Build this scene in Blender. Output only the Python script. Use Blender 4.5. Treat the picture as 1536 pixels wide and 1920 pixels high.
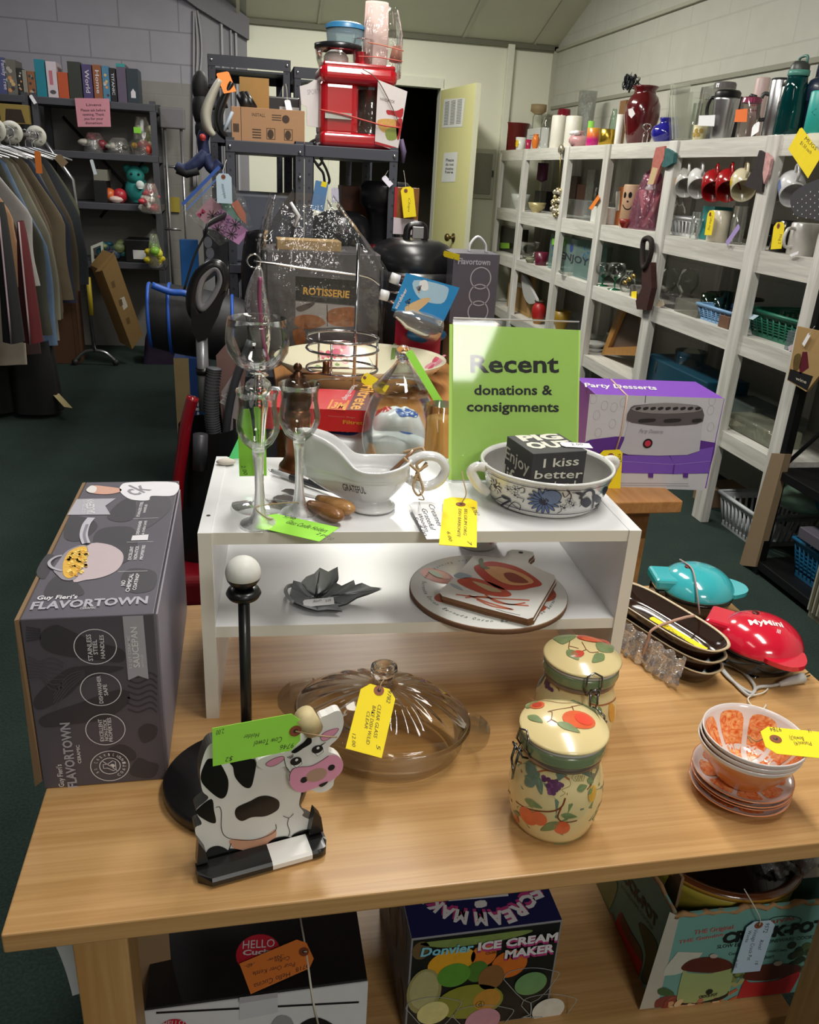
import bpy,bmesh,random
from math import *
from mathutils import Vector as V,Matrix as Mx
for o in list(bpy.data.objects):bpy.data.objects.remove(o)
scene=bpy.context.scene
COL=scene.collection
random.seed(7)
FPX,PITCH,ROLL,YAW,EYE=1536.28,radians(22.3247),radians(3.3391),radians(12.0666),1.40
_f=V((sin(YAW)*cos(PITCH),cos(YAW)*cos(PITCH),-sin(PITCH)))
_r0=V((cos(YAW),-sin(YAW),0));_u0=_r0.cross(_f)
CR=_r0*cos(ROLL)+_u0*sin(ROLL);CU=-_r0*sin(ROLL)+_u0*cos(ROLL);CF=_f
CP=V((0,0,EYE))
cam=bpy.data.cameras.new('camera');cam.sensor_fit='HORIZONTAL';cam.sensor_width=36
cam.lens=36*FPX/1536;cam.clip_start=.02;cam.clip_end=60
camo=bpy.data.objects.new('camera',cam);COL.objects.link(camo)
camo.matrix_world=Mx(((CR.x,CU.x,-CF.x,0),(CR.y,CU.y,-CF.y,0),(CR.z,CU.z,-CF.z,EYE),(0,0,0,1)))
scene.camera=camo
w=bpy.data.worlds.new('world');scene.world=w;w.use_nodes=True
w.node_tree.nodes['Background'].inputs[0].default_value=(.9,.95,1,1)
w.node_tree.nodes['Background'].inputs[1].default_value=.05
def area(name,loc,sx,sy,watt,col=(1,.97,.9),rot=(0,0,0)):
 l=bpy.data.lights.new(name,'AREA');l.shape='RECTANGLE';l.size=sx;l.size_y=sy;l.energy=watt;l.color=col
 o=bpy.data.objects.new(name,l);o.location=loc;o.rotation_euler=rot;COL.objects.link(o);return o
area('fluorescent_or_fill_light',(.75,.75,2.95),.30,1.2,36)
area('fluorescent_or_fill_light',(.55,2.7,2.95),.30,1.2,42)
area('fluorescent_or_fill_light',(.75,5.1,2.85),.30,1.2,72,(1,.98,.88))
area('fluorescent_or_fill_light',(-.9,.1,3.1),.30,1.2,7)
area('fluorescent_or_fill_light',(-1.3,5.2,2.9),.30,1.2,14,(.96,.95,1))  # fill lamp added to brighten the grey left wall; no lit fixture there
area('fluorescent_or_fill_light',(.70,-1.68,2.6),.72,.72,36)
scene.view_settings.view_transform='Standard';scene.view_settings.look='None'
scene.view_settings.gamma=1;scene.view_settings.use_curve_mapping=False
scene.view_settings.exposure=0
scene.cycles.transparent_max_bounces=32
def ray(px,py):return CF +CR*((px-768)/FPX) -CU*((py-960)/FPX)
def onz(px,py,z):d=ray(px,py);return CP+d*((z-EYE)/d.z)
def ony(px,py,y):d=ray(px,py);return CP+d*(y/d.y)
def onx(px,py,x):d=ray(px,py);return CP+d*(x/d.x)
def dep(px,py,k):return CP+ray(px,py)*k
def lin(h):
 h=h.lstrip('#');t=[int(h[i:i+2],16)/255 for i in (0,2,4)]
 return tuple((x/12.92 if x <= .04045 else ((x+.055)/1.055)**2.4) for x in t)+(1,)
_mc={}
def nodes(name):
 m=bpy.data.materials.new(name);m.use_nodes=True
 nt=m.node_tree;return m,nt,nt.nodes['Principled BSDF'],nt.links
def c(hx,r=.5,me=0,coat=0,var=.05,sc=40,bump=0,em=0):
 k=(hx,r,me,coat,var,sc,bump,em)
 if k in _mc:return _mc[k]
 m,nt,b,L=nodes('paint_'+hx.strip('#'));col=lin(hx)
 b.inputs['Roughness'].default_value=r;b.inputs['Metallic'].default_value=me
 b.inputs['Coat Weight'].default_value=coat;b.inputs['Coat Roughness'].default_value=.08
 tc=nt.nodes.new('ShaderNodeTexCoord');n=nt.nodes.new('ShaderNodeTexNoise');n.inputs['Scale'].default_value=sc
 n.inputs['Detail'].default_value=3
 L.new(tc.outputs['Object'],n.inputs['Vector'])
 mx=nt.nodes.new('ShaderNodeMix');mx.data_type='RGBA'
 mx.inputs[6].default_value=tuple(x*(1-var) for x in col[:3])+(1,);mx.inputs[7].default_value=tuple(min(1,x*(1+var)) for x in col[:3])+(1,)
 L.new(n.outputs[0],mx.inputs[0]);L.new(mx.outputs[2],b.inputs['Base Color'])
 if bump:
  bp=nt.nodes.new('ShaderNodeBump');bp.inputs['Strength'].default_value=bump;bp.inputs['Distance'].default_value=.004
  L.new(n.outputs[0],bp.inputs['Height']);L.new(bp.outputs[0],b.inputs['Normal'])
 if em:
  b.inputs['Emission Color'].default_value=col;b.inputs['Emission Strength'].default_value=em
 _mc[k]=m;return m
def grain(name,c1,c2,axis=0,r=.4,sc=9,stretch=14,bump=0,coat=0):
 m,nt,b,L=nodes(name)
 tc=nt.nodes.new('ShaderNodeTexCoord');mp=nt.nodes.new('ShaderNodeMapping')
 s=[sc*stretch]*3;s[axis]=sc*.5;mp.inputs['Scale'].default_value=s
 n=nt.nodes.new('ShaderNodeTexNoise');n.inputs['Scale'].default_value=1;n.inputs['Detail'].default_value=5;n.inputs['Distortion'].default_value=.8
 n2=nt.nodes.new('ShaderNodeTexNoise');n2.inputs['Scale'].default_value=.22;n2.inputs['Detail'].default_value=2
 L.new(tc.outputs['Object'],mp.inputs[0]);L.new(mp.outputs[0],n.inputs['Vector']);L.new(mp.outputs[0],n2.inputs['Vector'])
 ad=nt.nodes.new('ShaderNodeMath');ad.operation='ADD';L.new(n.outputs[0],ad.inputs[0]);L.new(n2.outputs[0],ad.inputs[1])
 rp=nt.nodes.new('ShaderNodeValToRGB');rp.color_ramp.elements[0].position=.38;rp.color_ramp.elements[1].position=.62
 rp.color_ramp.elements[0].color=lin(c2);rp.color_ramp.elements[1].color=lin(c1)
 hf=nt.nodes.new('ShaderNodeMath');hf.operation='MULTIPLY';hf.inputs[1].default_value=.5
 L.new(ad.outputs[0],hf.inputs[0]);L.new(hf.outputs[0],rp.inputs[0]);L.new(rp.outputs[0],b.inputs['Base Color'])
 b.inputs['Roughness'].default_value=r;b.inputs['Coat Weight'].default_value=coat
 if bump:
  bp=nt.nodes.new('ShaderNodeBump');bp.inputs['Strength'].default_value=bump;bp.inputs['Distance'].default_value=.003
  L.new(hf.outputs[0],bp.inputs['Height']);L.new(bp.outputs[0],b.inputs['Normal'])
 return m
def thin(name,tint='#ffffff',refl=1,dif=0,difc='#ffffff',wr=0,sc=25,edge=.3,body=0.015):
 """thin clear glass / plastic: clear, glossy by facing angle, optionally a little milky, optionally crinkled"""
 k=('thin',name)
 if k in _mc:return _mc[k]
 m,nt,b,L=nodes(name);nt.nodes.remove(b);out=nt.nodes['Material Output']
 tr=nt.nodes.new('ShaderNodeBsdfTransparent');tr.inputs[0].default_value=lin(tint)
 gl=nt.nodes.new('ShaderNodeBsdfGlossy');gl.inputs['Roughness'].default_value=.05;gl.inputs[0].default_value=(refl,refl,refl,1)
 lw=nt.nodes.new('ShaderNodeLayerWeight');lw.inputs[0].default_value=edge
 pw=nt.nodes.new('ShaderNodeMath');pw.operation='MULTIPLY_ADD';pw.inputs[1].default_value=.75;pw.inputs[2].default_value=body;pw.use_clamp=True
 L.new(lw.outputs['Fresnel'],pw.inputs[0])
 mx=nt.nodes.new('ShaderNodeMixShader');L.new(pw.outputs[0],mx.inputs[0]);L.new(tr.outputs[0],mx.inputs[1]);L.new(gl.outputs[0],mx.inputs[2])
 last=mx
 if dif:
  df=nt.nodes.new('ShaderNodeBsdfDiffuse');df.inputs[0].default_value=lin(difc)
  m2=nt.nodes.new('ShaderNodeMixShader');m2.inputs[0].default_value=dif
  L.new(mx.outputs[0],m2.inputs[1]);L.new(df.outputs[0],m2.inputs[2]);last=m2
 if wr:
  tc=nt.nodes.new('ShaderNodeTexCoord');n=nt.nodes.new('ShaderNodeTexNoise');n.inputs['Scale'].default_value=sc;n.inputs['Detail'].default_value=4
  L.new(tc.outputs['Object'],n.inputs['Vector'])
  bp=nt.nodes.new('ShaderNodeBump');bp.inputs['Strength'].default_value=wr;bp.inputs['Distance'].default_value=.02
  L.new(n.outputs[0],bp.inputs['Height'])
  for q in (gl,lw):L.new(bp.outputs[0],q.inputs['Normal'])
 L.new(last.outputs[0],out.inputs[0]);_mc[k]=m;return m
def solidglass(name,col='#ffffff',r=0,ior=1.45):
 if ('sg',name) in _mc:return _mc[('sg',name)]
 m,nt,b,L=nodes(name);b.inputs['Base Color'].default_value=lin(col);b.inputs['Roughness'].default_value=r
 b.inputs['Transmission Weight'].default_value=1;b.inputs['IOR'].default_value=ior;_mc[('sg',name)]=m;return m
GLASS=thin('clear_glass','#fdfefd',edge=.22);GLASSK=solidglass('thick_glass');FROST=solidglass('frosted_glass','#ffffff',.45)
GREENGLASS=thin('tinted_glass','#dfeee4');PLASTIC=thin('clear_plastic_bag','#f4f4f4',1,.06,'#ffffff',.9,22,.35,.05)
ACRYL=thin('clear_acrylic','#fdfefe',1,0,edge=.2,body=.008)
CHROME=c('#c9c9cc',.12,1);STEEL=c('#b9b9bb',.3,1);BLACKP=c('#111113',.35);WHITEP=c('#e9e9ea',.35)
WOODT=grain('maple_laminate','#c79d69','#b08552',0,.36,7,24)
INK=c('#2c2a30',.7);TWINE=c('#a98f6c',.9);STR=c('#d9d2c4',.8)
YEL=c('#f6dc1c',.75);LIME=c('#9be24a',.75);WHT=c('#eeeef2',.7);ORG=c('#ee8437',.75);LBLUE=c('#b9cfe4',.75)
def Tr(loc=(0,0,0),rz=0,rx=0,ry=0,s=1):
 return Mx.Translation(V(loc))@Mx.Rotation(rz,4,'Z')@Mx.Rotation(ry,4,'Y')@Mx.Rotation(rx,4,'X')@Mx.Scale(s,4)
def cr(p,n=6,closed=True):
 """Catmull-Rom through points of any dimension"""
 p=[V(q) for q in p];N=len(p);o=[]
 for i in range(N if closed else N-1):
  a,b,d,e=[p[(i+k)%N] if closed else p[min(max(i+k,0),N-1)] for k in (-1,0,1,2)]
  for k in range(n):
   t=k/n;o.append(.5*((2*b)+(d-a)*t+(2*a-5*b+4*d-e)*t*t+(3*b-a-3*d+e)*t**3))
 if not closed:o.append(p[-1])
 return o
_tx={}
def textmesh(t,bold,shear,sp):
 k=(t,bold,shear,sp)
 if k not in _tx:
  cu=bpy.data.curves.new('lettering','FONT');cu.body=t;cu.offset=bold;cu.shear=shear;cu.space_character=sp;cu.resolution_u=2
  ob=bpy.data.objects.new('lettering',cu);me=ob.to_mesh()
  vs=[(v.co.x,v.co.y) for v in me.vertices];fs=[tuple(p.vertices) for p in me.polygons];ob.to_mesh_clear()
  bpy.data.objects.remove(ob);bpy.data.curves.remove(cu)
  if not vs:vs=[(0,0)]
  x0=min(v[0] for v in vs);x1=max(v[0] for v in vs)
  _tx[k]=([(v[0]-x0,v[1]) for v in vs],fs,max(x1-x0,1e-4))
 return _tx[k]
class PL:
 """flat face: origin, x direction, normal; pixels of the photo land on it by their rays"""
 curved=False
 def __init__(s,o,xd,n):
  s.o=V(o);s.n=V(n).normalized();s.x=V(xd);s.x=(s.x-s.n*s.x.dot(s.n)).normalized();s.y=s.n.cross(s.x)
 def pt(s,px,py):
  d=ray(px,py);p=CP+d*((s.o-CP).dot(s.n)/d.dot(s.n))-s.o;return V((p.dot(s.x),p.dot(s.y)))
 def w(s,x,y,off=0):return s.o+s.x*x+s.y*y+s.n*off
class SZ:
 """gently domed face seen from above: z = fn(x, y)"""
 curved=True
 def __init__(s,fn,z):s.fn=fn;s.z=z
 def pt(s,px,py):
  z=s.z
  for _ in range(4):p=onz(px,py,z);z=s.fn(p.x,p.y)
  return V((p.x,p.y))
 def w(s,x,y,off=0):return V((x,y,s.fn(x,y)+off))
class SC:
 """wall of a turned vessel round a vertical axis: r = fn(z); coordinates are (arc, z)"""
 curved=True
 def __init__(s,cx,cy,fn,R,sx=1,sy=1):s.cx=cx;s.cy=cy;s.fn=fn;s.R=R;s.sx=sx;s.sy=sy
 def pt(s,px,py):
  d=ray(px,py);r=s.R
  for _ in range(5):
   ox,oy=(CP.x-s.cx)/s.sx,(CP.y-s.cy)/s.sy;dx,dy=d.x/s.sx,d.y/s.sy
   a=dx*dx+dy*dy;b=ox*dx+oy*dy;q=ox*ox+oy*oy-r*r;t=(-b-sqrt(max(b*b-a*q,0)))/a;z=CP.z+d.z*t;r=s.fn(z)
  return V((atan2(oy+dy*t,ox+dx*t)*s.R,z))
 def w(s,x,y,off=0):
  r=s.fn(y)+off;a=x/s.R;return V((s.cx+r*s.sx*cos(a),s.cy+r*s.sy*sin(a),y))
class MB:
 def __init__(s):s.v=[];s.f=[];s.mi=[];s.sm=[];s.mt=[]
 def add(s,vs,fs,m,T=None,smooth=False):
  o=len(s.v);s.v+=[T@V(p) for p in vs] if T else [V(p) for p in vs]
  for i,f in enumerate(fs):
   mm=m[i] if isinstance(m,(list,tuple)) else m
   if mm not in s.mt:s.mt.append(mm)
   s.f.append([o+k for k in f]);s.mi.append(s.mt.index(mm));s.sm.append(smooth)
  return s
 def box(s,ctr,d,m,rz=0,bev=0,T=None):
  bm=bmesh.new();bmesh.ops.create_cube(bm,size=1)
  for v in bm.verts:v.co=V((v.co.x*d[0],v.co.y*d[1],v.co.z*d[2]))
  if bev:bmesh.ops.bevel(bm,geom=bm.edges[:],offset=bev,segments=2 if bev<.012 else 5,affect='EDGES',profile=.5)
  bm.verts.index_update();M=Tr(ctr,rz);M=T@M if T else M
  s.add([v.co.copy() for v in bm.verts],[[v.index for v in f.verts] for f in bm.faces],m,M);bm.free();return s
 def bx(s,x0,x1,y0,y1,z0,z1,m,bev=0,T=None):
  return s.box(((x0+x1)/2,(y0+y1)/2,(z0+z1)/2),(x1-x0,y1-y0,z1-z0),m,0,bev,T)
 def lathe(s,p,m,T=None,n=32,sx=1,sy=1,smooth=True,ph=0):
  vs=[];rows=[];fs=[];ms=[]
  for r,z in p:
   if r<1e-6:rows.append([len(vs)]);vs.append((0,0,z))
   else:
    rows.append(list(range(len(vs),len(vs)+n)))
    vs+=[(r*sx*cos(2*pi*k/n+ph),r*sy*sin(2*pi*k/n+ph),z) for k in range(n)]
  for i in range(len(p)-1):
   a,b=rows[i],rows[i+1];mm=m[min(i,len(m)-1)] if isinstance(m,(list,tuple)) else m
   for k in range(n):
    k2=(k+1)%n
    if len(a)==1 and len(b)==1:continue
    if len(a)==1:fs.append((a[0],b[k2],b[k])[::-1])
    elif len(b)==1:fs.append((a[k],a[k2],b[0]))
    else:fs.append((a[k],a[k2],b[k2],b[k]))
    ms.append(mm)
  return s.add(vs,fs,ms,T,smooth)
 def ball(s,ctr,r,m,n=16,sx=1,sy=1,sz=1,T=None):
  k=max(6,n//2);M=Tr(ctr);M=T@M if T else M
  return s.lathe([(r*sin(pi*i/k),-r*sz*cos(pi*i/k)) for i in range(k+1)],m,M,n,sx,sy)
 def tube(s,p,r,m,n=6,closed=False,T=None,flat=1):
  p=[V(q) for q in p];N=len(p);vs=[];fs=[];up=None
  for i in range(N):
   t=(p[(i+1)%N]-p[i-1]) if closed else (p[min(i+1,N-1)]-p[max(i-1,0)])
   t=t.normalized() if t.length>1e-9 else V((0,0,1))
   if up is None:up=V((0,0,1)) if abs(t.z)<.9 else V((1,0,0))
   up=(up-t*up.dot(t));up=up.normalized() if up.length>1e-6 else t.orthogonal().normalized()
   sd=t.cross(up);rr=r[i] if isinstance(r,(list,tuple)) else r
   vs+=[p[i]+(sd*cos(2*pi*k/n)+up*(sin(2*pi*k/n)*flat))*rr for k in range(n)]
  for i in range(N if closed else N-1):
   j=(i+1)%N
   for k in range(n):fs.append((i*n+k,i*n+(k+1)%n,j*n+(k+1)%n,j*n+k))
  if not closed:fs+=[list(range(n))[::-1],list(range((N-1)*n,N*n))]
  return s.add(vs,fs,m,T,True)
 def prism(s,poly,z0,z1,m,T=None,side=None,smooth=False):
  n=len(poly);ar=sum(poly[i][0]*poly[(i+1)%n][1]-poly[(i+1)%n][0]*poly[i][1] for i in range(n))
  if ar<0:poly=list(poly)[::-1]
  vs=[(q[0],q[1],z0) for q in poly]+[(q[0],q[1],z1) for q in poly]
  s.add(vs,[list(range(n))[::-1],list(range(n,2*n))],m,T)
  return s.add(vs,[(i,(i+1)%n,n+(i+1)%n,n+i) for i in range(n)],side or m,T,smooth)
 def sheet(s,fn,nu,nv,m,T=None,cu=False,cv=False,smooth=True):
  U,W=(nu if cu else nu+1),(nv if cv else nv+1)
  vs=[fn(i/nu,j/nv) for i in range(U) for j in range(W)]
  fs=[(i*W+j,((i+1)%U)*W+j,((i+1)%U)*W+(j+1)%W,i*W+(j+1)%W) for i in range(nu) for j in range(nv)]
  return s.add(vs,fs,m,T,smooth)
 def dpoly(s,pl,p,m,k=1):
  off=.0004*k;p=[V((q[0],q[1])) for q in p];n=len(p)
  if not pl.curved:return s.add([pl.w(q.x,q.y,off) for q in p],[list(range(n))],m)
  ctr=sum(p,V((0,0)))/n;vs=[pl.w(ctr.x,ctr.y,off)];fs=[]
  for t in (.35,.7,1):
   vs+=[pl.w(*(ctr+(q-ctr)*t),off) for q in p]
  for i in range(n):
   j=(i+1)%n;fs.append((0,1+i,1+j))
   for a in (0,1):fs.append((1+a*n+i,1+(a+1)*n+i,1+(a+1)*n+j,1+a*n+j))
  return s.add(vs,fs,m,None,True)
 def ppoly(s,pl,p,m,k=1,rnd=0):
  q=[pl.pt(*a) for a in p];return s.dpoly(pl,cr(q,rnd) if rnd else q,m,k)
 def disc(s,pl,x,y,r,m,k=1,ry=None,rot=0,n=24,a0=0,a1=2*pi):
  ry=ry or r;q=[]
  for i in range(n):
   a=a0+(a1-a0)*i/(n if a1-a0>6.28 else n-1);u,v=r*cos(a),ry*sin(a);q.append((x+u*cos(rot)-v*sin(rot),y+u*sin(rot)+v*cos(rot)))
  return s.dpoly(pl,q,m,k)
 def line(s,pl,p,w,m,k=1,closed=False,rnd=0):
  p=[V((q[0],q[1])) for q in p]
  if rnd:p=cr(p,rnd,closed)
  if closed:p=p+[p[0]]
  off=.0004*k;vs=[];N=len(p)
  for i in range(N):
   t=p[min(i+1,N-1)]-p[max(i-1,0)]
   if closed and i in (0,N-1):t=p[1]-p[N-2]
   t=t.normalized() if t.length>1e-9 else V((1,0));nn=V((-t.y,t.x))*(w/2)
   vs+=[pl.w(*(p[i]+nn),off),pl.w(*(p[i]-nn),off)]
  return s.add(vs,[(2*i+1,2*i+3,2*i+2,2*i) for i in range(N-1)],m,None,pl.curved)
 def pline(s,pl,p,w,m,k=1,closed=False,rnd=0):return s.line(pl,[pl.pt(*a) for a in p],w,m,k,closed,rnd)
 def ring(s,pl,x,y,r,w,m,k=1,n=32):return s.line(pl,[(x+r*cos(2*pi*i/n),y+r*sin(2*pi*i/n)) for i in range(n)],w,m,k,True)
 def text(s,pl,t,a,b,h,m,k=1,bold=0,shear=0,sp=1):
  """baseline from a to b on the face, letters h high"""
  vs,fs,wd=textmesh(t,bold,shear,sp);a=V((a[0],a[1]));b=V((b[0],b[1]));L=(b-a).length;xd=(b-a)/max(L,1e-9);yd=V((-xd.y,xd.x))
  kx=L/wd;ky=h/.73
  return s.add([pl.w(*(a+xd*(x*kx)+yd*(y*ky)),.0004*k) for x,y in vs],fs,m)
 def ptext(s,pl,t,pa,pb,ph,m,k=1,bold=0,shear=0,sp=1):
  a,b,q=pl.pt(*pa),pl.pt(*pb),pl.pt(*ph);xd=(b-a).normalized();h=abs((q-a).dot(V((-xd.y,xd.x))))
  return s.text(pl,t,a,b,h,m,k,bold,shear,sp)
 def build(s,name,parent=None,label=None,cat=None,group=None,kind=None,org=None,rz=0,bevel=0):
  me=bpy.data.meshes.new(name)
  M=None
  if parent is not None:M=parent['_m'] if False else PM[parent.name]
  elif org is not None:M=Tr(org,rz)
  vs=s.v
  if M is not None:I=M.inverted();vs=[I@p for p in vs]
  me.from_pydata(vs,[],s.f)
  for m in s.mt:me.materials.append(m)
  me.polygons.foreach_set('material_index',s.mi);me.polygons.foreach_set('use_smooth',s.sm);me.update()
  o=bpy.data.objects.new(name,me);COL.objects.link(o)
  if parent is not None:o.parent=parent;PM[o.name]=M
  elif org is not None:o.location=org;o.rotation_euler=(0,0,rz);PM[o.name]=M
  else:PM[o.name]=Mx.Identity(4)
  if bevel:
   md=o.modifiers.new('soft_edges','BEVEL');md.width=bevel;md.segments=2;md.limit_method='ANGLE'
  return tagp(o,label,cat,group,kind)
PM={}
def tagp(o,label=None,cat=None,group=None,kind=None):
 for k,v in (('label',label),('category',cat),('group',group),('kind',kind)):
  if v:o[k]=v
 return o
def thing(name,label,cat,loc=(0,0,0),rz=0,group=None):
 o=bpy.data.objects.new(name,None);o.empty_display_size=.02;COL.objects.link(o)
 o.location=loc;o.rotation_euler=(0,0,rz);PM[o.name]=Tr(loc,rz);return tagp(o,label,cat,group)
def dup(root,loc,rz=None,label=None):
 """copy of a thing with copies of its parts and sub-parts"""
 r=root.copy();COL.objects.link(r);r.location=loc
 if rz is not None:r.rotation_euler=(0,0,rz)
 if label:r['label']=label
 for ch in list(root.children):
  q=ch.copy();COL.objects.link(q);q.parent=r
  for g in list(ch.children):
   d=g.copy();COL.objects.link(d);d.parent=q
 return r
def cvt(ox,oy,s):return lambda *p:[(ox+a*s,oy+b*s) for a,b in p]
def structure(mb,name):return mb.build(name,kind='structure')
def price_tag(label,colr,a,b,d,texts=(),hole=None,string=None,inkm=None,clip=.22,scol=None,cat='price tag',eye=True,curl=0):
 """card: a, b = world corners along the edge from the clipped (string) end, d = corner across from a"""
 a,b,d=V(a),V(b),V(d);X=b-a;n=X.cross(d-a).normalized()
 if n.dot(CP-a)<0:n=-n
 pl=PL(a,X,n);q=V(((d-a).dot(pl.x),(d-a).dot(pl.y)));L=X.length;W=q.y;k=abs(W)*clip
 sg=1 if W>0 else -1
 o=thing('price_tag',label,cat,tuple((a+b+(d-a))/2-n*.0008))
 m=MB();out=[(0,sg*k),(k,0),(L,0),(L,W),(k,W),(0,W-sg*k)]
 M=Mx(((pl.x.x,pl.y.x,n.x,a.x),(pl.x.y,pl.y.y,n.y,a.y),(pl.x.z,pl.y.z,n.z,a.z),(0,0,0,1)))
 m.prism(out,-.0006,0,colr,M)
 for t in texts:
  txt,pa,pb,ph=t[:4]
  if isinstance(pa[0],str):continue
  m.ptext(pl,txt,pa,pb,ph,inkm or INK,1,-.008,.25)
 m.build('card',o)
 hx=(k*1.0,W/2) if hole is None else pl.pt(*hole)
 if eye:
  e=MB();e.ring(pl,hx[0],hx[1],abs(W)*.10,abs(W)*.09,c('#8a4a30',.6),2,20);e.disc(pl,hx[0],hx[1],abs(W)*.055,c('#3a2c22',.8),2,n=12);e.build('eyelet',o)
 if string:
  e=MB();pts=[pl.w(hx[0],hx[1],.001)]+[V(p) for p in string];e.tube(cr(pts,5,False),.0009,scol or STR,5);e.build('string',o)
 return o
# ================================================================ the room
def carpet():
 m,nt,b,L=nodes('green_carpet');tc=nt.nodes.new('ShaderNodeTexCoord')
 n=nt.nodes.new('ShaderNodeTexNoise');n.inputs['Scale'].default_value=160;n.inputs['Detail'].default_value=6
 n2=nt.nodes.new('ShaderNodeTexNoise');n2.inputs['Scale'].default_value=6
 L.new(tc.outputs['Object'],n.inputs['Vector']);L.new(tc.outputs['Object'],n2.inputs['Vector'])
 a=nt.nodes.new('ShaderNodeMath');a.operation='MULTIPLY_ADD';a.inputs[1].default_value=.35
 L.new(n2.outputs[0],a.inputs[0]);L.new(n.outputs[0],a.inputs[2])
 r=nt.nodes.new('ShaderNodeValToRGB');r.color_ramp.elements[0].position=.4;r.color_ramp.elements[1].position=.95
 r.color_ramp.elements[0].color=lin('#0e1b17');r.color_ramp.elements[1].color=lin('#243a33')
 L.new(a.outputs[0],r.inputs[0]);L.new(r.outputs[0],b.inputs['Base Color']);b.inputs['Roughness'].default_value=.95
 bp=nt.nodes.new('ShaderNodeBump');bp.inputs['Strength'].default_value=.6;bp.inputs['Distance'].default_value=.004
 L.new(n.outputs[0],bp.inputs['Height']);L.new(bp.outputs[0],b.inputs['Normal']);return m
def blocks(name,col,mortar,axis,split=None,col2=None,sc=1.0):
 m,nt,b,L=nodes(name);tc=nt.nodes.new('ShaderNodeTexCoord');sp=nt.nodes.new('ShaderNodeSeparateXYZ');cb=nt.nodes.new('ShaderNodeCombineXYZ')
 L.new(tc.outputs['Object'],sp.inputs[0]);L.new(sp.outputs[axis],cb.inputs[0]);L.new(sp.outputs[2],cb.inputs[1])
 br=nt.nodes.new('ShaderNodeTexBrick');br.inputs['Scale'].default_value=sc;br.inputs['Brick Width'].default_value=.41;br.inputs['Row Height'].default_value=.205
 br.inputs['Mortar Size'].default_value=.006;br.inputs['Mortar Smooth'].default_value=.4
 br.inputs['Color1'].default_value=lin(col);br.inputs['Color2'].default_value=lin(col);br.inputs['Mortar'].default_value=lin(mortar)
 L.new(cb.outputs[0],br.inputs['Vector']);src=br.outputs['Color']
 n=nt.nodes.new('ShaderNodeTexNoise');n.inputs['Scale'].default_value=7;n.inputs['Detail'].default_value=8;L.new(tc.outputs['Object'],n.inputs['Vector'])
 if split:
  gt=nt.nodes.new('ShaderNodeMath');gt.operation='GREATER_THAN';gt.inputs[1].default_value=split;L.new(sp.outputs[2],gt.inputs[0])
  mx=nt.nodes.new('ShaderNodeMix');mx.data_type='RGBA';mx.inputs[6].default_value=lin(col2);L.new(gt.outputs[0],mx.inputs[0]);L.new(src,mx.inputs[7]);src=mx.outputs[2]
 m2=nt.nodes.new('ShaderNodeMix');m2.data_type='RGBA';m2.blend_type='MULTIPLY';m2.inputs[0].default_value=.18;L.new(src,m2.inputs[6]);L.new(n.outputs[0],m2.inputs[7])
 L.new(m2.outputs[2],b.inputs['Base Color']);b.inputs['Roughness'].default_value=.6
 iv=nt.nodes.new('ShaderNodeMath');iv.operation='MULTIPLY_ADD';iv.inputs[1].default_value=-1;iv.inputs[2].default_value=1;L.new(br.outputs['Fac'],iv.inputs[0])
 bp=nt.nodes.new('ShaderNodeBump');bp.inputs['Strength'].default_value=.22;bp.inputs['Distance'].default_value=.005;L.new(iv.outputs[0],bp.inputs['Height'])
 b2=nt.nodes.new('ShaderNodeBump');b2.inputs['Strength'].default_value=.12;b2.inputs['Distance'].default_value=.01;L.new(n.outputs[0],b2.inputs['Height']);L.new(bp.outputs[0],b2.inputs['Normal'])
 L.new(b2.outputs[0],b.inputs['Normal']);return m
YB,XR,SL=7.1,2.5,.364
zc=lambda y:2.40+(YB-y)*SL
YN,XL=-2.6,-3.2
WCREAM=c('#e4e4d2',.6,var=.03,sc=3,bump=.05)
structure(MB().bx(XL-.1,XR+.1,YN-.1,9.6,-.06,0,carpet()),'floor')
m=MB();WB=blocks('white_painted_block','#c3c2b8','#bab9af',1)
m.add([(XR,YN,-.05),(XR,YB+.1,-.05),(XR,YB+.1,2.45),(XR,YN,zc(YN)+.05),(XR+.1,YN,-.05),(XR+.1,YB+.1,-.05),(XR+.1,YB+.1,2.45),(XR+.1,YN,zc(YN)+.05)],
   [(0,3,2,1),(4,5,6,7),(0,1,5,4),(1,2,6,5),(2,3,7,6),(3,0,4,7)],WB)
structure(m,'wall_right')
structure(MB().bx(XR-.012,XR,YN,YB,1.952,1.975,c('#8f8e80',.7)),'trim_1')
structure(MB().bx(XR-.02,XR,YN,YB,2.365,2.385,c('#a9a898',.7)).bx(XR-.03,XR,YB-.03,YB,0,2.4,c('#b5b4a4',.7)),'trim_2')
DX0,DX1,DZ=.76,1.568,2.045
m=MB();m.bx(.07,DX0,YB,YB+.1,0,2.42,WCREAM);m.bx(DX1,XR,YB,YB+.1,0,2.42,WCREAM);m.bx(DX0,DX1,YB,YB+.1,DZ,2.42,WCREAM)
structure(m,'wall_back')
m=MB();TRW=c('#e2e2d2',.5)
m.bx(DX0-.07,DX1+.02,YB-.02,YB,DZ,DZ+.07,TRW).bx(DX1,DX1+.05,YB-.02,YB,0,DZ,TRW).bx(DX0-.07,DX0,YB-.02,YB,0,DZ,TRW).bx(DX0,DX0+.02,YB,YB+.1,0,DZ,TRW)
structure(m,'trim_3')
structure(MB().bx(2.085,2.14,YB-.045,YB,0,2.39,TRW,.004).bx(2.14,XR,YB-.02,YB,2.36,2.40,c('#6f6c5e',.7)),'trim_4')
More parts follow.
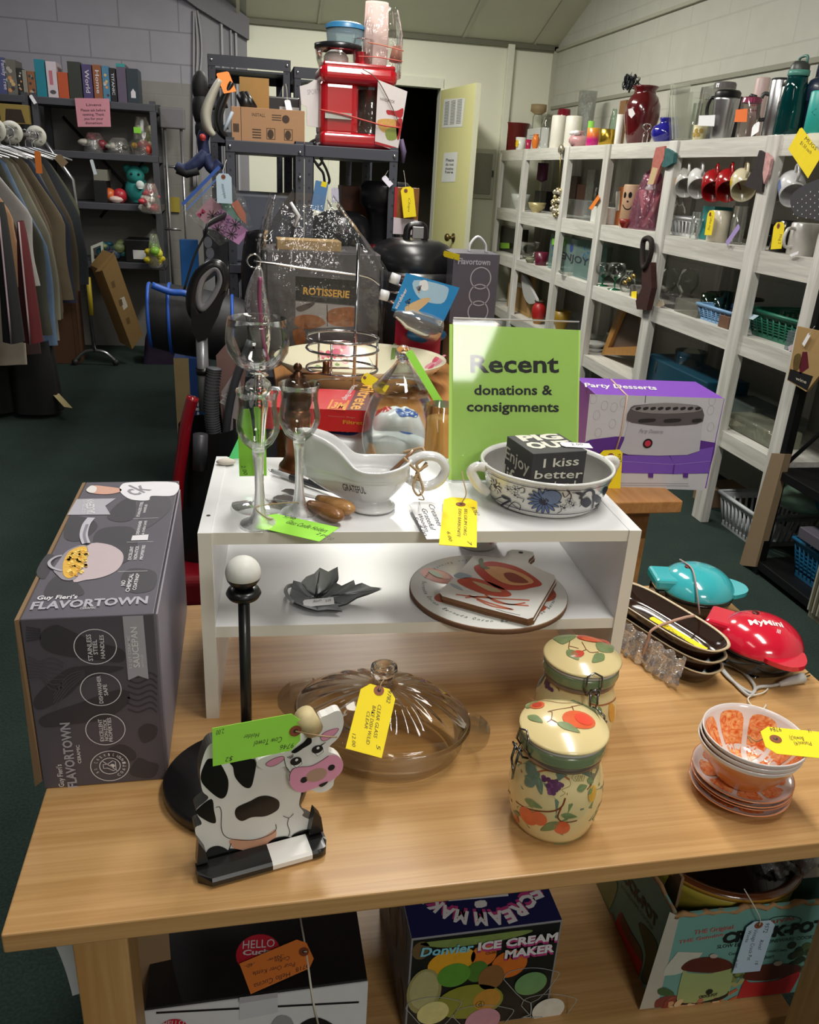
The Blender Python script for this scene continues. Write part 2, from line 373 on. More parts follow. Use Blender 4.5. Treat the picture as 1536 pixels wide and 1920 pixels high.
structure(MB().bx(.5,2.2,9.4,9.5,0,2.6,c('#5a5344',.8)).bx(.4,.5,YB+.1,9.4,0,2.6,c('#5a5344',.8)).bx(2.2,2.3,YB+.1,9.4,0,2.6,c('#5a5344',.8)).bx(.4,2.3,YB+.1,9.5,2.5,2.6,c('#4a4438',.8)),'wall_storeroom')
YA=6.95;A=V((-.29,YA));B=V((.07,YB))
GB=blocks('grey_painted_block','#a09ea6','#86848b',0,1.93,'#8b8884')
m=MB();m.bx(XL,A.x,YA,YA+.25,0,5,GB);structure(m,'wall_left_rear')
GREY=c('#84838a',.6,var=.03,sc=4)
m=MB();m.prism([(A.x,A.y),(B.x,B.y),(B.x,B.y+.1),(A.x,A.y+.3)],0,3.2,GREY);structure(m,'wall_left_return')
obl=PL((B.x,B.y,0),(B-A).to_3d(),(-(B-A).y*-1,-(B-A).x,0));
m=MB();P2=[obl.pt(*p) for p in ((463,36),(463,76),(366,16),(320,-18),(320,-80),(415,-1))]
Mo=Mx(((obl.x.x,obl.y.x,obl.n.x,obl.o.x),(obl.x.y,obl.y.y,obl.n.y,obl.o.y),(obl.x.z,obl.y.z,obl.n.z,obl.o.z),(0,0,0,1)))
m.prism([tuple(p) for p in P2],0,.045,c('#6c6b71',.6),Mo);structure(m,'trim_5')
m=MB()
for x,x2,yt in ((411,417,44),(429,433,57),(438,443,62)):
 a,b=obl.pt(x,yt),obl.pt(x2,130);m.prism([(a.x,.4),(b.x,.4),(b.x,a.y),(a.x,a.y)],0,.03,c('#a5a4a8',.6),Mo)
structure(m,'trim_6')
m=MB()
for k,(x0,w_) in enumerate(((366,0),(369,4),(373,8))):
 p=[obl.w(*obl.pt(x0-4+w_*sin(pi*min(1,t*2.2)),20+t*330),.012) for t in [i/20 for i in range(21)]];m.tube(p,.008,c('#9c9aa0',.6),6)
m.build('wall_cable',None,'three grey painted cables running down the grey wall corner','cable')
m=MB();CT=c('#cccdb9',.75,var=.05,sc=5)
y0,y1=YN-.1,YB+.1
m.add([(.07,y0,zc(y0)),(XR+.1,y0,zc(y0)),(XR+.1,y1,zc(y1)),(.07,y1,zc(y1)),(XL-.1,y0,zc(y0)+1.9),(XL-.1,y1,zc(y1)+1.9)],[(0,3,2,1),(4,5,3,0)],CT)
m.add([(.07,y0,zc(y0)+.05),(XR+.1,y0,zc(y0)+.05),(XR+.1,y1,zc(y1)+.05),(.07,y1,zc(y1)+.05),(XL-.1,y0,zc(y0)+1.95),(XL-.1,y1,zc(y1)+1.95)],[(0,1,2,3),(4,0,3,5)],CT)
for X in (.01,.6,1.72,2.3):
 for yy in range(1):m.add([(X-.012,y0,zc(y0)-.008),(X+.012,y0,zc(y0)-.008),(X+.012,YB,zc(YB)-.008),(X-.012,YB,zc(YB)-.008)],[(0,3,2,1)],c('#c6c6b4',.7))
m.bx(.07,XR,YB-.03,YB,2.37,2.405,c('#6c6b5a',.7));structure(m,'ceiling')
structure(MB().bx(XL-.1,XL,YN,YB,0,7,c('#8b8a90',.7)),'wall_left')
structure(MB().bx(XL,XR,YN-.1,YN,0,7.5,c('#c9c9bc',.7)),'wall_front')
hin=V((DX1,YB-.01));fre=V((1.655,6.33));dd=(fre-hin).normalized();nrm=V((dd.y,-dd.x,0))
dpl=PL((hin.x,hin.y,0),(dd.x,dd.y,0),nrm)
d=thing('door_1',None,None,(hin.x,hin.y,0));d['kind']='structure'
Md=Mx(((dd.x,0,nrm.x,hin.x),(dd.y,0,nrm.y,hin.y),(0,1,0,0),(0,0,0,1)))
DL=(fre-hin).length;YD=c('#dcd89a',.45,var=.03,sc=4)
MB().prism([(0,.01),(DL,.01),(DL,2.03),(0,2.03)],-.04,0,YD,Md,c('#c9c9b0',.5)).build('door_panel',d)
k=dpl.pt(851,444);BR=c('#6b5a3a',.3,.8);m=MB()
Mk=Mx.Translation(dpl.w(k.x,.965,0))@nrm.to_track_quat('Z','Y').to_matrix().to_4x4()
m.lathe([(0,0),(.033,0),(.033,.008),(.012,.012),(.012,.035),(.028,.045),(.030,.06),(.02,.07),(0,.072)],BR,Mk,16);m.build('door_handle',d)
def notice(label,px,rows,big=()):
 q=[dpl.pt(*p) for p in px];m=MB();m.dpoly(dpl,q,c('#e3e4df',.6),4)
 x0,y0,x1,y1=q[0].x,q[0].y,q[2].x,q[2].y
 if rows:
  for col in range(3):
   for r in range(16):m.line(dpl,[(x0+(x1-x0)*(.08+.31*col),y0+(y1-y0)*(.12+.05*r)),(x0+(x1-x0)*(.30+.31*col),y0+(y1-y0)*(.12+.05*r))],.005,c('#8b8c8e',.7),6)
 for t,f in big:m.text(dpl,t,(x0+(x1-x0)*.2,y0+(y1-y0)*f),(x0+(x1-x0)*.8,y0+(y1-y0)*f),.022,INK,6,.01)
 m.build('paper_notice',None,label,'notice',org=tuple(dpl.w((x0+x1)/2,(y0+y1)/2)))
notice('printed three-column list taped high on the yellow door',[(833,186),(873,184),(867,238),(829,240)],1)
notice('smaller white notice with bold lines below the list on the yellow door',[(833,287),(859,285),(854,341),(828,342)],0,(('Please',.3),('do not',.45),('donations',.6),('here',.72)))
m=MB();ep=c('#b9b8a6',.5);m.bx(1.835,2.065,YB-.03,YB,1.25,1.63,ep,.004)
e=thing('breaker_panel','cream metal breaker panel door on the back wall beside shelving','electrical panel',(1.95,YB,1.25));m.build('frame',e)
MB().bx(1.86,2.035,YB-.04,YB-.03,1.285,1.595,c('#8d8b7b',.5),.003).build('door',e);MB().bx(2.04,2.05,YB-.05,YB-.03,1.42,1.47,c('#55534a',.5)).build('handle',e)
SX=2.044;LV=[(1.62,1.545),(1.195,1.11),(.852,.775),(.44,.37)];SY0,SY1=2.70,6.90
def whitewash():
 return grain('whitewashed_pine','#dcdad2','#bdbab2',1,.6,8,10,.25)
WW=whitewash();WWV=grain('whitewashed_post','#dedcd6','#b9b6ae',2,.6,8,10,.25)
sh=thing('wooden_shelving','long white painted wooden shelving unit filling the right wall','shelving',(2.25,4.8,0))
for zt,zb in LV:
 m=MB();m.bx(SX+.02,2.47,SY0,SY1,zt-.022,zt,WW).bx(SX,SX+.02,SY0,SY1,zb,zt,WW);m.build('shelf',sh)
for y,w_ in ((6.87,.05),(6.25,.06),(5.39,.065),(4.76,.075),(3.98,.085),(3.17,.085),(2.73,.085)):
 m=MB();m.bx(SX-.012,SX+.03,y-w_/2,y+w_/2,0,1.62 if y<6.8 else 1.6,WWV,.004);m.build('post',sh)
 m=MB();m.bx(2.40,2.47,y-.03,y+.03,0,1.6,WWV);m.build('back_post',sh)
# ================================================================ display table
TX0,TX1,TY0,TY1,TZ=-.26,.933,.675,1.362,.654
t=thing('display_table','light maple laminate table in the foreground holding kitchenware','table',(.34,1.0,0))
MB().bx(TX0,TX1,TY0,TY1,TZ-.026,TZ,WOODT,.002).build('tabletop',t)
WOODL=grain('maple_leg','#c9a06b','#b2854f',2,.45,7,11)
for x in (-.20,.82):
 for y in (.70,1.28):MB().bx(x,x+.058,y,y+.058,0,TZ-.026,WOODL,.002).build('leg',t)
MB().bx(-.19,.87,.79,1.34,.125,.15,WOODT).build('lower_shelf',t)
MB().bx(-.14,.82,1.30,1.32,.55,TZ-.026,WOODL).build('apron',t)
# ================================================================ white riser shelf on the table
RZ=.949;RA=V((-.066,1.018));ra=atan2(-.032,.617);RW,RD=.618,.315
rw=lambda x,y,z=0:V((RA.x+x*cos(ra)-y*sin(ra),RA.y+x*sin(ra)+y*cos(ra),z))
WL=c('#e4e4e6',.3,var=.02);WE=c('#e6e2d6',.45,var=.02)
ris=thing('riser_shelf','white laminate two-tier riser shelf standing on the table','shelf',(RA.x,RA.y,TZ),ra)
TR=Tr((RA.x,RA.y,0),ra)
def panel(x0,x1,y0,y1,z0,z1,name):
 m=MB();m.bx(x0,x1,y0+.0008,y1,z0,z1,WL,0,TR);m.bx(x0,x1,y0,y0+.0008,z0,z1,WE,0,TR);m.build(name,ris)
panel(0,.018,0,RD,TZ,RZ,'side_panel');panel(RW-.018,RW,0,RD,TZ,RZ,'side_panel')
panel(.018,RW-.018,.003,RD,RZ-.018,RZ-.001,'top_board');panel(.018,RW-.018,.003,RD,.788,.805,'lower_board')
MB().lathe([(0,0),(.003,0)],BLACKP,TR@Tr((.009,.06,RZ+.0004)),10).build('screw_cap',ris)
MZ=.805
# ================================================================ big dark grey cookware carton
bx0,bx1,by0,by1,bz1=-.262,-.113,.894,1.348,.900
CART=c('#54505a',.5,var=.06,sc=12);CARTD=c('#45424b',.5,var=.06,sc=12);ART=c('#3b383f',.55);ART2=c('#4a4750',.55);PW=c('#dcd9de',.5);SILV=c('#a9a7b1',.5)
m=MB();m.bx(bx0,bx1,by0,by1,TZ,bz1,CART,.0012)
fr=PL((bx0,by0,TZ),(1,0,0),(0,-1,0));tp=PL((bx0,by0,bz1),(1,0,0),(0,0,1));rt=PL((bx1,by0,TZ),(0,1,0),(1,0,0))
f=cvt(20,880,.32286)
def fp(p,mt,k=1,rnd=4):m.ppoly(fr,f(*p),mt,k,rnd)
fp([(190,940),(260,905),(330,930),(480,1000),(650,1050),(650,1120),(500,1110),(280,1080),(190,1040),(170,990)],ART)
fp([(140,1330),(300,1180),(420,1145),(650,1150),(600,1180),(440,1220),(330,1320),(170,1400)],ART)
fp([(180,1440),(400,1360),(640,1280),(690,1350),(560,1450),(380,1480),(200,1500)],ART)
fp([(690,1760),(740,1680),(800,1700),(860,1720),(830,1790),(740,1790)],ART);fp([(560,1640),(640,1600),(720,1640),(720,1690),(620,1700)],ART)
fp([(740,1520),(790,1480),(850,1500),(840,1560),(770,1590)],ART)
for i in range(7):
 y=1090+i*22;m.pline(fr,f((100,y),(170,y+30-6*i),(240,y+10+8*i),(310,y+40)),.0016,ART2,2,False,4)
 y=1190+i*34;m.pline(fr,f((680,y),(740,y+20),(810,y-6),(850,y+20)),.0022,ART,1,False,4)
for i in range(6):m.pline(fr,f((90,920+i*16),(130,925+i*14),(175,935+i*10)),.0020,ART,1)
for i in range(5):m.pline(fr,f((250,1400-i*22),(330,1290-i*22),(430,1200-i*8)),.0010,CART,2,False,4)
for cx,cy,rx in ((493,1031,123),(525,1278,118),(552,1511,114),(578,1722,112)):
 q=fr.pt(*f((cx,cy))[0]);r=abs((fr.pt(*f((cx+rx,cy))[0])-q).x);m.ring(fr,q.x,q.y,r,.0011,PW,3)
q=fr.pt(*f((578,1722))[0]);m.ring(fr,q.x,q.y,.0125,.0011,PW,3)
for i,ch in enumerate('NO CHEMICAL'):
 a=radians(215-i*17);m.text(fr,ch,(q.x+.0158*cos(a)-.0012*sin(a)*-1,q.y+.0158*sin(a)-.0012*cos(a)),(q.x+.0158*cos(a)+.0028*sin(a),q.y+.0158*sin(a)-.0028*cos(a)),.0042,PW,3,.02) if ch != ' ' else None
for i,ch in enumerate('COATING'):
 a=radians(-62+i*17);m.text(fr,ch,(q.x+.0195*cos(a),q.y+.0195*sin(a)),(q.x+.0195*cos(a)-.0032*sin(a),q.y+.0195*sin(a)+.0032*cos(a)),.0042,PW,3,.02)
m.line(fr,[(q.x-.008,q.y+.003),(q.x-.003,q.y+.003),(q.x+.004,q.y+.008),(q.x+.007,q.y+.006),(q.x+.007,q.y-.006),(q.x+.004,q.y-.008),(q.x-.003,q.y-.003),(q.x-.008,q.y-.003)],.001,PW,3,True);m.disc(fr,q.x+.003,q.y,.003,PW,3)
m.line(fr,[(q.x-.009,q.y+.009),(q.x+.009,q.y-.009)],.001,PW,3)
def ft(t,a,b,h,mt=PW,bold=.015,k=3):m.ptext(fr,t,f(a)[0],f(b)[0],f(h)[0],mt,k,bold)
ft('STAINLESS',(480,1112),(466,958),(452,1112));ft('STEEL',(508,1075),(500,990),(482,1075));ft('HANDLES',(550,1098),(540,962),(525,1098))
ft('DISHWASHER',(540,1358),(522,1198),(516,1358));ft('SAFE',(568,1312),(558,1248),(544,1312))
ft('EXCELLENT',(545,1578),(530,1450),(522,1578));ft('NON-STICK',(570,1575),(558,1450),(548,1575));ft('PROPERTIES',(596,1580),(582,1442),(574,1580))
ft("Guy Fieri's",(313,1842),(296,1712),(280,1842),PW,.01);ft('FLAVORTOWN',(388,1845),(342,1470),(332,1845),SILV,.03);ft('CERAMIC',(412,1706),(400,1600),(392,1706))
fp([(650,855),(770,850),(802,1220),(742,1200),(684,1226)],SILV,2,0)
ft('3.2 QT CERAMIC',(706,1158),(692,968),(690,1158),PW,.005);ft('SAUCEPAN',(752,1150),(732,915),(714,1150),PW,.02);ft('WITH LID',(776,1150),(768,1075),(763,1150),PW,0)
g=lambda *p:f(*p)
def tpp(p,mt,k=1,rnd=4):m.ppoly(tp,f(*p),mt,k,rnd)
tpp([(500,500),(480,400),(540,345),(700,340),(740,420),(700,520),(600,560)],ART);tpp([(200,740),(240,640),(330,620),(420,700),(400,740)],ART)
tpp([(330,300),(360,270),(480,300),(500,350),(400,420),(310,400)],ART);tpp([(560,280),(640,190),(720,175),(720,280),(640,310)],ART)
tpp([(150,600),(210,500),(260,520),(200,640)],ART);tpp([(640,640),(700,580),(840,600),(830,700),(700,720)],ART);tpp([(740,190),(900,160),(930,230),(820,330),(760,330)],ART2)
tpp([(385,178),(612,174),(550,218),(580,268),(330,270)],SILV,2,0);m.ptext(tp,'SAUCEPAN',f((490,262))[0],f((482,178))[0],f((440,262))[0],PW,3,.02)
m.ptext(tp,'3.2 QT CERAMIC',f((432,262))[0],f((440,182))[0],f((412,262))[0],PW,3,0)
tpp([(640,100),(700,80),(960,82),(950,155),(820,160),(800,185),(700,180),(640,140)],c('#dedce2',.5),2)
tpp([(450,130),(480,100),(560,105),(640,118),(630,138),(560,150),(480,145)],c('#c99a88',.5),2);tpp([(440,125),(470,100),(500,112),(490,140),(460,142)],c('#d9d6d2',.5),3)
m.ptext(tp,'ck',f((730,158))[0],f((830,120))[0],f((700,90))[0],c('#8e8a92',.5),3,.01,.3)
tpp([(360,645),(445,450),(560,440),(640,480),(655,530),(620,590),(540,630),(440,648)],c('#b9a9ae',.5),2);tpp([(270,620),(250,590),(280,540),(330,480),(420,445),(450,470),(440,540),(380,640),(310,650)],c('#8d8790',.5),3)
tpp([(305,610),(310,540),(350,480),(430,455),(445,490),(420,570),(370,630),(330,640)],c('#d9a93a',.5,var=.3,sc=300),4)
rn=random.Random(3)
for i in range(60):
 a,r=rn.random()*6.3,rn.random()**.5;x,y=376+62*r*cos(a)+20*r*sin(a),548-80*r*sin(a);m.pline(tp,f((x,y),(x+10,y-6),(x+14,y+6)),.003,c(rn.choice(['#e9c04c','#c08a24','#f0d070']),.5),5)
m.pline(tp,f((440,440),(425,390),(440,330),(470,290)),.011,c('#b5b2bc',.35),5,False,4);m.pline(tp,f((440,440),(428,390),(446,330)),.004,c('#77747e',.35),6,False,4)
m.pline(tp,f((300,600),(240,580),(225,550),(260,520),(300,510)),.004,c('#a5a2ac',.4),5,False,4)
def tt(t,a,b,h,mt=PW,bold=.015,k=3):m.ptext(tp,t,f(a)[0],f(b)[0],f(h)[0],mt,k,bold)
tt("Guy Fieri's",(150,765),(385,758),(152,742),PW,.02);tt('FLAVORTOWN',(112,822),(795,785),(125,778),SILV,.035);tt('CERAMIC',(402,820),(495,816),(402,810),PW,0)
tt('NO',(665,682),(668,652),(640,682));tt('CHEMICAL',(690,718),(715,614),(665,718));tt('COATING*',(728,708),(750,612),(706,708))
tt('EXCELLENT',(700,532),(715,455),(680,532));tt('NON-STICK',(733,530),(747,452),(712,530));tt('PROPERTIES',(767,530),(783,448),(748,530))
tt('DISHWASHER',(745,385),(765,305),(726,385));tt('& OVEN SAFE',(775,385),(793,305),(760,385));tt('STAINLESS STEEL',(748,283),(772,194),(730,283));tt('HANDLES',(783,258),(795,210),(768,258))
for a,b in (((625,602),(795,597)),((675,430),(830,426)),((712,293),(858,288))):m.pline(tp,f(a,b),.0007,PW,3)
tpp([(700,420),(708,392),(802,385),(796,418)],PW,3,0)
for i,yy in enumerate((40,55,75)):m.pline(rt,f((885+i*8,690-yy),(905+i*6,600-yy*2)),.0015,c('#8d8b95',.6),1)
m.ppoly(rt,f((885,840),(915,700),(920,760),(895,880)),c('#2c2a2e',.7),2);m.pline(rt,f((890,1000),(950,840),(985,640)),.0008,c('#8c8993',.7),2)
ct=thing('cookware_carton','tall dark grey printed saucepan carton at the left end of the table','carton',((bx0+bx1)/2,(by0+by1)/2,TZ))
m.build('carton_body',ct)
KR=c('#8a6f52',.8,var=.08)
MB().add([(bx0-.001,by0,TZ+.012),(bx0-.001,by1,TZ+.012),(bx0-.001,by1,bz1),(bx0-.001,by0,bz1),(bx0-.012,by0+.005,TZ+.0),(bx0-.012,by1,TZ),(bx0-.006,by1,bz1-.001),(bx0-.006,by0,bz1-.001)],
   [(3,2,1,0),(4,5,6,7),(0,4,7,3),(1,2,6,5),(0,1,5,4),(3,7,6,2)],KR).build('kraft_flap',ct)
MB().bx(bx1,bx1+.002,by0+.02,by1-.01,TZ+.003,bz1-.012,c('#8f8a96',.5)).build('side_flap',ct)
# ================================================================ glasses on the riser
def goblet(name,label,prof,base,extra=None,n=40,group=None,mats=None):
 o=thing(name,label,'glass',base,0,group)
 for nm,p,mt in prof:MB().lathe(p,mt,Tr(base),n).build(nm,o)
 return o
gb=onz(488,949,RZ)
goblet('wine_goblet','tall clear balloon goblet with a beaded stem, at the left of the white riser',[
 ('bowl',[(0,.193),(.012,.195),(.03,.205),(.0405,.222),(.0425,.238),(.0405,.255),(.0385,.266),(.0375,.2665),(.0392,.254),(.0412,.238),(.039,.223),(.029,.208),(.012,.199),(0,.197)],GLASS),
 ('stem',[(0,.194),(.011,.193),(.014,.190),(.009,.187),(.0165,.180),(.0185,.172),(.0165,.164),(.010,.160),(.013,.154),(.0135,.147),(.0115,.135),(.0085,.11),(.006,.08),(.0055,.04),(.007,.012),(.0,.011)],GLASSK),
 ('foot',[(0,.012),(.007,.0115),(.018,.005),(.040,.0028),(.041,.0012),(.040,0),(0,0)],GLASS)],gb)
fl=[('bowl',[(0,.104),(.008,.106),(.020,.117),(.0275,.132),(.0282,.144),(.0245,.164),(.0250,.176),(.0282,.186),(.0272,.1865),(.0240,.176),(.0233,.164),(.0268,.144),(.0260,.132),(.019,.119),(.006,.109),(0,.108)],GLASS),
   ('stem',[(0,.1045),(.0085,.105),(.0072,.095),(.0056,.075),(.0056,.05),(.007,.03),(.0095,.015),(.015,.0065),(.026,.0025),(.0265,.0008),(.026,0),(0,0)],FROST)]
fb=onz(487,984,RZ)
goblet('candle_flute','small tulip glass candle holder with frosted stem, nearer the camera, green tag tied to it',fl,fb,group=None)
fb2=onz(561,962,RZ)
goblet('candle_flute','small tulip glass candle holder with frosted stem, standing in front of the bronze mill',fl,fb2)
E2=lambda *p:dep(*p)
price_tag('bright green price tag lying in front of the frosted-stem glasses',LIME,onz(508,962,RZ+.004),onz(636,990,RZ+.012),onz(498,993,RZ+.002),
    [('Glass Candle Holders',(535,982),(610,1000),(535,974)),('2 pcs',(592,1003),(618,1009),(592,998)),('9746',(530,972),(552,976),(530,965)),('2.00',(606,1012),(622,1015),(606,1006))],(512,975),[onz(500,972,RZ+.015),onz(480,955,RZ+.03),onz(497,948,RZ+.028),onz(550,943,RZ+.03),onz(560,945,RZ+.02)],scol=TWINE,eye=False)
price_tag('bright green price tag hanging behind the small tulip glasses',LIME,ony(445,768,1.13),ony(449,894,1.13),ony(498,768,1.13),
    [('9177',(500,778),(502,806),(505,778)),('Holder',(478,812),(481,866),(487,812)),('5',(503,880),(507,888),(512,880)),('2.00',(452,874),(458,892),(460,874)),('1pc',(446,790),(447,806),(450,790))],(472,775),[ony(475,740,1.12),ony(478,700,1.11)],eye=False)
MB().prism([(0,0),(.02,.0),(.035,.012),(.034,.04),(.02,.035)],0,.0015,c('#57d07a',.7),Tr(onz(428,862,RZ+.002),.2,radians(75))).build('paper_scrap',None,'torn mint green paper slip standing behind the green tag','paper',org=tuple(onz(428,862,RZ)))
MB().ball((0,0,.004),.016,c('#cfc6bb',.8,bump=.4),10,1,.6,.35,T=Tr(onz(424,871,RZ))).build('lint_tuft',None,'little crumpled tissue tuft at the back left riser corner','tissue',org=tuple(onz(424,871,RZ)))
# ================================================================ bronze pepper mill
pm=onz(558,879,RZ);BZ=c('#6b3f24',.32,.75);BZD=c('#4a2d1b',.35,.75)
o=thing('pepper_mill','bronze metal pepper mill with a crank handle on the white riser','pepper mill',pm)
MB().lathe([(0,0),(.0295,0),(.0305,.003),(.0295,.007),(.024,.013),(.0205,.022),(.0195,.032),(.0205,.036),(.0205,.055),(.0215,.058),(.0205,.061),(.0205,.088),(.0215,.091),(.019,.095),(.019,.1),(0,.1)],BZ,Tr(pm),32).build('body',o)
MB().lathe([(0,.1),(.019,.1),(.0225,.112),(.0222,.128),(.019,.139),(.0125,.146),(.0125,.152),(.0075,.155),(.006,.160),(0,.160)],BZD,Tr(pm),32).build('dome',o)
m=MB();m.ball(pm+V((0,0,.166)),.007,BZD,12);m.tube([pm+V((0,0,.157)),pm+V((.02,-.004,.157)),pm+V((.043,-.008,.160))],.003,BZ,6,flat=.6);ck_=m.build('crank',o)
MB().lathe([(0,0),(.0055,0),(.006,.005),(.005,.012),(.0055,.018),(0,.019)],BZ,Tr(pm+V((.043,-.008,.159))),10).build('crank_knob',ck_)
# ================================================================ spreader knives and pen
WK=grain('acacia_handle','#8d5f32','#6b4220',0,.35,14,8,0,.3);WK2=grain('acacia_handle_light','#b98a55','#8d602f',0,.35,14,8,0,.3)
def spreader(label,a,b,blade,mt):
 a,b,bl=V(a),V(b),V(blade);o=thing('cheese_spreader',label,'spreader',(a+b)/2)
 pts=[a+(b-a)*t for t in (0,.15,.35,.6,.85,.96,1)];MB().tube(pts,[.006,.0085,.0105,.0125,.0115,.007,.002],mt,12,flat=.85).build('handle',o)
 d=(bl-a);sd=d.cross(V((0,0,1))).normalized();q=[(0,-.004),(.35,-.006),(.6,-.013),(.95,-.011),(1,0),(.9,.006),(.35,.004),(0,.004)]
 m=MB();vs=[a+d*u+sd*v+V((0,0,z)) for z in (-.0006,.0006) for u,v in q];n=len(q);m.add(vs,[list(range(n)),list(range(n,2*n))[::-1]]+[(i,n+i,n+(i+1)%n,(i+1)%n) for i in range(n)],STEEL);m.build('blade',o);return o
spreader('cheese spreader with a dark wooden bulb handle, in front of gravy boat',onz(580,945,RZ+.012),onz(642,972,RZ+.0135),onz(520,930,RZ+.004),WK)
spreader('cheese spreader with paler wooden bulb handle, lying against the darker one',onz(596,935,RZ+.013),onz(664,958,RZ+.0135),onz(535,918,RZ+.006),WK2)
m=MB();a,b=onz(512,884,RZ+.005),onz(626,922,RZ+.005);m.tube([a,a+(b-a)*.3,a+(b-a)*.32,a+(b-a)*.6],.0042,c('#cfcfd2',.3),8);m.tube([a+(b-a)*.3,a+(b-a)*.7,b],[.0048,.005,.0035],c('#3a3a3e',.3),8);m.tube([a+(b-a)*.6+V((0,0,.006)),b+V((0,0,.005))],.0012,CHROME,5)
m.build('ballpoint_pen',None,'grey and black pen lying behind the cheese spreaders','pen',org=tuple((a+b)/2))
# ================================================================ gravy boat
GW=c('#dcdcdd',.18,0,.6,.02);gvb=onz(697,951,RZ)
o=thing('gravy_boat','white ceramic gravy boat lettered GRATEFUL on the white riser','gravy boat',gvb)
def rim(th):
 t=th%(2*pi);a=abs(t-pi) ;sp=exp(-(a/.42)**2);bk=exp(-((min(t,2*pi-t))/.9)**2)
 rx=.058+.052*sp*1.0-.002*bk;ry=.043;r=1/sqrt((cos(t)/rx)**2+(sin(t)/ry)**2) if sp<.02 else 1/sqrt((cos(t)/(.056+.052*sp))**2+(sin(t)/(ry*(1-.3*sp)))**2)
 h=.066+.050*exp(-(a/.62)**2)+.010*bk;return r,h
prof=[(.0,.030,0),(.02,.034,0),(.06,.034,0),(.09,.030,0),(.2,.55,1),(.35,.74,1),(.5,.88,1),(.62,.97,1),(.66,1.01,1),(.70,1.0,1),(.74,1.02,1),(.87,.98,1),(1,1.0,1)]
def gpt(u,v,ins=0):
 th=u*2*pi;r,h=rim(th);i=v*(len(prof)-1);i0=min(int(i),len(prof)-2);t=i-i0
 f0,a0,k0=prof[i0];f1,a1,k1=prof[i0+1];r0=a0 if not k0 else a0*r*(1-.25*(1-f0));r1=a1 if not k1 else a1*r*(1-.25*(1-f1));rr=r0+(r1-r0)*t
 ff=f0+(f1-f0)*t;
 if ff>.66:hh=.047+(h-.047)*(ff-.66)/.34
 else:hh=.047*ff/.66
 body=1.0
 rr=max(rr-ins,.001);return gvb+V((cos(ga+th)*0,0,0))+V((rr*cos(th)*cos(ga)-rr*sin(th)*sin(ga),rr*cos(th)*sin(ga)+rr*sin(th)*cos(ga),hh+(0 if not ins else .003*(1-ff))))
ga=radians(-6);Q=[]
m=MB();N=64;VV=36
outer=[[gpt(i/N,j/VV) for j in range(VV+1)] for i in range(N)];inner=[[gpt(i/N,j/VV,.0045) for j in range(VV,4,-1)] for i in range(N)]
cols=[a+b for a,b in zip(outer,inner)];W=len(cols[0]);vs=[p for q in cols for p in q];fs=[(i*W+j,((i+1)%N)*W+j,((i+1)%N)*W+j+1,i*W+j+1) for i in range(N) for j in range(W-1)]
fs.append([i*W+W-1 for i in range(N)]);fs.append([i*W for i in range(N)][::-1]);m.add(vs,fs,GW,None,True)
scg=SC(gvb.x,gvb.y,lambda z:.049+.014*min(1,max(0,(z-RZ-.01)/.04)),.058,1.0,.80)
q0=gpl=PL(gvb+V((0,-.0425,.03)),(1,-.02,0),(-.12,-1,-.35))
def gfind(px,py):
 d=ray(px,py);best=None
 for i in range(N):
  for j in range(4,VV):
   p=outer[i][j];e=(p-CP)-d*((p-CP).dot(d)/d.dot(d));s_=e.length
   if p.y<gvb.y and (best is None or s_<best[0]):best=(s_,p,i,j)
 return best
bA=gfind(645,912);bB=gfind(684,918);bm_=gfind(664,930);nrm_=(bB[1]-bA[1]).cross(gfind(664,895)[1]-bm_[1]).normalized()
gpl=PL((bA[1]+bB[1])/2-nrm_*.0-nrm_*0,bB[1]-bA[1],nrm_ if nrm_.dot(CP-gvb)>0 else -nrm_)
vs_,fs_,wd_=textmesh('GRATEFUL',-.004,0,1);LW=.034;o_t=[]
for x,y in vs_:
 p=gpl.w((x/wd_-.5)*LW,(y/.73-.5)*.0155);d=-gpl.n;best=None;st=p-d*.03
 for i in range(int(N*.5),N):
  for j in range(6,VV-2):
   qd=[outer[i][j],outer[(i+1)%N][j],outer[(i+1)%N][j+1],outer[i][j+1]]
   if (qd[0]-p).length>.02:continue
   from mathutils.geometry import intersect_ray_tri
   for tri in ((0,1,2),(0,2,3)):
    h_=intersect_ray_tri(qd[tri[0]],qd[tri[1]],qd[tri[2]],d,st,True)
    if h_ and (best is None or (h_-st).length<(best-st).length):best=h_
 o_t.append((best if best else p)+gpl.n*.0006)
m.add(o_t,fs_,c('#1d1d20',.5));m.build('body',o)
hp=cr([gvb+V(p) for p in ((.052,-.004,.070),(.07,-.006,.079),(.092,-.008,.077),(.104,-.009,.062),(.098,-.009,.044),(.082,-.008,.034),(.066,-.007,.036),(.05,-.006,.046))],5,False)
MB().tube(hp,[.0095]*len(hp),GW,12,flat=.75).build('handle',o)
sp_=thing('wooden_spoon','small wooden spoon handle tied into the white gravy boat with twine','spoon',onz(770,865,RZ+.06))
MB().tube([gvb+V((.028,.005,.052)),gvb+V((.058,.002,.085))],[.006,.0035],WK,8,flat=.6).build('spoon_handle',sp_)
m=MB();hc=V(hp[4]);tw=[]
m.tube(cr([gvb+V(p) for p in ((.045,.012,.079),(.058,.010,.083),(.072,.004,.087),(.070,-.012,.078),(.060,-.016,.070),(.064,-.018,.062),(.070,-.012,.064),(.076,-.008,.070))],6,False),.0022,TWINE,6)
m.tube(cr([gvb+V(p) for p in ((.042,-.01,.078),(.052,-.025,.070),(.06,-.028,.062),(.055,-.03,.055),(.064,-.03,.052),(.058,-.026,.06),(.075,-.018,.07))],6,False),.0020,TWINE,6)
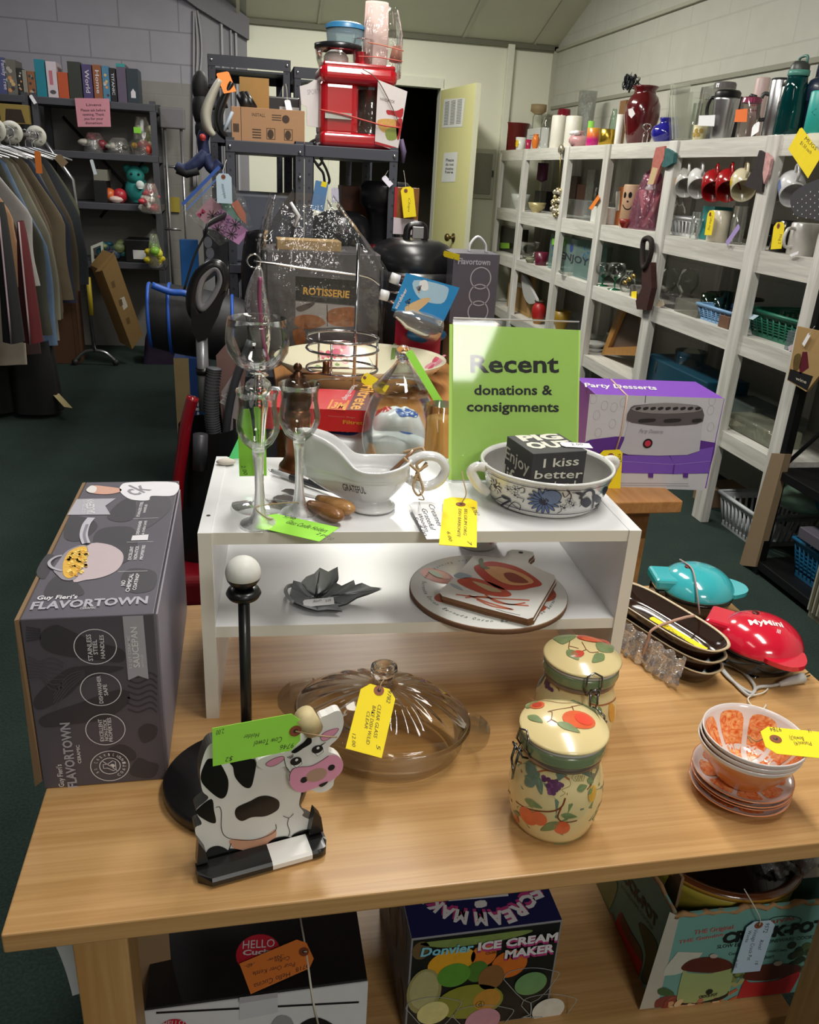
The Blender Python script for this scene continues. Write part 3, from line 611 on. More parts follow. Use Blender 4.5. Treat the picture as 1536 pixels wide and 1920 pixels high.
m.tube(cr([gvb+V(p) for p in ((.06,-.028,.06),(.052,-.036,.045),(.058,-.044,.034),(.066,-.040,.04),(.062,-.03,.056))],6,True),.0018,TWINE,6,True);m.build('twine_bow',sp_)
price_tag('white price tag hanging over the riser edge below the gravy boat',WHT,onz(765,942,RZ+.006),onz(800,1012,RZ+.003),onz(812,932,RZ+.006),
    [('Creamer',(803,947),(822,990),(812,943)),('Grateful',(790,955),(808,995),(798,951)),('Wooden',(783,965),(798,998),(790,962)),('Spoon',(775,970),(788,1000),(782,967)),('4.00',(785,985),(794,1006),(791,982))],(785,938),[gvb+V((.066,-.05,.03)),gvb+V((.06,-.04,.04))],scol=TWINE,eye=False)
price_tag('yellow price tag hanging over the riser edge beside the white one',YEL,onz(833,932,RZ+.006),onz(823,1022,RZ+.003),onz(895,944,RZ+.006),
    [('9782',(882,952),(892,968),(888,948)),('BELGIUM ORG',(871,955),(869,1005),(877,955)),('DISH BARBONITE',(860,955),(857,1008),(866,955)),('6.00',(838,998),(842,1016),(844,996)),('7',(876,1016),(878,1024),(883,1014))],(864,947),[onz(874,928,RZ+.02),onz(870,905,RZ+.035),onz(866,885,RZ+.04)],scol=TWINE)
# ================================================================ sign in acrylic holder
sA,sB=onz(843,903,RZ),onz(1090,903,RZ);sx=(sB-sA).normalized();bk=V((0,0,1)).cross(sx);tl=radians(19)
sup=V((0,0,1))*cos(tl)+bk*sin(tl);sn=sx.cross(sup);spl=PL(sA,sx,sn)
o=thing('sign_holder','bright green Recent donations sign in a clear acrylic stand','sign',(sA+sB)/2)
Ms=Mx(((spl.x.x,spl.y.x,spl.n.x,sA.x),(spl.x.y,spl.y.y,spl.n.y,sA.y),(spl.x.z,spl.y.z,spl.n.z,sA.z),(0,0,0,1)))
SW=.2145;m=MB();GS=c('#b0d866',.55,var=.02);m.prism([(-.002,.002),(SW,.002),(SW+.001,.2455),(-.002,.2490)],-.0004,0,GS,Ms)
TX=c('#18191b',.6)
m.ptext(spl,'Recent',(882,699),(1048,699),(884,665),TX,1,.024);m.ptext(spl,'donations &',(889,741),(1036,741),(889,722),TX,1,.024);m.ptext(spl,'consignments',(875,772),(1048,773),(877,753),TX,1,.024)
m.build('paper_sheet',o)
m=MB();m.prism([(.004,0),(SW-.002,0),(SW-.002,.259),(.004,.259)],.0012,.0026,ACRYL,Ms);m.build('front_pane',o)
m=MB();m.prism([(.004,0),(SW-.002,0),(SW-.002,.259),(.004,.259)],-.003,-.0016,ACRYL,Ms);m.bx(.004,SW-.002,.258,.2595,-.003,.0026,c('#cfd4d6',.15),0,Ms);m.build('back_pane',o)
MB().prism([(.004,0),(SW-.002,0),(SW-.002,.07),(.004,.07)],RZ+.0002,RZ+.0018,ACRYL,Mx(((sx.x,bk.x,0,sA.x),(sx.y,bk.y,0,sA.y),(0,0,1,0),(0,0,0,1)))).build('foot_pane',o)
# ================================================================ white bowl with dark floral band, and the word block in it
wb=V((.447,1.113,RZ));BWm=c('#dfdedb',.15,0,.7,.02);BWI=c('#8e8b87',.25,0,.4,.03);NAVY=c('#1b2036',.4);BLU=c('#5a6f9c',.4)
o=thing('floral_bowl','white two-handled ceramic bowl with a dark blue floral band','bowl',wb)
wbr=lambda z:.0835+(z-RZ)*.32
outp=[(0,0),(.076,0),(.082,.004),(.0850,.008),(.0985,.050),(.1005,.056),(.1025,.059),(.1005,.062),(.0975,.061),(.0955,.056)]
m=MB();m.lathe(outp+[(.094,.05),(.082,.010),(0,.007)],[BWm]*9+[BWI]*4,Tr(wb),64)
sc_=SC(wb.x,wb.y,wbr,.083)
zz0,zz1=RZ+.010,RZ+.052
for zz,ww in ((zz0,.0012),(zz1,.0012)):m.line(sc_,[(.083*2*pi*i/64,zz) for i in range(65)],ww,NAVY,1)
B3=cvt(760,580,.29948)
def flower(px,r,petals,m1,m2,kk=1):
 q=sc_.pt(*B3(px)[0])
 for i in range(petals):
  a=2*pi*i/petals;m.disc(sc_,q.x+r*.62*cos(a),q.y+r*.62*sin(a),r*.42,m1,kk,r*.42*(2.6/petals**.5)*.42,a,10)
  m.disc(sc_,q.x+r*.62*cos(a),q.y+r*.62*sin(a),r*.34,m2,kk+.6,r*.3*(2.6/petals**.5)*.42,a,10)
 m.disc(sc_,q.x,q.y,r*.28,m1,kk+1,n=10)
flower((870,1205),.0215,16,NAVY,BLU)
q=sc_.pt(*B3((915,1180))[0]);m.disc(sc_,q.x,q.y,.0125,NAVY,1);m.disc(sc_,q.x,q.y,.0115,c('#6f83a8',.4,var=.5,sc=900),2)
flower((565,1110),.012,9,NAVY,BWm);
for p in ((645,1130),(690,1128),(688,1166),(995,1245),(1050,1230),(1028,1205)):flower(p,.0058,6,NAVY,BWm)
def st(p,w=.0011,k=1):m.pline(sc_,B3(*p),w,NAVY,k,False,5)
st([(520,1040),(545,1080),(530,1150),(560,1190),(620,1180),(680,1230),(720,1260)]);st([(700,1130),(740,1120),(745,1150),(720,1150)]);st([(690,1175),(740,1190),(735,1210)])
st([(640,1250),(680,1210),(720,1230),(715,1260)]);st([(545,1190),(540,1170),(570,1200)]);st([(985,1150),(1000,1180),(1030,1150),(1010,1135),(1040,1170),(1020,1220)]);st([(950,1280),(980,1260),(970,1230)])
st([(1045,1150),(1090,1160),(1110,1200),(1090,1240)]);st([(1090,1190),(1140,1140),(1180,1150),(1170,1250)],.0035);st([(1130,1160),(1100,1190),(1120,1230)]);st([(1200,1180),(1230,1150),(1240,1180),(1210,1210)]);st([(1220,1150),(1250,1110)],.002)
st([(515,1030),(512,1200)]);st([(600,1230),(660,1200)],.003)
for p in ([(600,1165),(640,1180),(660,1195),(620,1190)],[(1095,1215),(1140,1180),(1165,1215),(1130,1245)],[(1170,1180),(1200,1165),(1225,1195),(1195,1215)],[(1060,1150),(1100,1148),(1120,1165),(1085,1165)],[(1190,1240),(1230,1200),(1245,1215),(1210,1250)],[(1235,1150),(1262,1110),(1265,1150),(1245,1180)]):m.ppoly(sc_,B3(*p),NAVY,1,3)
m.build('body',o)
def bhandle(sg):
 a0=radians(184 if sg<0 else 8);ca,sa=cos(a0),sin(a0);pp=[(.099,.055),(.112,.057),(.121,.051),(.117,.040),(.107,.026),(.091,.014)]
 MB().tube(cr([wb+V((r*ca,r*sa,z)) for r,z in pp],5,False),.0058,BWm,10,flat=1.3).build('handle',o)
 mm=MB();
bhandle(-1);bhandle(1)
MB().tube([wb+V((.108*cos(radians(184)),.108*sin(radians(184)),.0642)),wb+V((.12*cos(radians(184)),.12*sin(radians(184)),.058))],.002,NAVY,5).build('handle_stripe',o)
kz=1.043;P00,P10,P01=onz(1000,852,kz),onz(1115,845,kz),onz(950,811,kz);ux=(P10-P00).normalized();kw=.088;rzb=atan2(ux.y,ux.x)
kb=thing('word_block','dark grey wooden block lettered PIG OUT standing in the floral bowl','sign block',(P00.x,P00.y,RZ+.0075),rzb)
Mk=Tr((P00.x,P00.y,0),rzb);CH=c('#3c3b3d',.6,var=.15,sc=60);CRM=c('#d9d6c8',.6)
m=MB();m.bx(0,kw,0,kw*.98,RZ+.0075,kz,CH,.001,Mk);vx=V((cos(rzb),sin(rzb),0));vy=V((-sin(rzb),cos(rzb),0))
f1=PL(P00,vx,-vy);f2=PL(P00,vy,-vx);f2.x=-vy;f2.y=f2.n.cross(f2.x);f3=PL(P00,vx,(0,0,1))
def kt(pl,t,a,b,h,bold=.01):m.ptext(pl,t,B3(a)[0],B3(b)[0],B3(h)[0],CRM,1,bold)
kt(f1,'I kiss',(862,994),(1084,977),(860,938));kt(f1,'better',(806,1064),(1106,1058),(806,1010));kt(f1,'than I',(900,1130),(1060,1122),(900,1080))
a_=f2.pt(*B3((622,885))[0]);m.text(f2,'Enjoy',(-.086,-.034),(-.006,-.034),.020,CRM,1,.01);m.text(f2,'life',(-.086,-.068),(-.03,-.068),.026,CRM,1,.01)
m.text(f3,'PIG',(.012,.058),(.082,.058),.027,CRM,1,.05);m.text(f3,'OUT',(.008,.022),(.082,.022),.028,CRM,1,.05)
m.build('block',kb)
price_tag('small white price tag lying on top of the dark word block',WHT,onz(1055,838,kz+.002),onz(1112,841,kz+.001),onz(1062,830,kz+.002),[('2.00',(1072,836),(1095,836),(1072,832))],None,None,eye=False)
# ================================================================ cow paper towel holder
ct_=radians(12.6);td=V((cos(ct_),sin(ct_),0));cn=V((sin(ct_),-cos(ct_),0))
cpl=PL((-.056,.737,TZ),td,cn);Mc=Mx(((td.x,0,cn.x,cpl.o.x),(td.y,0,cn.y,cpl.o.y),(0,1,0,TZ),(0,0,0,1)))
B4=cvt(320,1000,.35412);CW=c('#e6e4e0',.45,var=.04);CB=c('#0f0f10',.35,0,.2);PK=c('#e39ab8',.45);LN=c('#1b1a1c',.5)
cow=thing('towel_holder','painted wooden cow paper towel holder, black and white, on the table','towel holder',(-.012,.83,TZ))
def cq(p,rnd=4):q=[cpl.pt(*a) for a in B4(*p)];return [(a.x,a.y) for a in (cr(q,rnd) if rnd else q)]
body=[(160,1235),(195,1135),(250,1108),(360,1125),(470,1140),(560,1150),(640,1170),(690,1260),(692,1370),(680,1440),(705,1478),(700,1500),(760,1530),(790,1570),(760,1620),(500,1668),(230,1716),(190,1700),(165,1640),(135,1600),(132,1560),(165,1540),(140,1490),(140,1460),(200,1405),(170,1370),(158,1300)]
m=MB();m.prism(cq(body),-.018,0,CW,Mc,c('#55534f',.5));
def cp(p,mt,k=1,rnd=4):m.ppoly(cpl,B4(*p),mt,k,rnd)
cp([(190,1205),(215,1195),(250,1202),(300,1290),(305,1350),(290,1395),(260,1405),(210,1370),(165,1320),(162,1270)],CB)
cp([(315,1215),(380,1200),(450,1205),(440,1300),(425,1345),(400,1350),(370,1330),(340,1290),(330,1240)],CB)
cp([(340,1480),(355,1450),(420,1420),(470,1395),(520,1392),(570,1415),(575,1450),(555,1475),(500,1500),(430,1505),(380,1525),(350,1510)],CB)
cp([(138,1465),(215,1408),(230,1470),(240,1530),(215,1535),(170,1512),(142,1490)],CB)
cp([(310,1640),(330,1620),(430,1625),(500,1605),(555,1570),(555,1615),(520,1640),(480,1660),(440,1665),(390,1675),(350,1680)],c('#d9a184',.5))
cp([(185,1700),(205,1668),(250,1655),(295,1672),(310,1700),(230,1735),(190,1735)],CB,2);cp([(510,1650),(550,1615),(610,1605),(640,1620),(640,1650),(560,1660)],CB,2);cp([(640,1605),(690,1575),(750,1570),(770,1610),(660,1640)],CB,2);cp([(320,1700),(310,1670),(380,1678),(400,1700)],CB,2)
m.pline(cpl,B4((238,1452),(258,1448),(268,1480),(268,1560),(290,1605),(350,1622),(440,1622),(520,1598),(556,1570),(556,1540)),.0008,LN,3,False,4);m.pline(cpl,B4((320,1640),(308,1680),(312,1710)),.0008,LN,3,False,4)
m.pline(cpl,B4((595,1496),(625,1506),(650,1484)),.0008,LN,3,False,4);m.pline(cpl,B4((625,1506),(618,1540),(630,1580),(622,1605)),.0008,LN,3,False,4)
m.build('body',cow)
m=MB();Mh=Mc@Mx.Translation((0,0,.012))
hpl=PL(cpl.o+cn*.012,td,cn)
def hq(p,rnd=4):q=[hpl.pt(*a) for a in B4(*p)];return [(a.x,a.y) for a in (cr(q,rnd) if rnd else q)]
head=[(455,1225),(480,1195),(560,1168),(610,1160),(690,1110),(745,1062),(790,1040),(792,985),(830,965),(885,942),(910,962),(915,1020),(888,1085),(842,1130),(838,1160),(880,1175),(912,1212),(905,1262),(868,1305),(860,1340),(825,1368),(780,1375),(740,1362),(690,1374),(645,1350),(628,1310),(632,1268),(610,1238),(560,1248),(490,1252)]
m.prism(hq(head,3),-.012,0,CW,Mh)
def hp_(p,mt,k=1,rnd=4):m.ppoly(hpl,B4(*p),mt,k,rnd)
hp_([(628,1310),(632,1270),(660,1240),(740,1232),(795,1205),(835,1178),(880,1178),(911,1212),(905,1260),(865,1300),(800,1335),(740,1358),(690,1373),(645,1350)],PK,2)
m.pline(hpl,B4((628,1310),(632,1270),(660,1240),(740,1232),(795,1205),(835,1178)),.0007,LN,3,False,4)
hp_([(785,1330),(830,1312),(820,1328),(795,1342)],LN,4);m.pline(hpl,B4((632,1265),(610,1235),(600,1190)),.0007,LN,3,False,3)
hp_([(502,1222),(540,1195),(590,1180),(600,1195),(570,1220),(530,1235)],PK,2);hp_([(792,1080),(820,1050),(880,1032),(885,1045),(850,1080),(810,1100)],PK,2)
m.pline(hpl,B4((502,1222),(540,1195),(590,1180),(600,1195),(570,1220),(530,1235)),.0005,LN,3,True,3);m.pline(hpl,B4((792,1080),(820,1050),(880,1032),(885,1045),(850,1080),(810,1100)),.0005,LN,3,True,3)
hp_([(640,1155),(700,1110),(735,1075),(745,1110),(700,1140),(660,1165)],CB,2)
def hd(p,r,mt,k,ry=None):q=hpl.pt(*B4(p)[0]);m.disc(hpl,q.x,q.y,r,mt,k,ry)
for e in ((662,1205),(775,1142)):
 hd((e[0]+8,e[1]+12),.0075,c('#ecebe8',.4),3,.006);hd(e,.0065,LN,4,.0055);hd((e[0]+3,e[1]-8),.0018,CW,5)
 for k in range(4):m.pline(hpl,B4((e[0]-20+k*4-(8 if e[0]<700 else -30),e[1]-14-k*2),(e[0]-46+k*10+(60 if e[0]>700 else 0),e[1]-22-k*5)),.0007,LN,4)
 m.pline(hpl,B4((e[0]-22,e[1]+14),(e[0]+2,e[1]+36),(e[0]+32,e[1]+14),(e[0]+28,e[1]-8)),.0006,LN,4)
hd((705,1305),.0042,LN,3);hd((850,1240),.0042,LN,3);hd((771,1279),.0125,c('#b3927e',.5),3,.009)
hd_=m.build('head',cow)
a,b=hpl.w(*hpl.pt(*B4((700,950))[0]),.004),hpl.w(*hpl.pt(*B4((755,1040))[0]),.0)
MB().tube([a,b],[.0115,.0115],c('#cdbb8d',.6,var=.12,sc=200),14).build('horn_peg',hd_)
Mb=Mx(((td.x,-td.y,0,-.061),(td.y,td.x,0,.702),(0,0,1,TZ),(0,0,0,1)));m=MB()
def slab(x0,x1,mt,rl=0,rr=0):
 prof=[(0,.003),(0,.009),(.003,.012),(.018,.0135),(.030,.0135),(.030,0),(.003,0)]
 nn=6;X=[x0+(x1-x0)*i/nn for i in range(nn+1)];vs=[]
 for x in X:
  ins=0
  if rl and x-x0<.014:ins=.014-sqrt(max(.014**2-(.014-(x-x0))**2,0))
  if rr and x1-x<.014:ins=max(ins,.014-sqrt(max(.014**2-(.014-(x1-x))**2,0)))
  vs+=[(x,max(y,ins),z) for y,z in prof]
 k=len(prof);fs=[(i*k+j,i*k+(j+1)%k,(i+1)*k+(j+1)%k,(i+1)*k+j) for i in range(nn) for j in range(k)]+[list(range(k))[::-1],list(range(nn*k,nn*k+k))]
 m.add(vs,[q[::-1] for q in fs],mt,Mb)
slab(0,.082,CB,1);slab(.082,.129,CW);slab(.129,.150,CB,0,1)
Mw=Mb@Mx.Rotation(radians(90),4,'X')
m.prism([(.001,.018),(.014,.018),(.011,.034),(.004,.050)],-.034,-.022,CB,Mw);m.prism([(.132,.018),(.149,.018),(.146,.040),(.138,.052),(.135,.036)],-.034,-.022,CB,Mw)
m.build('base_block',cow)
rod=ony(456,1075,.865);rb=V((rod.x-.001,.865,TZ))
MB().lathe([(0,0),(.088,0),(.092,.004),(.092,.016),(.088,.02),(0,.02)],CB,Tr((-.022,.868,TZ)),48).build('round_base',cow)
MB().tube([rb+V((0,0,.018)),V((rod.x,.865,rod.z-.03))],.0068,CB,16).build('rod',cow)
MB().lathe([(0,-.034),(.011,-.034),(.018,-.031),(.0205,-.026),(.018,-.021),(.012,-.019),(0,-.019)],CB,Tr(rod),24).build('collar',cow)
m=MB();k=14;pp=[(.0205*sin(pi*i/k),-.0205*cos(pi*i/k)) for i in range(k+1)];m.lathe(pp,[CB]*6+[c('#d9d8d2',.55,var=.1,sc=120)]*8,Tr(rod),28);m.build('ball_finial',cow)
tpl=PL(cpl.o+cn*.026,td,cn+V((0,0,.03)))
tw_=lambda x,y:tpl.w(*tpl.pt(*B4((x,y))[0]))
bt=lambda a:B4(a)[0]
price_tag('lime green price tag tied to the cow paper towel holder',LIME,tw_(690,950),tw_(220,1036),tw_(732,1135),
    [('Cow Towel',bt((590,1078)),bt((440,1103)),bt((595,1108))),('Holder',bt((470,1058)),bt((386,1070)),bt((473,1082))),('9746',bt((652,1112)),bt((580,1124)),bt((655,1138))),('2.00',bt((284,1036)),bt((240,1046)),bt((286,1062))),('$2',bt((330,1182)),bt((290,1190)),bt((333,1206)))],
    bt((660,1048)),[tw_(740,1055)+cn*.004,tw_(800,1060)+cn*.006,tw_(880,1082)],scol=TWINE)
# ================================================================ oval clear glass casserole
oc=V((.176,.928,TZ));oa=radians(-26.6);To=Tr(oc,oa)
o=thing('glass_casserole','oval clear glass casserole dish with a swirled lid and knob','casserole dish',oc,oa)
DG=thin('ovenproof_glass','#fbfaf6',.9,edge=.2,body=.02)
m=MB();m.lathe([(0,.003),(.098,.003),(.108,.010),(.114,.022),(.119,.050),(.124,.053),(.124,.056),(.119,.057),(.114,.050),(.108,.022),(.102,.013),(0,.008)],DG,To,64,1,.78)
for sg in (-1,1):m.prism(cr([(sg*.115,-.040),(sg*.138,-.034),(sg*.150,-.014),(sg*.150,.014),(sg*.138,.034),(sg*.115,.040)],3),.049,.056,DG,To)
m.build('dish',o)
def lidf(u,v):
 th=u*2*pi;r=v*.118;z=.062+.040*(1-v**2.2);rib=.0016*sin(22*th+v*5)*min(1,v*3)*(1-v**6)
 return (r*cos(th),r*sin(th)*.78,z+rib)
m=MB();m.sheet(lambda u,v:lidf(u,.06+.94*v),132,14,DG,To,cu=True);m.lathe([(.118,.062),(.122,.0605),(.122,.0575),(.114,.0575),(.113,.061)],DG,To,64,1,.78);ld_=m.build('lid',o)
MB().lathe([(0,.100),(.022,.1005),(.013,.106),(.0105,.111),(.016,.117),(.0185,.125),(.0175,.131),(.012,.134),(0,.1325)],GLASSK,To,32).build('lid_knob',ld_)
price_tag('yellow price tag hanging from the knob of the oval glass casserole',YEL,onz(680,1279,TZ+.128),onz(648,1404,TZ+.078),onz(746,1291,TZ+.120),
    [('CLEAR GLASS',bt((1098,910)),bt((1074,1085)),bt((1118,910))),('BAKE DISH W/LID',bt((1070,914)),bt((1034,1118)),bt((1090,914))),('CLEAR',bt((1040,945)),bt((1026,1034)),bt((1058,945))),('9782',bt((1150,834)),bt((1142,900)),bt((1172,834))),('12.00',bt((962,1062)),bt((960,1132)),bt((982,1062))),('5',bt((1090,1122)),bt((1090,1150)),bt((1112,1122)))],bt((1103,835)),[onz(715,1282,TZ+.128),onz(720,1276,TZ+.124)],scol=TWINE)
# ================================================================ fruit canisters
B5=cvt(760,1000,.3125);CC=c('#e3cf98',.22,0,.6,.06,12);GRN=c('#7b8c66',.22,0,.6,.12,30);OGR=c('#e0653a',.3,0,.5,.18,90);RED=c('#c8432f',.3,0,.5,.15,90);LEAF=c('#7a8c5c',.35,0,.4,.25,120);LEAF2=c('#6b7f6d',.35,0,.4,.25,120);BRN=c('#7c4426',.4);GRP=c('#5b2a55',.3,0,.5);WIRE=c('#7d7c7c',.2,1)
def can_r(z):
 P=[(0,.047),(.008,.051),(.03,.0565),(.055,.0585),(.08,.0555),(.098,.049),(.104,.047),(.2,.047)]
 for (z0,r0),(z1,r1) in zip(P,P[1:]):
  if z <= z1:return r0+(r1-r0)*max(0,(z-z0))/(z1-z0)
 return .047
def lidz(r):return .1405+.0155*(1-(r/.054)**2.4) if r<.054 else .1405
def canister(label,ctr,clamp,art):
 o=thing('canister',label,'canister',ctr);T=Tr(ctr);m=MB()
 m.lathe([(0,0),(.044,0)]+[(can_r(z),z) for z in (.002,.008,.018,.03,.042,.055,.068,.08,.09,.098,.104)]+[(.0475,.108)],CC,T,48)
 sc=SC(ctr.x,ctr.y,lambda z:can_r(z-ctr.z),.056);art(m,sc,0);m.build('jar',o)
 MB().lathe([(.0475,.107),(.050,.108),(.0505,.113),(.049,.116)],c('#8d8078',.3,.6),T,48).build('metal_band',o)
 MB().lathe([(.047,.115),(.0515,.116),(.053,.120),(.0515,.124),(.0525,.128),(.051,.131),(.048,.132)],GRN,T,48).build('rim',o)
 MB().lathe([(.049,.1315),(.0515,.132),(.0515,.136),(.049,.1365)],c('#c9c8c3',.5),T,48).build('gasket',o)
 m=MB();m.lathe([(0,.136),(.052,.136),(.0545,.1385)]+[(r,lidz(r)) for r in (.0538,.052,.048,.042,.034,.024,.012,0)],[c('#41454d',.3)]*2+[CC]*8,T,48)
 sl=SZ(lambda x,y:ctr.z+lidz(hypot(x-ctr.x,y-ctr.y)),ctr.z+.155);art(m,sl,1);m.build('lid',o)
 for a in clamp:
  ca,sa=cos(a),sin(a);k=MB();R_=lambda r,t,z:ctr+V((r*ca-t*sa,r*sa+t*ca,z))
  k.tube([R_(.052,-.011,.118),R_(.058,-.011,.128),R_(.056,-.010,.142),R_(.053,0,.146),R_(.056,.010,.142),R_(.058,.011,.128),R_(.052,.011,.118)],.0014,WIRE,6)
  k.tube([R_(.051,-.007,.11),R_(.060,-.008,.115),R_(.066,-.006,.128),R_(.066,.006,.128),R_(.060,.008,.115),R_(.051,.007,.11)],.0014,WIRE,6)
  k.tube([R_(.062,-.005,.126),R_(.066,-.005,.105),R_(.064,0,.085),R_(.066,.005,.105),R_(.062,.005,.126)],.0016,WIRE,6);k.build('wire_clamp',o)
 return o
def leaf5(m,s,x0,y0,x1,y1,wd,mt,k=2):
 a,b=[s.pt(*q) for q in B5((x0,y0),(x1,y1))];d=b-a;n_=V((-d.y,d.x))*wd;m.dpoly(s,cr([a,a+d*.3+n_,a+d*.65+n_*.8,b,a+d*.65-n_*.7,a+d*.3-n_*.9],3),mt,k);m.line(s,[a,a+d*.9],.0006,c('#8fa56a',.4),k+1)
def blob5(m,s,x,y,rx,ry,mt,rot=0,k=2):
 q=s.pt(*B5((x,y))[0]);e=s.pt(*B5((x+rx,y))[0]);e2=s.pt(*B5((x,y+ry))[0]);m.disc(s,q.x,q.y,min((e-q).length,rx*.00032),mt,k,min((e2-q).length,ry*.00045),rot,20)
def ln5(m,s,p,w=.0012,mt=BRN,k=1):m.pline(s,B5(*p),w,mt,k,False,4)
def art1(m,s,lid):
 if lid:
  blob5(m,s,1043,1118,86,56,OGR);blob5(m,s,1070,1120,45,34,c('#e8503a',.3,0,.5),0,3);blob5(m,s,788,1032,43,28,OGR);blob5(m,s,790,1034,26,17,RED,0,3)
  ln5(m,s,[(750,995),(830,1005),(940,1022),(1065,1025),(990,1048),(860,1072),(880,1075),(875,1120),(850,1135)]);ln5(m,s,[(875,1120),(910,1138)]);ln5(m,s,[(1000,1040),(1012,1075)])
  leaf5(m,s,735,1055,790,1005,.28,LEAF);leaf5(m,s,870,992,975,992,.16,LEAF);leaf5(m,s,735,1100,825,1142,.2,LEAF);leaf5(m,s,910,1142,1050,1202,.2,LEAF)
  return
 ln5(m,s,[(645,1400),(700,1435),(790,1435),(850,1425),(920,1440),(985,1480)],.0022,c('#a8663a',.4));ln5(m,s,[(985,1480),(990,1515),(940,1540),(960,1560),(930,1580)],.0006,c('#a08a4a',.4))
 for i in range(4):ln5(m,s,[(1010+i*16,1450+10*(i%2)),(1000+i*18,1470),(1025+i*14,1490),(1040+i*12,1455)],.0006,c('#a09a5a',.4))
 leaf5(m,s,730,1370,800,1470,.3,LEAF2);leaf5(m,s,720,1510,810,1440,.3,LEAF2);leaf5(m,s,800,1460,820,1570,.22,LEAF2);leaf5(m,s,760,1480,720,1455,.3,LEAF2)
 rn=random.Random(2)
 for i,(x,y) in enumerate([(832,1465),(835,1480),(860,1478),(870,1500),(885,1492),(905,1490),(925,1505),(938,1512),(860,1515),(880,1520),(900,1515),(920,1528),(865,1538),(885,1540),(905,1540),(870,1558),(890,1560)]):blob5(m,s,x,y,15,14,GRP if i%3 else c('#74406e',.3,0,.5),0,2+.3*(i%3))
 ln5(m,s,[(605,1540),(640,1610),(720,1650),(800,1668),(890,1668),(940,1640),(960,1590)],.002);ln5(m,s,[(935,1650),(915,1700),(935,1730),(985,1735),(1030,1725)],.0018)
 blob5(m,s,735,1700,50,45,OGR);blob5(m,s,803,1712,46,40,OGR,0,3);blob5(m,s,940,1770,46,36,OGR,.3);blob5(m,s,670,1712,15,20,OGR);leaf5(m,s,720,1596,825,1650,.2,LEAF);leaf5(m,s,935,1690,1030,1702,.22,LEAF);leaf5(m,s,920,1732,812,1785,.2,LEAF);leaf5(m,s,605,1545,670,1640,.22,LEAF);leaf5(m,s,690,1690,650,1670,.2,LEAF)
 ln5(m,s,[(1160,1380),(1150,1440),(1110,1510),(1090,1540)],.0012);leaf5(m,s,1030,1540,1090,1515,.3,LEAF);leaf5(m,s,1090,1480,1130,1495,.3,LEAF);leaf5(m,s,1110,1380,1150,1410,.3,LEAF);leaf5(m,s,1140,1345,1165,1390,.25,LEAF);leaf5(m,s,1095,1570,1125,1520,.25,LEAF);blob5(m,s,1122,1565,22,46,c('#dfae45',.3,0,.5))
 leaf5(m,s,660,1320,668,1390,.2,LEAF2);leaf5(m,s,640,1480,655,1420,.2,LEAF2)
def art2(m,s,lid):
 if lid:
  blob5(m,s,1132,634,82,36,RED,.1);blob5(m,s,1120,640,50,22,OGR,.1,3);blob5(m,s,1033,727,42,24,RED);ln5(m,s,[(965,590),(1000,590),(1085,700),(1160,715)]);ln5(m,s,[(1005,600),(980,690),(1015,712)]);ln5(m,s,[(985,680),(1040,695)]);ln5(m,s,[(1085,702),(1060,712)])
  leaf5(m,s,955,605,945,670,.35,LEAF);leaf5(m,s,970,705,1040,775,.28,LEAF);leaf5(m,s,1165,712,1245,675,.25,LEAF);leaf5(m,s,1190,728,1120,790,.25,LEAF);return
 leaf5(m,s,800,810,800,910,.22,LEAF2);leaf5(m,s,830,850,790,930,.25,LEAF2)
 for x,y in ((845,890),(860,905),(848,920),(865,930),(880,940)):blob5(m,s,x,y,13,12,GRP)
 ln5(m,s,[(835,880),(880,890),(915,930),(925,950)],.0016);ln5(m,s,[(1100,1020),(1160,1035),(1230,1020),(1275,990)],.0022,c('#a8663a',.4));leaf5(m,s,1110,980,1160,1025,.25,LEAF);leaf5(m,s,1160,1040,1170,1100,.25,LEAF)
 blob5(m,s,1240,1080,26,60,c('#dc9a2f',.3,0,.5),.3)
cc1=onz(1032,1531,TZ);cc2=onz(1094,1218,TZ+.150);cc2.z=TZ
canister('cream fruit-painted canister in front, with its clamp on the left',cc1,[radians(192),radians(20)],art1)
canister('cream fruit-painted canister behind, with its clamp facing the camera',cc2,[radians(265)],art2)
# ================================================================ orange slice plates and bowls
ORW=c('#e3d9d6',.15,0,.6,.02);ORO=c('#d9803a',.2,0,.6,.06);ORR=c('#d8895a',.2,0,.6)
def pulp():
 m,nt,b,L=nodes('orange_pulp');tc=nt.nodes.new('ShaderNodeTexCoord');n=nt.nodes.new('ShaderNodeTexNoise');n.inputs['Scale'].default_value=90;n.inputs['Detail'].default_value=4;n.inputs['Distortion'].default_value=2
 r=nt.nodes.new('ShaderNodeValToRGB');r.color_ramp.elements[0].position=.35;r.color_ramp.elements[1].position=.68;r.color_ramp.elements[0].color=lin('#dc5c26');r.color_ramp.elements[1].color=lin('#f7bd80')
 L.new(tc.outputs['Object'],n.inputs['Vector']);L.new(n.outputs[0],r.inputs[0]);L.new(r.outputs[0],b.inputs['Base Color']);b.inputs['Roughness'].default_value=.15;b.inputs['Coat Weight'].default_value=.6;return m
PULP=pulp()
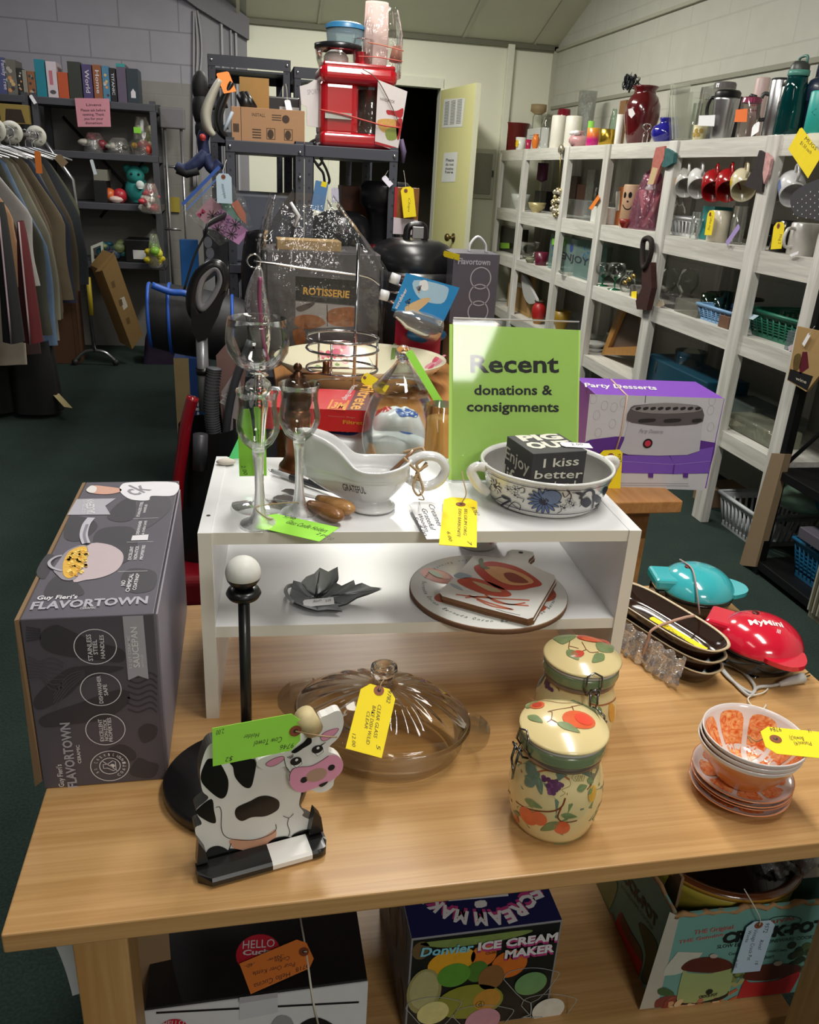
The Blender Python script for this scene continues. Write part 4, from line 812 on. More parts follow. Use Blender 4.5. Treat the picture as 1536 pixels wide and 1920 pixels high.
def citrus(name,label,prof,surf,r0,r1,base,rot,group,cat):
 m=MB();T=Tr(base);m.lathe(prof[0],prof[1],T,56);fz=lambda x,y:base.z+surf(hypot(x-base.x,y-base.y));s=SZ(fz,base.z)
 for k in range(8):
  a0,a1=rot+2*pi*(k+.09)/8,rot+2*pi*(k+.91)/8;am=(a0+a1)/2
  q=[(r0,am),(r0+.25*(r1-r0),a0+(am-a0)*.35),(r0+.55*(r1-r0),a0+.02),(r1*.93,a0),(r1,a0+(am-a0)*.4),(r1*1.01,am),(r1,a1-(a1-am)*.4),(r1*.93,a1),(r0+.55*(r1-r0),a1-.02),(r0+.25*(r1-r0),a1-(a1-am)*.35)]
  m.dpoly(s,cr([(base.x+r*cos(a),base.y+r*sin(a)) for r,a in q],2),PULP,1.5)
 return m.build(name,None,label,cat,group,None,tuple(base))
pc=onz(1385,1471,TZ+.008);PLb=V((pc.x,pc.y,TZ));pz=lambda r:.006 if r<.042 else .006+(r-.042)**2*9.5+(r-.042)*.12
plp=([(0,0),(.040,0),(.044,.002),(.055,.0065),(.0645,.0125),(.0655,.0138),(.064,.0142)]+[(r,pz(r)) for r in (.061,.055,.048,.042)]+[(0,.006)],[ORR]*6+[ORW]*5)
bwn=V((onz(1409,1383,TZ+.090).x,onz(1409,1383,TZ+.090).y,0));zo=lambda r:(max(r-.030,0)/.0355)**1.5*.056
bz=lambda r:zo(r)+.0035
bwp=([(0,0)]+[(r,zo(r)) for r in (.030,.035,.042,.049,.057,.063)]+[(.0655,.056),(.065,.0575),(.0637,.0572)]+[(r,bz(r)) for r in (.062,.057,.048,.04,.03,.02)]+[(0,.0035)],[ORO]*6+[ORW]*10)
names=['bottom plate','second plate','third plate','top plate']
for i in range(4):
 dx=(-.002,.0015,-.001,0)[i];citrus('citrus_plate',['orange plate at the bottom of the citrus plate stack','orange plate second from the bottom of the citrus plate stack','orange plate third from the bottom of the citrus plate stack','orange slice plate uppermost of its stack, right under the bowls'][i],plp,pz,.012,.0545,PLb+V((dx,dx,.0065*i)),.2+i,'orange slice plates','plate')
for i in range(3):
 citrus('citrus_bowl',['lowest orange slice bowl standing on the plate stack','middle orange slice bowl of the three nested ones','top orange slice bowl, open to view with yellow tag'][i],bwp,bz,.010,.0602,V((bwn.x+.001*i,bwn.y-.001*i,TZ+.0195+.0065+.0075*i)),.35,'orange slice bowls','bowl')
B6=cvt(1140,1020,.28125);bb=lambda a:B6(a)[0];tz=TZ+.102
price_tag('yellow price tag sticking out of the top orange bowl',YEL,onz(*bb((1005,1215)),tz),onz(*bb((1440,1258)),tz+.004),onz(*bb((1020,1390)),tz-.004),
    [('9784',bb((1145,1226)),bb((1072,1226)),bb((1142,1256))),('Bowls(3)',bb((1300,1290)),bb((1205,1284)),bb((1298,1318))),('Plates(4)',bb((1350,1322)),bb((1235,1322)),bb((1350,1350))),('14',bb((1345,1236)),bb((1325,1236)),bb((1344,1264)))],bb((1118,1305)),[onz(*bb((1060,1290)),tz-.006),onz(*bb((990,1320)),tz-.02),onz(*bb((930,1280)),tz-.012),onz(*bb((960,1330)),tz-.02)],scol=TWINE)
# ================================================================ mini waffle makers
def mini(name,label,ctr,col,back,front,txt=None):
 o=thing(name,label,'waffle maker',ctr);T=Tr(ctr);LB=c('#151414',.2,0,.4);LC=c(col,.16,0,.8,.03)
 MB().lathe([(0,.006),(.05,.006),(.060,.012),(.066,.026),(.069,.036),(.069,.040),(.066,.042),(0,.042)],LB,T,48).build('base',o)
 for k in range(3):a=2*pi*k/3;MB().lathe([(0,0),(.008,0),(.009,.008),(0,.008)],LB,Tr(ctr+V((.04*cos(a),.04*sin(a),0))),10).build('foot',o)
 MB().lathe([(.0685,.0415),(.0705,.0425),(.0705,.046),(.068,.047)],c('#2e2d2f',.3),T,48).build('seal',o)
 lz=lambda r:.046+.042*(max(0,1-(r/.0712)**2.6))**.62
 m=MB();m.lathe([(.0700,.045),(.0712,.047)]+[(r,lz(r)) for r in (.0705,.068,.064,.058,.05,.04,.028,.014,0)],LC,T,56)
 if txt:
  for t in txt:
   s=SZ(lambda x,y:ctr.z+lz(min(.07,hypot(x-ctr.x,y-ctr.y))),ctr.z+.085);a_=s.pt(*t[1]);b_=s.pt(*t[2]);m.text(s,t[0],a_,b_,t[3],c('#efe6e6',.4),2,.03)
 ld=m.build('lid',o)
 d=V((back.x-ctr.x,back.y-ctr.y,0)).normalized();sd=V((-d.y,d.x,0));Mh=Mx(((d.x,sd.x,0,ctr.x),(d.y,sd.y,0,ctr.y),(0,0,1,ctr.z),(0,0,0,1)))
 MB().box((.066,0,.062),(.044,.066,.022),LC,0,.006,Mh).build('hinge_cover',o);MB().box((.064,0,.03),(.036,.05,.035),LB,0,.005,Mh).build('hinge_base',o)
 d=V((front.x-ctr.x,front.y-ctr.y,0)).normalized();sd=V((-d.y,d.x,0));Mh=Mx(((d.x,sd.x,0,ctr.x),(d.y,sd.y,0,ctr.y),(0,0,1,ctr.z),(0,0,0,1)))
 MB().prism(cr([(.056,-.034),(.076,-.031),(.092,-.016),(.096,0),(.092,.016),(.076,.031),(.056,.034)],3),.046,.054,LC,Mh,None,True).build('lid_handle',ld)
 pw=MB();pw.lathe([(0,0),(.006,0),(.006,.0015),(0,.002)],c('#5a1013',.3),Tr(ctr+V((d.x*-.022,d.y*-.022,lz(.022)))),16);pw.build('indicator_lamp',ld);return o
rc=V((.848,1.066,TZ));tcx=V((.838,1.262,TZ))
mini('mini_waffle_maker','glossy red mini waffle maker lettered MyMini on the table',rc,'#d61d38',onz(1347,1165,TZ+.06),onz(1478,1240,TZ+.05),[('MyMini',(1404,1184),(1470,1178),.015),('///',(1454,1196),(1464,1193),.009)])
mini('mini_waffle_maker','glossy turquoise mini waffle maker at the far right table corner',tcx,'#3fb3bb',onz(1225,1085,TZ+.06),onz(1390,1105,TZ+.05))
m=MB();R2=lambda x,y,z=.004:onz(x,y,TZ+z)
m.tube(cr([R2(1362,1225,.03),R2(1345,1240),R2(1360,1265),R2(1390,1290),R2(1412,1300),R2(1414,1285),R2(1395,1262),R2(1370,1248),R2(1352,1248),R2(1372,1275),R2(1405,1305),R2(1420,1290),R2(1450,1286),R2(1475,1280)],6,False),.0028,c('#b9b7b4',.5),6);m.tube([R2(1462,1284,.006),R2(1480,1278,.007),R2(1505,1272,.007)],[.004,.007,.009],c('#c9c8c6',.4),8)
for k in (-1,1):m.tube([R2(1505,1270+k*3,.007),R2(1519,1264+k*3,.007)],.0012,c('#a58f63',.3,1),5)
m.tube(cr([R2(1440,1292),R2(1430,1300),R2(1404,1308),R2(1408,1322),R2(1428,1332),R2(1437,1322)],5,False),.0012,STR,5);m.build('power_cord',None,'pale grey coiled power cord and plug in front of the red waffle maker','cord',org=tuple(R2(1420,1290,0)))
m=MB();m.tube(cr([tcx+V(p) for p in ((-.03,-.075,.03),(-.035,-.066,.06),(-.03,-.035,.088),(-.02,.0,.09),(-.02,.04,.086))],5,False),.0016,c('#b39c9a',.6),5);m.build('rubber_band',None,'rubber band stretched over the turquoise waffle maker','rubber band',org=tuple(tcx+V((-.03,-.04,.088))))
# ================================================================ stack of dark glazed trays in bubble wrap
ta=radians(-71);tca=V((.694,1.125,TZ));DB=c('#2c1a12',.15,0,.8,.3,15);RIM=c('#c9b593',.25,0,.5,.15,60)
def tray(label,z,sc=1,dx=0):
 def ring(f,zz):return [(copysign(abs(cos(t))**.55,cos(t))*.130*f*sc,copysign(abs(sin(t))**.75,sin(t))*.045*(f if f>.9 else f*.96)*sc,zz) for t in [2*pi*i/48 for i in range(48)]]
 rows=[ring(.80,0),ring(.86,.004),ring(.97,.026),ring(1.0,.031),ring(.985,.033),ring(.95,.030),ring(.84,.008),ring(.6,.006)];m=MB();T=Tr((tca.x+dx,tca.y,TZ+z),ta)
 vs=[p for r in rows for p in r];fs=[(i*48+k,i*48+(k+1)%48,(i+1)*48+(k+1)%48,(i+1)*48+k) for i in range(7) for k in range(48)];ms=[[DB,DB,DB,RIM,RIM,DB,DB][i] for i in range(7) for k in range(48)]
 m.add(vs,fs,ms,T,True);m.add(rows[0],[list(range(48))[::-1]],DB,T);m.add(rows[7],[list(range(48))],DB,T)
 return m.build('corn_tray',None,label,'serving tray','nested brown serving trays',None,(tca.x+dx,tca.y,TZ+z),ta)
tray('lowest of three long dark brown glazed trays wrapped together',0);tray('middle one of three long dark brown glazed trays wrapped together',.021,1,.002);tray('uppermost of three long dark brown glazed trays, holding a yellow tag',.042,1,.003)
def bub(u,v):
 x=-.05+.155*u;y=-.052-.010*v+.003*sin(u*40);z=.050*(1-v)+.004+.003*sin(u*33+v*9);
 return (x,y,z)
m=MB();BUB=thin('bubble_wrap','#d9d9dc',1,.10,'#e8e8ee',1.0,120,.35,.08)
m.sheet(bub,40,12,BUB,Tr((tca.x,tca.y,TZ),ta));
rn=random.Random(5)
for i in range(70):u,v=rn.random(),rn.random();p=bub(u,v);m.ball((p[0],p[1]-.001,p[2]),.0035,BUB,8,1,.6,1,Tr((tca.x,tca.y,TZ),ta))
m.build('bubble_wrap',None,'clear bubble wrap bunched along the stacked brown trays','bubble wrap',org=tuple(tca))
m=MB();hz_=.078;m.tube(cr([Tr((tca.x,tca.y,TZ),ta)@V(p) for p in ((.03,-.048,.072),(.028,-.055,.05),(.024,-.056,.02),(.02,-.045,.001),(.02,.045,.001),(.026,.05,.04),(.03,.046,.073))],4,True),.002,c('#b9927e',.7),5,True,flat=1.4);m.build('rubber_band',None,'tan rubber band round the stacked brown trays','rubber band',org=tuple(tca))
price_tag('yellow price tag lying in the top brown tray',YEL,onz(*bb((272,500)),TZ+.070),onz(*bb((640,715)),TZ+.062),onz(*bb((335,505)),TZ+.070),[('Corn dishes (3)',bb((400,575)),bb((560,690)),bb((412,560))),('9787',bb((350,535)),bb((385,560)),bb((356,520)))],None,None,eye=False)
# ================================================================ lower shelf of the riser: pewter leaf, onion board, cutting boards
L4=[(640,290,0),(650,258,1),(690,262,1),(718,238,1.2),(760,215,1.4),(790,190,1.6),(835,205,1.6),(885,185,1.7),(890,240,1.4),(872,268,1.2),(905,280,1.0),(970,255,1.0),(978,275,.9),(1012,270,.8),(1060,285,.6),(1120,298,.5),(1050,320,.35),(990,345,.3),(930,375,.3),(885,392,.3),(912,412,.25),(830,412,.2),(780,412,.2),(720,402,.25),(650,368,.3),(632,325,.3)]
PW_=c('#a5a8ab',.36,.4,var=.15,sc=80);m=MB();ctr=onz(*B4((770,345))[0],MZ+.003);ed=[onz(*B4((x,y))[0],MZ+.006+.022*h) for x,y,h in L4];n=len(ed)
vs=[ctr];
for t in (.3,.6,.85,1):
 for i,p in enumerate(ed):q=ctr+(p-ctr)*t;q.z=ctr.z+(p.z-ctr.z)*t**2.0+.002*(i%2)*t;vs.append(q)
fs=[]
for i in range(n):
 j=(i+1)%n;fs.append((0,1+i,1+j));fs+=[(1+a*n+i,1+(a+1)*n+i,1+(a+1)*n+j,1+a*n+j) for a in range(3)]
m.add(vs,fs,PW_,None,True);m.add([v-V((0,0,.0025)) for v in vs],[f_[::-1] for f_ in fs],PW_,None,True)
for p in (2,5,8,11,15,18,22):m.tube([ctr+V((0,0,.003)),ctr+(ed[p]-ctr)*.5+V((0,0,-.001)),ctr+(ed[p]-ctr)*.9],[.0016,.0013,.0006],c('#8c8e90',.3,.9),5)
m.tube(cr([ed[24],ed[25]+V((-.006,0,.003)),ed[0]+V((-.006,0,.002)),ed[0]+V((.003,0,.004))],4,False),.003,PW_,6)
m.build('leaf_dish',None,'pewter leaf-shaped dish on the lower shelf of the riser','dish',org=tuple(ctr))
price_tag('white price tag lying in the pewter leaf dish',WHT,onz(*B4((700,355))[0],MZ+.016),onz(*B4((862,340))[0],MZ+.016),onz(*B4((735,390))[0],MZ+.009),[('Leaf',B4((735,350))[0],B4((790,343))[0],B4((735,335))[0]),('Alum',B4((755,372))[0],B4((800,362))[0],B4((755,355))[0]),('3.00',B4((820,368))[0],B4((852,360))[0],B4((820,355))[0])],None,None,eye=False)
ob=V((.362,1.078,MZ));obr=.122;m=MB();CORK=c('#6b4a33',.8,var=.2,sc=200)
m.lathe([(0,0),(obr-.002,0),(obr,.002),(obr,.009),(obr-.001,.0098),(0,.0098)],[CORK]*3+[c('#8a6b52',.6)]+[c('#dcdcd8',.25)],Tr(ob),64);op=PL((ob.x,ob.y,MZ+.0098),(1,0,0),(0,0,1))
for k,(x,y,rx,ry,rot) in enumerate(((-.07,.05,.032,.02,2.2),(-.062,-.02,.03,.018,3.4),(.02,-.068,.052,.02,.1),(.072,-.02,.03,.03,1),(.03,.07,.04,.02,0))):
 m.disc(op,x,y,rx,c('#b8553c',.4,var=.2,sc=60),1,ry,rot);m.disc(op,x+.005,y+.003,rx*.6,c('#c9896a',.4,var=.2,sc=60),2,ry*.5,rot)
m.disc(op,.07,.0,.02,c('#93a583',.4),3,.006,.2);m.disc(op,-.072,.055,.016,c('#93a583',.4),3,.006,2)
SCR=c('#3d5a60',.6)
for k in range(7):
 for i,ch in enumerate('Bermuda Onion'):
  a=2*pi*k/7+(i-6)*.062-.4
  if ch != ' ':m.text(op,ch,(.103*cos(a),.103*sin(a)),(.103*cos(a)-.0042*sin(a),.103*sin(a)+.0042*cos(a)),.0075 if ch in 'BO' else .006,SCR,2,0,.4)
m.build('onion_board',None,'round white trivet with onions and Bermuda Onion lettering on its rim','trivet',org=tuple(ob))
bo=[(408,138),(300,262),(215,340),(208,362),(222,380),(470,450),(735,518),(768,508),(800,450),(902,275),(895,255),(800,215),(738,180),(742,160),(772,135),(768,115),(700,103),(640,100),(612,112),(600,140),(560,152),(470,140)]
for lev,(dx,dy,lab) in enumerate(((6,18,'lower of two bell-pepper cutting boards stacked on the round onion trivet'),(0,0,'upper bell-pepper cutting board with a handle, atop its twin'))):
 z0=MZ+.0112+lev*.0075;m=MB();q=[onz(*B5((x+dx,y+dy))[0],z0+.006) for x,y in bo];m.prism([(p.x,p.y) for p in q],z0,z0+.0062,c('#dfdeda',.25),None,c('#7a5233',.7))
 if lev:
  pl=PL((0,0,z0+.0062),(1,0,0),(0,0,1));pp=lambda p,mt,k=1,rnd=4:m.ppoly(pl,B5(*p),mt,k,rnd)
  pp([(412,215),(440,190),(520,172),(640,195),(720,230),(800,285),(818,315),(760,330),(680,345),(560,335),(470,280)],c('#b83f2c',.4,var=.2,sc=50));pp([(470,215),(560,205),(700,245),(770,300),(660,318),(560,290)],c('#d9a06c',.4,var=.2,sc=60),2);pp([(590,250),(650,245),(740,300),(640,298)],c('#8f3a28',.4),3)
  pp([(440,165),(465,158),(475,200),(510,215),(480,222),(450,205)],c('#6f7558',.4),3);pp([(310,290),(360,270),(430,275),(540,310),(635,365),(600,385),(480,370),(370,330)],c('#c0503a',.4,var=.2,sc=50));pp([(400,292),(500,318),(580,355),(500,350)],c('#c9b08a',.4),2)
  for p in (((305,370),(420,385),(560,395),(745,405)),((380,375),(500,420),(640,460)),((480,370),(560,420),(740,438)),((360,390),(480,385),(620,430),(720,420)),((430,400),(520,440),(650,462))):m.pline(pl,B5(*p),.0035,c('#c46a50',.4),1,False,5)
  pp([(288,260),(330,238),(400,262),(340,275)],c('#9fb0bb',.4));pp([(268,305),(310,315),(350,345),(300,330)],c('#a9b8c2',.4));m.pline(pl,B5((545,458),(600,475),(690,495)),.0008,INK,1);q_=pl.pt(*B5((693,118))[0]);m.disc(pl,q_.x,q_.y,.004,c('#2a2524',.8),1)
 m.build('cutting_board',None,lab,'cutting board','pepper cutting boards',org=(q[0].x,q[0].y,z0))
mb_=onz(935,1068,MZ);m=MB();m.lathe([(0,0),(.03,0),(.034,.005),(.036,.07),(.0345,.072),(.033,.066),(.031,.008),(0,.006)],c('#e0dcd6',.2,0,.5),Tr((.395,1.262,MZ)),32)
sm=SC(.395,1.262,lambda z:.0362,.036)
for i in range(12):m.disc(sm,sm.pt(935,1040).x-.03+.006*i,MZ+.018+.03*((i*7)%5)/5,.004,c('#c98a78',.4),1)
m.build('floral_mug',None,'white floral cup at the back of the riser behind the cutting boards','cup',org=(.395,1.262,MZ))
# ================================================================ cartons under the table
SHZ=.15
hz1=.31;hy=.832;m=MB();KB=c('#19191b',.4,var=.1);m.bx(-.156,.156,hy+.002,1.16,SHZ,hz1,KB,.001)
ho=thing('kettle_carton','black and white kettle carton on the lower shelf, left of the divider','carton',(0,hy,SHZ));hf=PL((0,hy,0),(1,0,0),(0,-1,0));ht=PL((0,hy,hz1),(1,0,0),(0,0,1))
m.bx(-.157,.157,hy,hy+.002,SHZ,hz1-.004,c('#dddde2',.4))
def hdisc(pl,px,rpx,mt,k):q=pl.pt(*px);e=pl.pt(px[0]+rpx,px[1]);m.disc(pl,q.x,q.y,(e-q).length,mt,k)
hdisc(ht,(484,1788),41,c('#c32036',.45),2);m.ptext(ht,'HELLO',(455,1781),(515,1777),(455,1765),PW,3);m.ptext(ht,'Cucina',(455,1793),(521,1789),(455,1783),PW,3,.03)
m.ptext(hf,'',(300,1900),(310,1900),(300,1890),PW);m.pline(hf,[(293,1899),(673,1879)],.004,KB,2);hdisc(hf,(325,1928),26,c('#c32036',.45),3);m.ptext(hf,'HELLO',(305,1922),(345,1920),(305,1913),PW,4)
m.ppoly(hf,[(560,1930),(575,1912),(600,1908),(630,1925),(625,1945)],KB,3,3);m.ppoly(hf,[(505,1935),(520,1905),(545,1908),(550,1935)],c('#9b9ba0',.3),3,3)
m.build('carton_body',ho)
m=MB();q=[ht.w(*ht.pt(*p),.0012) for p in ((449,1898),(521,1884),(521,1872),(449,1884))];m.add(q,[(0,1,2,3)],c('#cfd0d8',.2));q2=[hf.w(*hf.pt(*p),.0012) for p in ((521,1898),(449,1912))];q=[q[3],q[2]]+[];m.v=[];m.f=[];m.mi=[];m.sm=[];A_=[ht.w(*ht.pt(*p),.0012) for p in ((449,1884),(521,1872))];D_=[V((p.x,hy-.0012,hz1+.0012)) for p in A_];m.add(A_+D_+q2[::-1],[(0,2,3,1),(2,4,5,3)],c('#cfd0d8',.2));m.build('tape_strip',ho)
m=MB();m.tube([onz(562,1715,hz1+.004),onz(575,1790,hz1+.006),onz(583,1850,hz1+.004),hf.w(*hf.pt(588,1880),.003),hf.w(*hf.pt(598,1925),.003)],.0016,STR,6);m.build('packing_string',None,'white string tied round the black kettle carton','string',org=tuple(onz(575,1790,hz1)))
OT=cvt(0,1560,.46875);ob_=lambda a:OT(a)[0]
price_tag('orange price tag lying on the black kettle carton',ORG,onz(*ob_((1215,420)),hz1+.008),onz(*ob_((958,528)),hz1+.005),onz(*ob_((1262,535)),hz1+.006),
    [('9718',ob_((1232,528)),ob_((1180,548)),ob_((1236,545))),('Hello Cucina',ob_((1160,560)),ob_((1015,610)),ob_((1166,580))),('Pour Over Kettle',ob_((1180,522)),ob_((1010,562)),ob_((1184,540))),('Coffee',ob_((1158,498)),ob_((1098,512)),ob_((1162,514))),('-New-',ob_((1135,488)),ob_((1065,512)),ob_((1140,502))),('-40-',ob_((1018,520)),ob_((980,535)),ob_((1022,535)))],ob_((1216,482)),[onz(575,1785,hz1+.01)])
ix0,ix1,iy,iz=.222,.458,.850,.36;m=MB();io=thing('ice_cream_carton','ice cream maker carton with fruit picture and navy top on the lower shelf','carton',((ix0+ix1)/2,iy,SHZ))
NV=c('#1d2252',.35);m.bx(ix0,ix1,iy,1.10,SHZ,iz,c('#8b8a90',.5),.001);m.bx(ix0+.001,ix1-.001,iy+.001,1.099,iz,iz+.0006,NV);itp=PL((ix0,iy,iz+.0006),(1,0,0),(0,0,1));ifr=PL((ix0,iy,0),(1,0,0),(0,-1,0))
I2=cvt(680,1580,.27344);MAG=c('#b83a7c',.45)
arc=[(1168,300),(1140,365),(1085,425),(1015,465),(940,492),(855,505),(770,506),(700,492),(610,465),(530,425),(470,375),(430,330)]
for i,ch in enumerate('E CREAM MAKE'):
 pass
lt=[('E',1190,325,1120,352),('C',1140,372,1068,420),('R',1080,440,1000,478),('E',1010,484,948,506),('A',950,498,858,515),('M',850,512,762,510),('M',728,508,640,488),('A',640,492,552,455),('K',560,450,492,405),('E',492,402,440,352)]
for ch,xa,ya,xb,yb in lt:
 for dx,dy,mt,k in ((-8,-22,MAG,1),(0,0,PW,2)):
  a_,b_=itp.pt(*I2((xa+dx,ya+dy-25))[0]),itp.pt(*I2((xb+dx,yb+dy-25))[0]);m.text(itp,ch,a_,b_,.0235,mt,k,.05)
m.ppoly(itp,I2((578,378),(990,330),(1000,372),(590,408)),PW,3);m.ptext(itp,'NEVER USED',I2((622,388))[0],I2((938,355))[0],I2((622,362))[0],c('#6a6a72',.6),4);m.ppoly(itp,I2((770,410),(840,400),(850,440),(780,452)),PW,2,2)
def ip(p,mt,k=1,rnd=5):m.ppoly(ifr,I2(*p),mt,k,rnd)
m.dpoly(ifr,[(.003,.152),(ix1-ix0-.003,.152),(ix1-ix0-.003,iz-.003),(.003,iz-.003)],c('#1c1d1a',.35),1);ip([(400,690),(800,640),(1100,600),(1160,610),(1000,660),(760,700),(560,720)],c('#7d9150',.35,var=.3,sc=60),2)
fru=lambda x,y,rx,ry,col,rot=0,k=3:(lambda q,e,g:m.disc(ifr,q.x,q.y,(e-q).length,c(col,.3,var=.15,sc=70),k,(g-q).length,rot))(ifr.pt(*I2((x,y))[0]),ifr.pt(*I2((x+rx,y))[0]),ifr.pt(*I2((x,y+ry))[0]))
fru(610,815,160,85,'#dfa32a',.25);fru(830,770,85,75,'#d9762a');fru(1005,830,118,90,'#cf6f28',0,3.5);fru(785,880,72,70,'#4f7a30',0,4);fru(625,905,110,78,'#5c9636',.1,4.5);fru(880,920,86,82,'#8a5f38',0,5);fru(420,1020,115,150,'#9a9460',0,4);fru(420,1010,95,125,'#b0ab78',0,4.4);fru(735,1085,220,112,'#8a8c34',-.1,5);fru(850,1070,90,70,'#c08a35',-.2,5.4);fru(400,740,60,60,'#6a5638',0,2)
m.ring(ifr,*ifr.pt(*I2((803,1100))[0]),.007,.0008,c('#4a5a20',.4),7);m.ptext(ifr,'d',I2((792,1118))[0],I2((815,1112))[0],I2((792,1082))[0],c('#4a5a20',.4),7)
for (x,y,s_,col) in ((1150,940,1,'#6f9a64'),(1270,1120,1,'#d9d5cc'),(480,1140,1,'#d8cf8c'),(820,1195,1.1,'#c58fa0')):
 fru(x,y+20,105*s_,75*s_,col,0,6);m.pline(ifr,I2((x-185*s_,y-10),(x-150*s_,y-60),(x,y-90),(x+150*s_,y-70),(x+185*s_,y-30),(x,y+150),(x-185*s_,y-10)),.0012,c('#9aa0a4',.3),7,False,4);m.pline(ifr,I2((x,y+150),(x-2,y+230),(x-70,y+250),(x+80,y+246)),.002,c('#9aa0a4',.3),7,False,2) if y<1000 else 0
for r_,mt,k in (((0,8),MAG,8),((0,0),PW,9)):
 dx,dy=r_;m.ptext(ifr,'ICE CREAM',I2((785+dx,728+dy*2))[0],I2((1330+dx,655+dy*2))[0],I2((783+dx,676+dy*2))[0],mt,k,.045);m.ptext(ifr,'MAKER',I2((968+dx,782+dy*2))[0],I2((1308+dx,735+dy*2))[0],I2((966+dx,728+dy*2))[0],mt,k,.045)
m.ptext(ifr,'Donvier',I2((392,772))[0],I2((755,735))[0],I2((390,712))[0],c('#7cc3d8',.4),8,.03,.1);m.ptext(ifr,'Chillfast',I2((840,760))[0],I2((945,746))[0],I2((840,742))[0],c('#3a2a1a',.5),8)
il=PL((ix0,iy,0),(0,-1,0),(-1,0,0))
for k in range(16):
 rn=random.Random(k);y_,z_=-.22+.19*rn.random(),.19+.14*rn.random();m.disc(il,y_,z_,.012+.012*rn.random(),c(rn.choice(['#6d6268','#514a50','#8a6f76','#4f5a44','#2f2b30']),.4),1+k*.1,.03,.2)
m.build('carton_body',io)
TEAL=c('#6fa09a',.5,var=.08,sc=20);kz=.36;K0=onz(1268,1716,kz);K1=onz(1536,1690,kz);kx=(K1-K0).normalized();ka=atan2(kx.y,kx.x);Tk=Tr((K0.x,K0.y,0),ka);KWD,KDP=.335,.30
ko=thing('cooker_carton','teal vintage slow cooker carton with torn open top under the table','carton',(K0.x,K0.y,SHZ),ka);m=MB()
for x0,x1,y0,y1 in ((0,KWD,0,.004),(0,KWD,KDP-.004,KDP),(0,.004,.004,KDP-.004),(KWD-.004,KWD,.004,KDP-.004)):m.bx(x0,x1,y0,y1,SHZ,kz,TEAL,0,Tk)
m.bx(.004,KWD-.004,.004,KDP-.004,SHZ,SHZ+.004,KR,0,Tk)
rn=random.Random(9);
def torn(p0,p1,n=26):m.tube([Tk@V((p0[0]+(p1[0]-p0[0])*i/n,p0[1]+(p1[1]-p0[1])*i/n+.002*rn.uniform(-1,1),kz-.003+.005*rn.uniform(-1,1))) for i in range(n+1)],[.0035+.002*rn.random() for i in range(n+1)],c('#a07c55',.9,var=.25,sc=150),5)
torn((0,.002),(KWD,.002));torn((.002,0),(.002,KDP),20)
ky=V((-sin(ka),cos(ka),0));kf=PL((K0.x,K0.y,kz),kx,-ky);kl=PL((K0.x,K0.y,kz),-ky,-kx);K3=cvt(1060,1580,.3099);BK=c('#161a1a',.5);RD=c('#b3262b',.45);GLR=c('#9fae74',.45)
def low(pl,P,y0,rnd):return [(a.x,max(a.y,y0)) for a in cr([pl.pt(*a) for a in P],max(rnd,1))]
def kp(p,mt,k=1,rnd=4,pl=None):m.dpoly(pl or kf,low(pl or kf,K3(*p),SHZ-kz+.002,rnd),mt,k)
def ktx(t,a,b,h,mt,bold=0,k=3,pl=None,sh=0):m.ptext(pl or kf,t,K3(a)[0],K3(b)[0],K3(h)[0],mt,k,bold,sh)
kp([(632,420),(690,450),(535,1080),(432,1080)],c('#b9b3a8',.4),1,0)
ktx('THE Original',(778,556),(1015,520),(778,530),c('#c06a6a',.5),.01);ktx('THE Genuine',(685,612),(955,562),(684,592),c('#c06a6a',.5),.01)
ktx('CROCK-POT',(945,610),(1560,525),(942,548),BK,.05);ktx('RIVAL',(1240,492),(1400,462),(1238,470),RD,.0);m.pline(kf,K3((1180,520),(1250,455),(1360,445),(1425,462),(1400,490),(1300,512)),.0012,BK,3,False,4)
ktx('SLOW ELECTRIC STONEWARE COOKER',(915,640),(1530,575),(915,618),BK,.0);ktx("Cook's all day while the cook's away",(985,680),(1340,655),(985,662),BK);ktx('3 1/2 Quart',(1120,712),(1260,695),(1120,690),BK)
kp([(600,760),(680,660),(830,665),(760,770),(660,800),(590,805)],c('#c3c2b6',.5),2,0)
def cooker(p,mt,body_,base_,lid_,knob):kp(body_,mt,3,3);kp(base_,BK,3.4,3);kp(lid_,c('#5a2a22',.35),4,4);kp(knob,c('#b9a9a0',.3),5,3)
cooker(0,GLR,[(712,775),(740,785),(880,790),(1005,760),(990,900),(960,925),(800,965),(690,960),(675,930)],[(672,940),(690,965),(820,965),(960,920),(985,895),(985,910),(960,938),(820,985),(680,980)],[(712,770),(715,735),(780,700),(900,690),(990,715),(1008,750),(960,770),(860,785)],[(870,680),(890,668),(918,676),(912,692),(880,694)])
cooker(0,RD,[(1085,830),(1120,845),(1280,830),(1420,775),(1360,900),(1330,960),(1260,1010),(1100,1035),(1020,1020),(1030,960)],[(1010,1010),(1040,1030),(1130,1038),(1270,1000),(1335,955),(1340,965),(1270,1025),(1120,1050),(1020,1040)],[(1085,825),(1095,780),(1180,740),(1300,730),(1400,740),(1425,765),(1350,800),(1220,830)],[(1255,730),(1270,715),(1300,712),(1308,728),(1280,742)])
for q_,r_ in (((868,897),22),((1133,968),20)):e=kf.pt(*K3(q_)[0]);m.disc(kf,e.x,e.y,r_*.00028,BK,6)
ktx('CROCK-POT',(805,938),(915,920),(804,922),BK,.03,6);ktx('CROCK-POT',(1075,1010),(1190,1000),(1075,1000),BK,.03,6);ktx('MODEL 3100',(1040,1070),(1210,1043),(1040,1054),BK,0,3)
rn=random.Random(4)
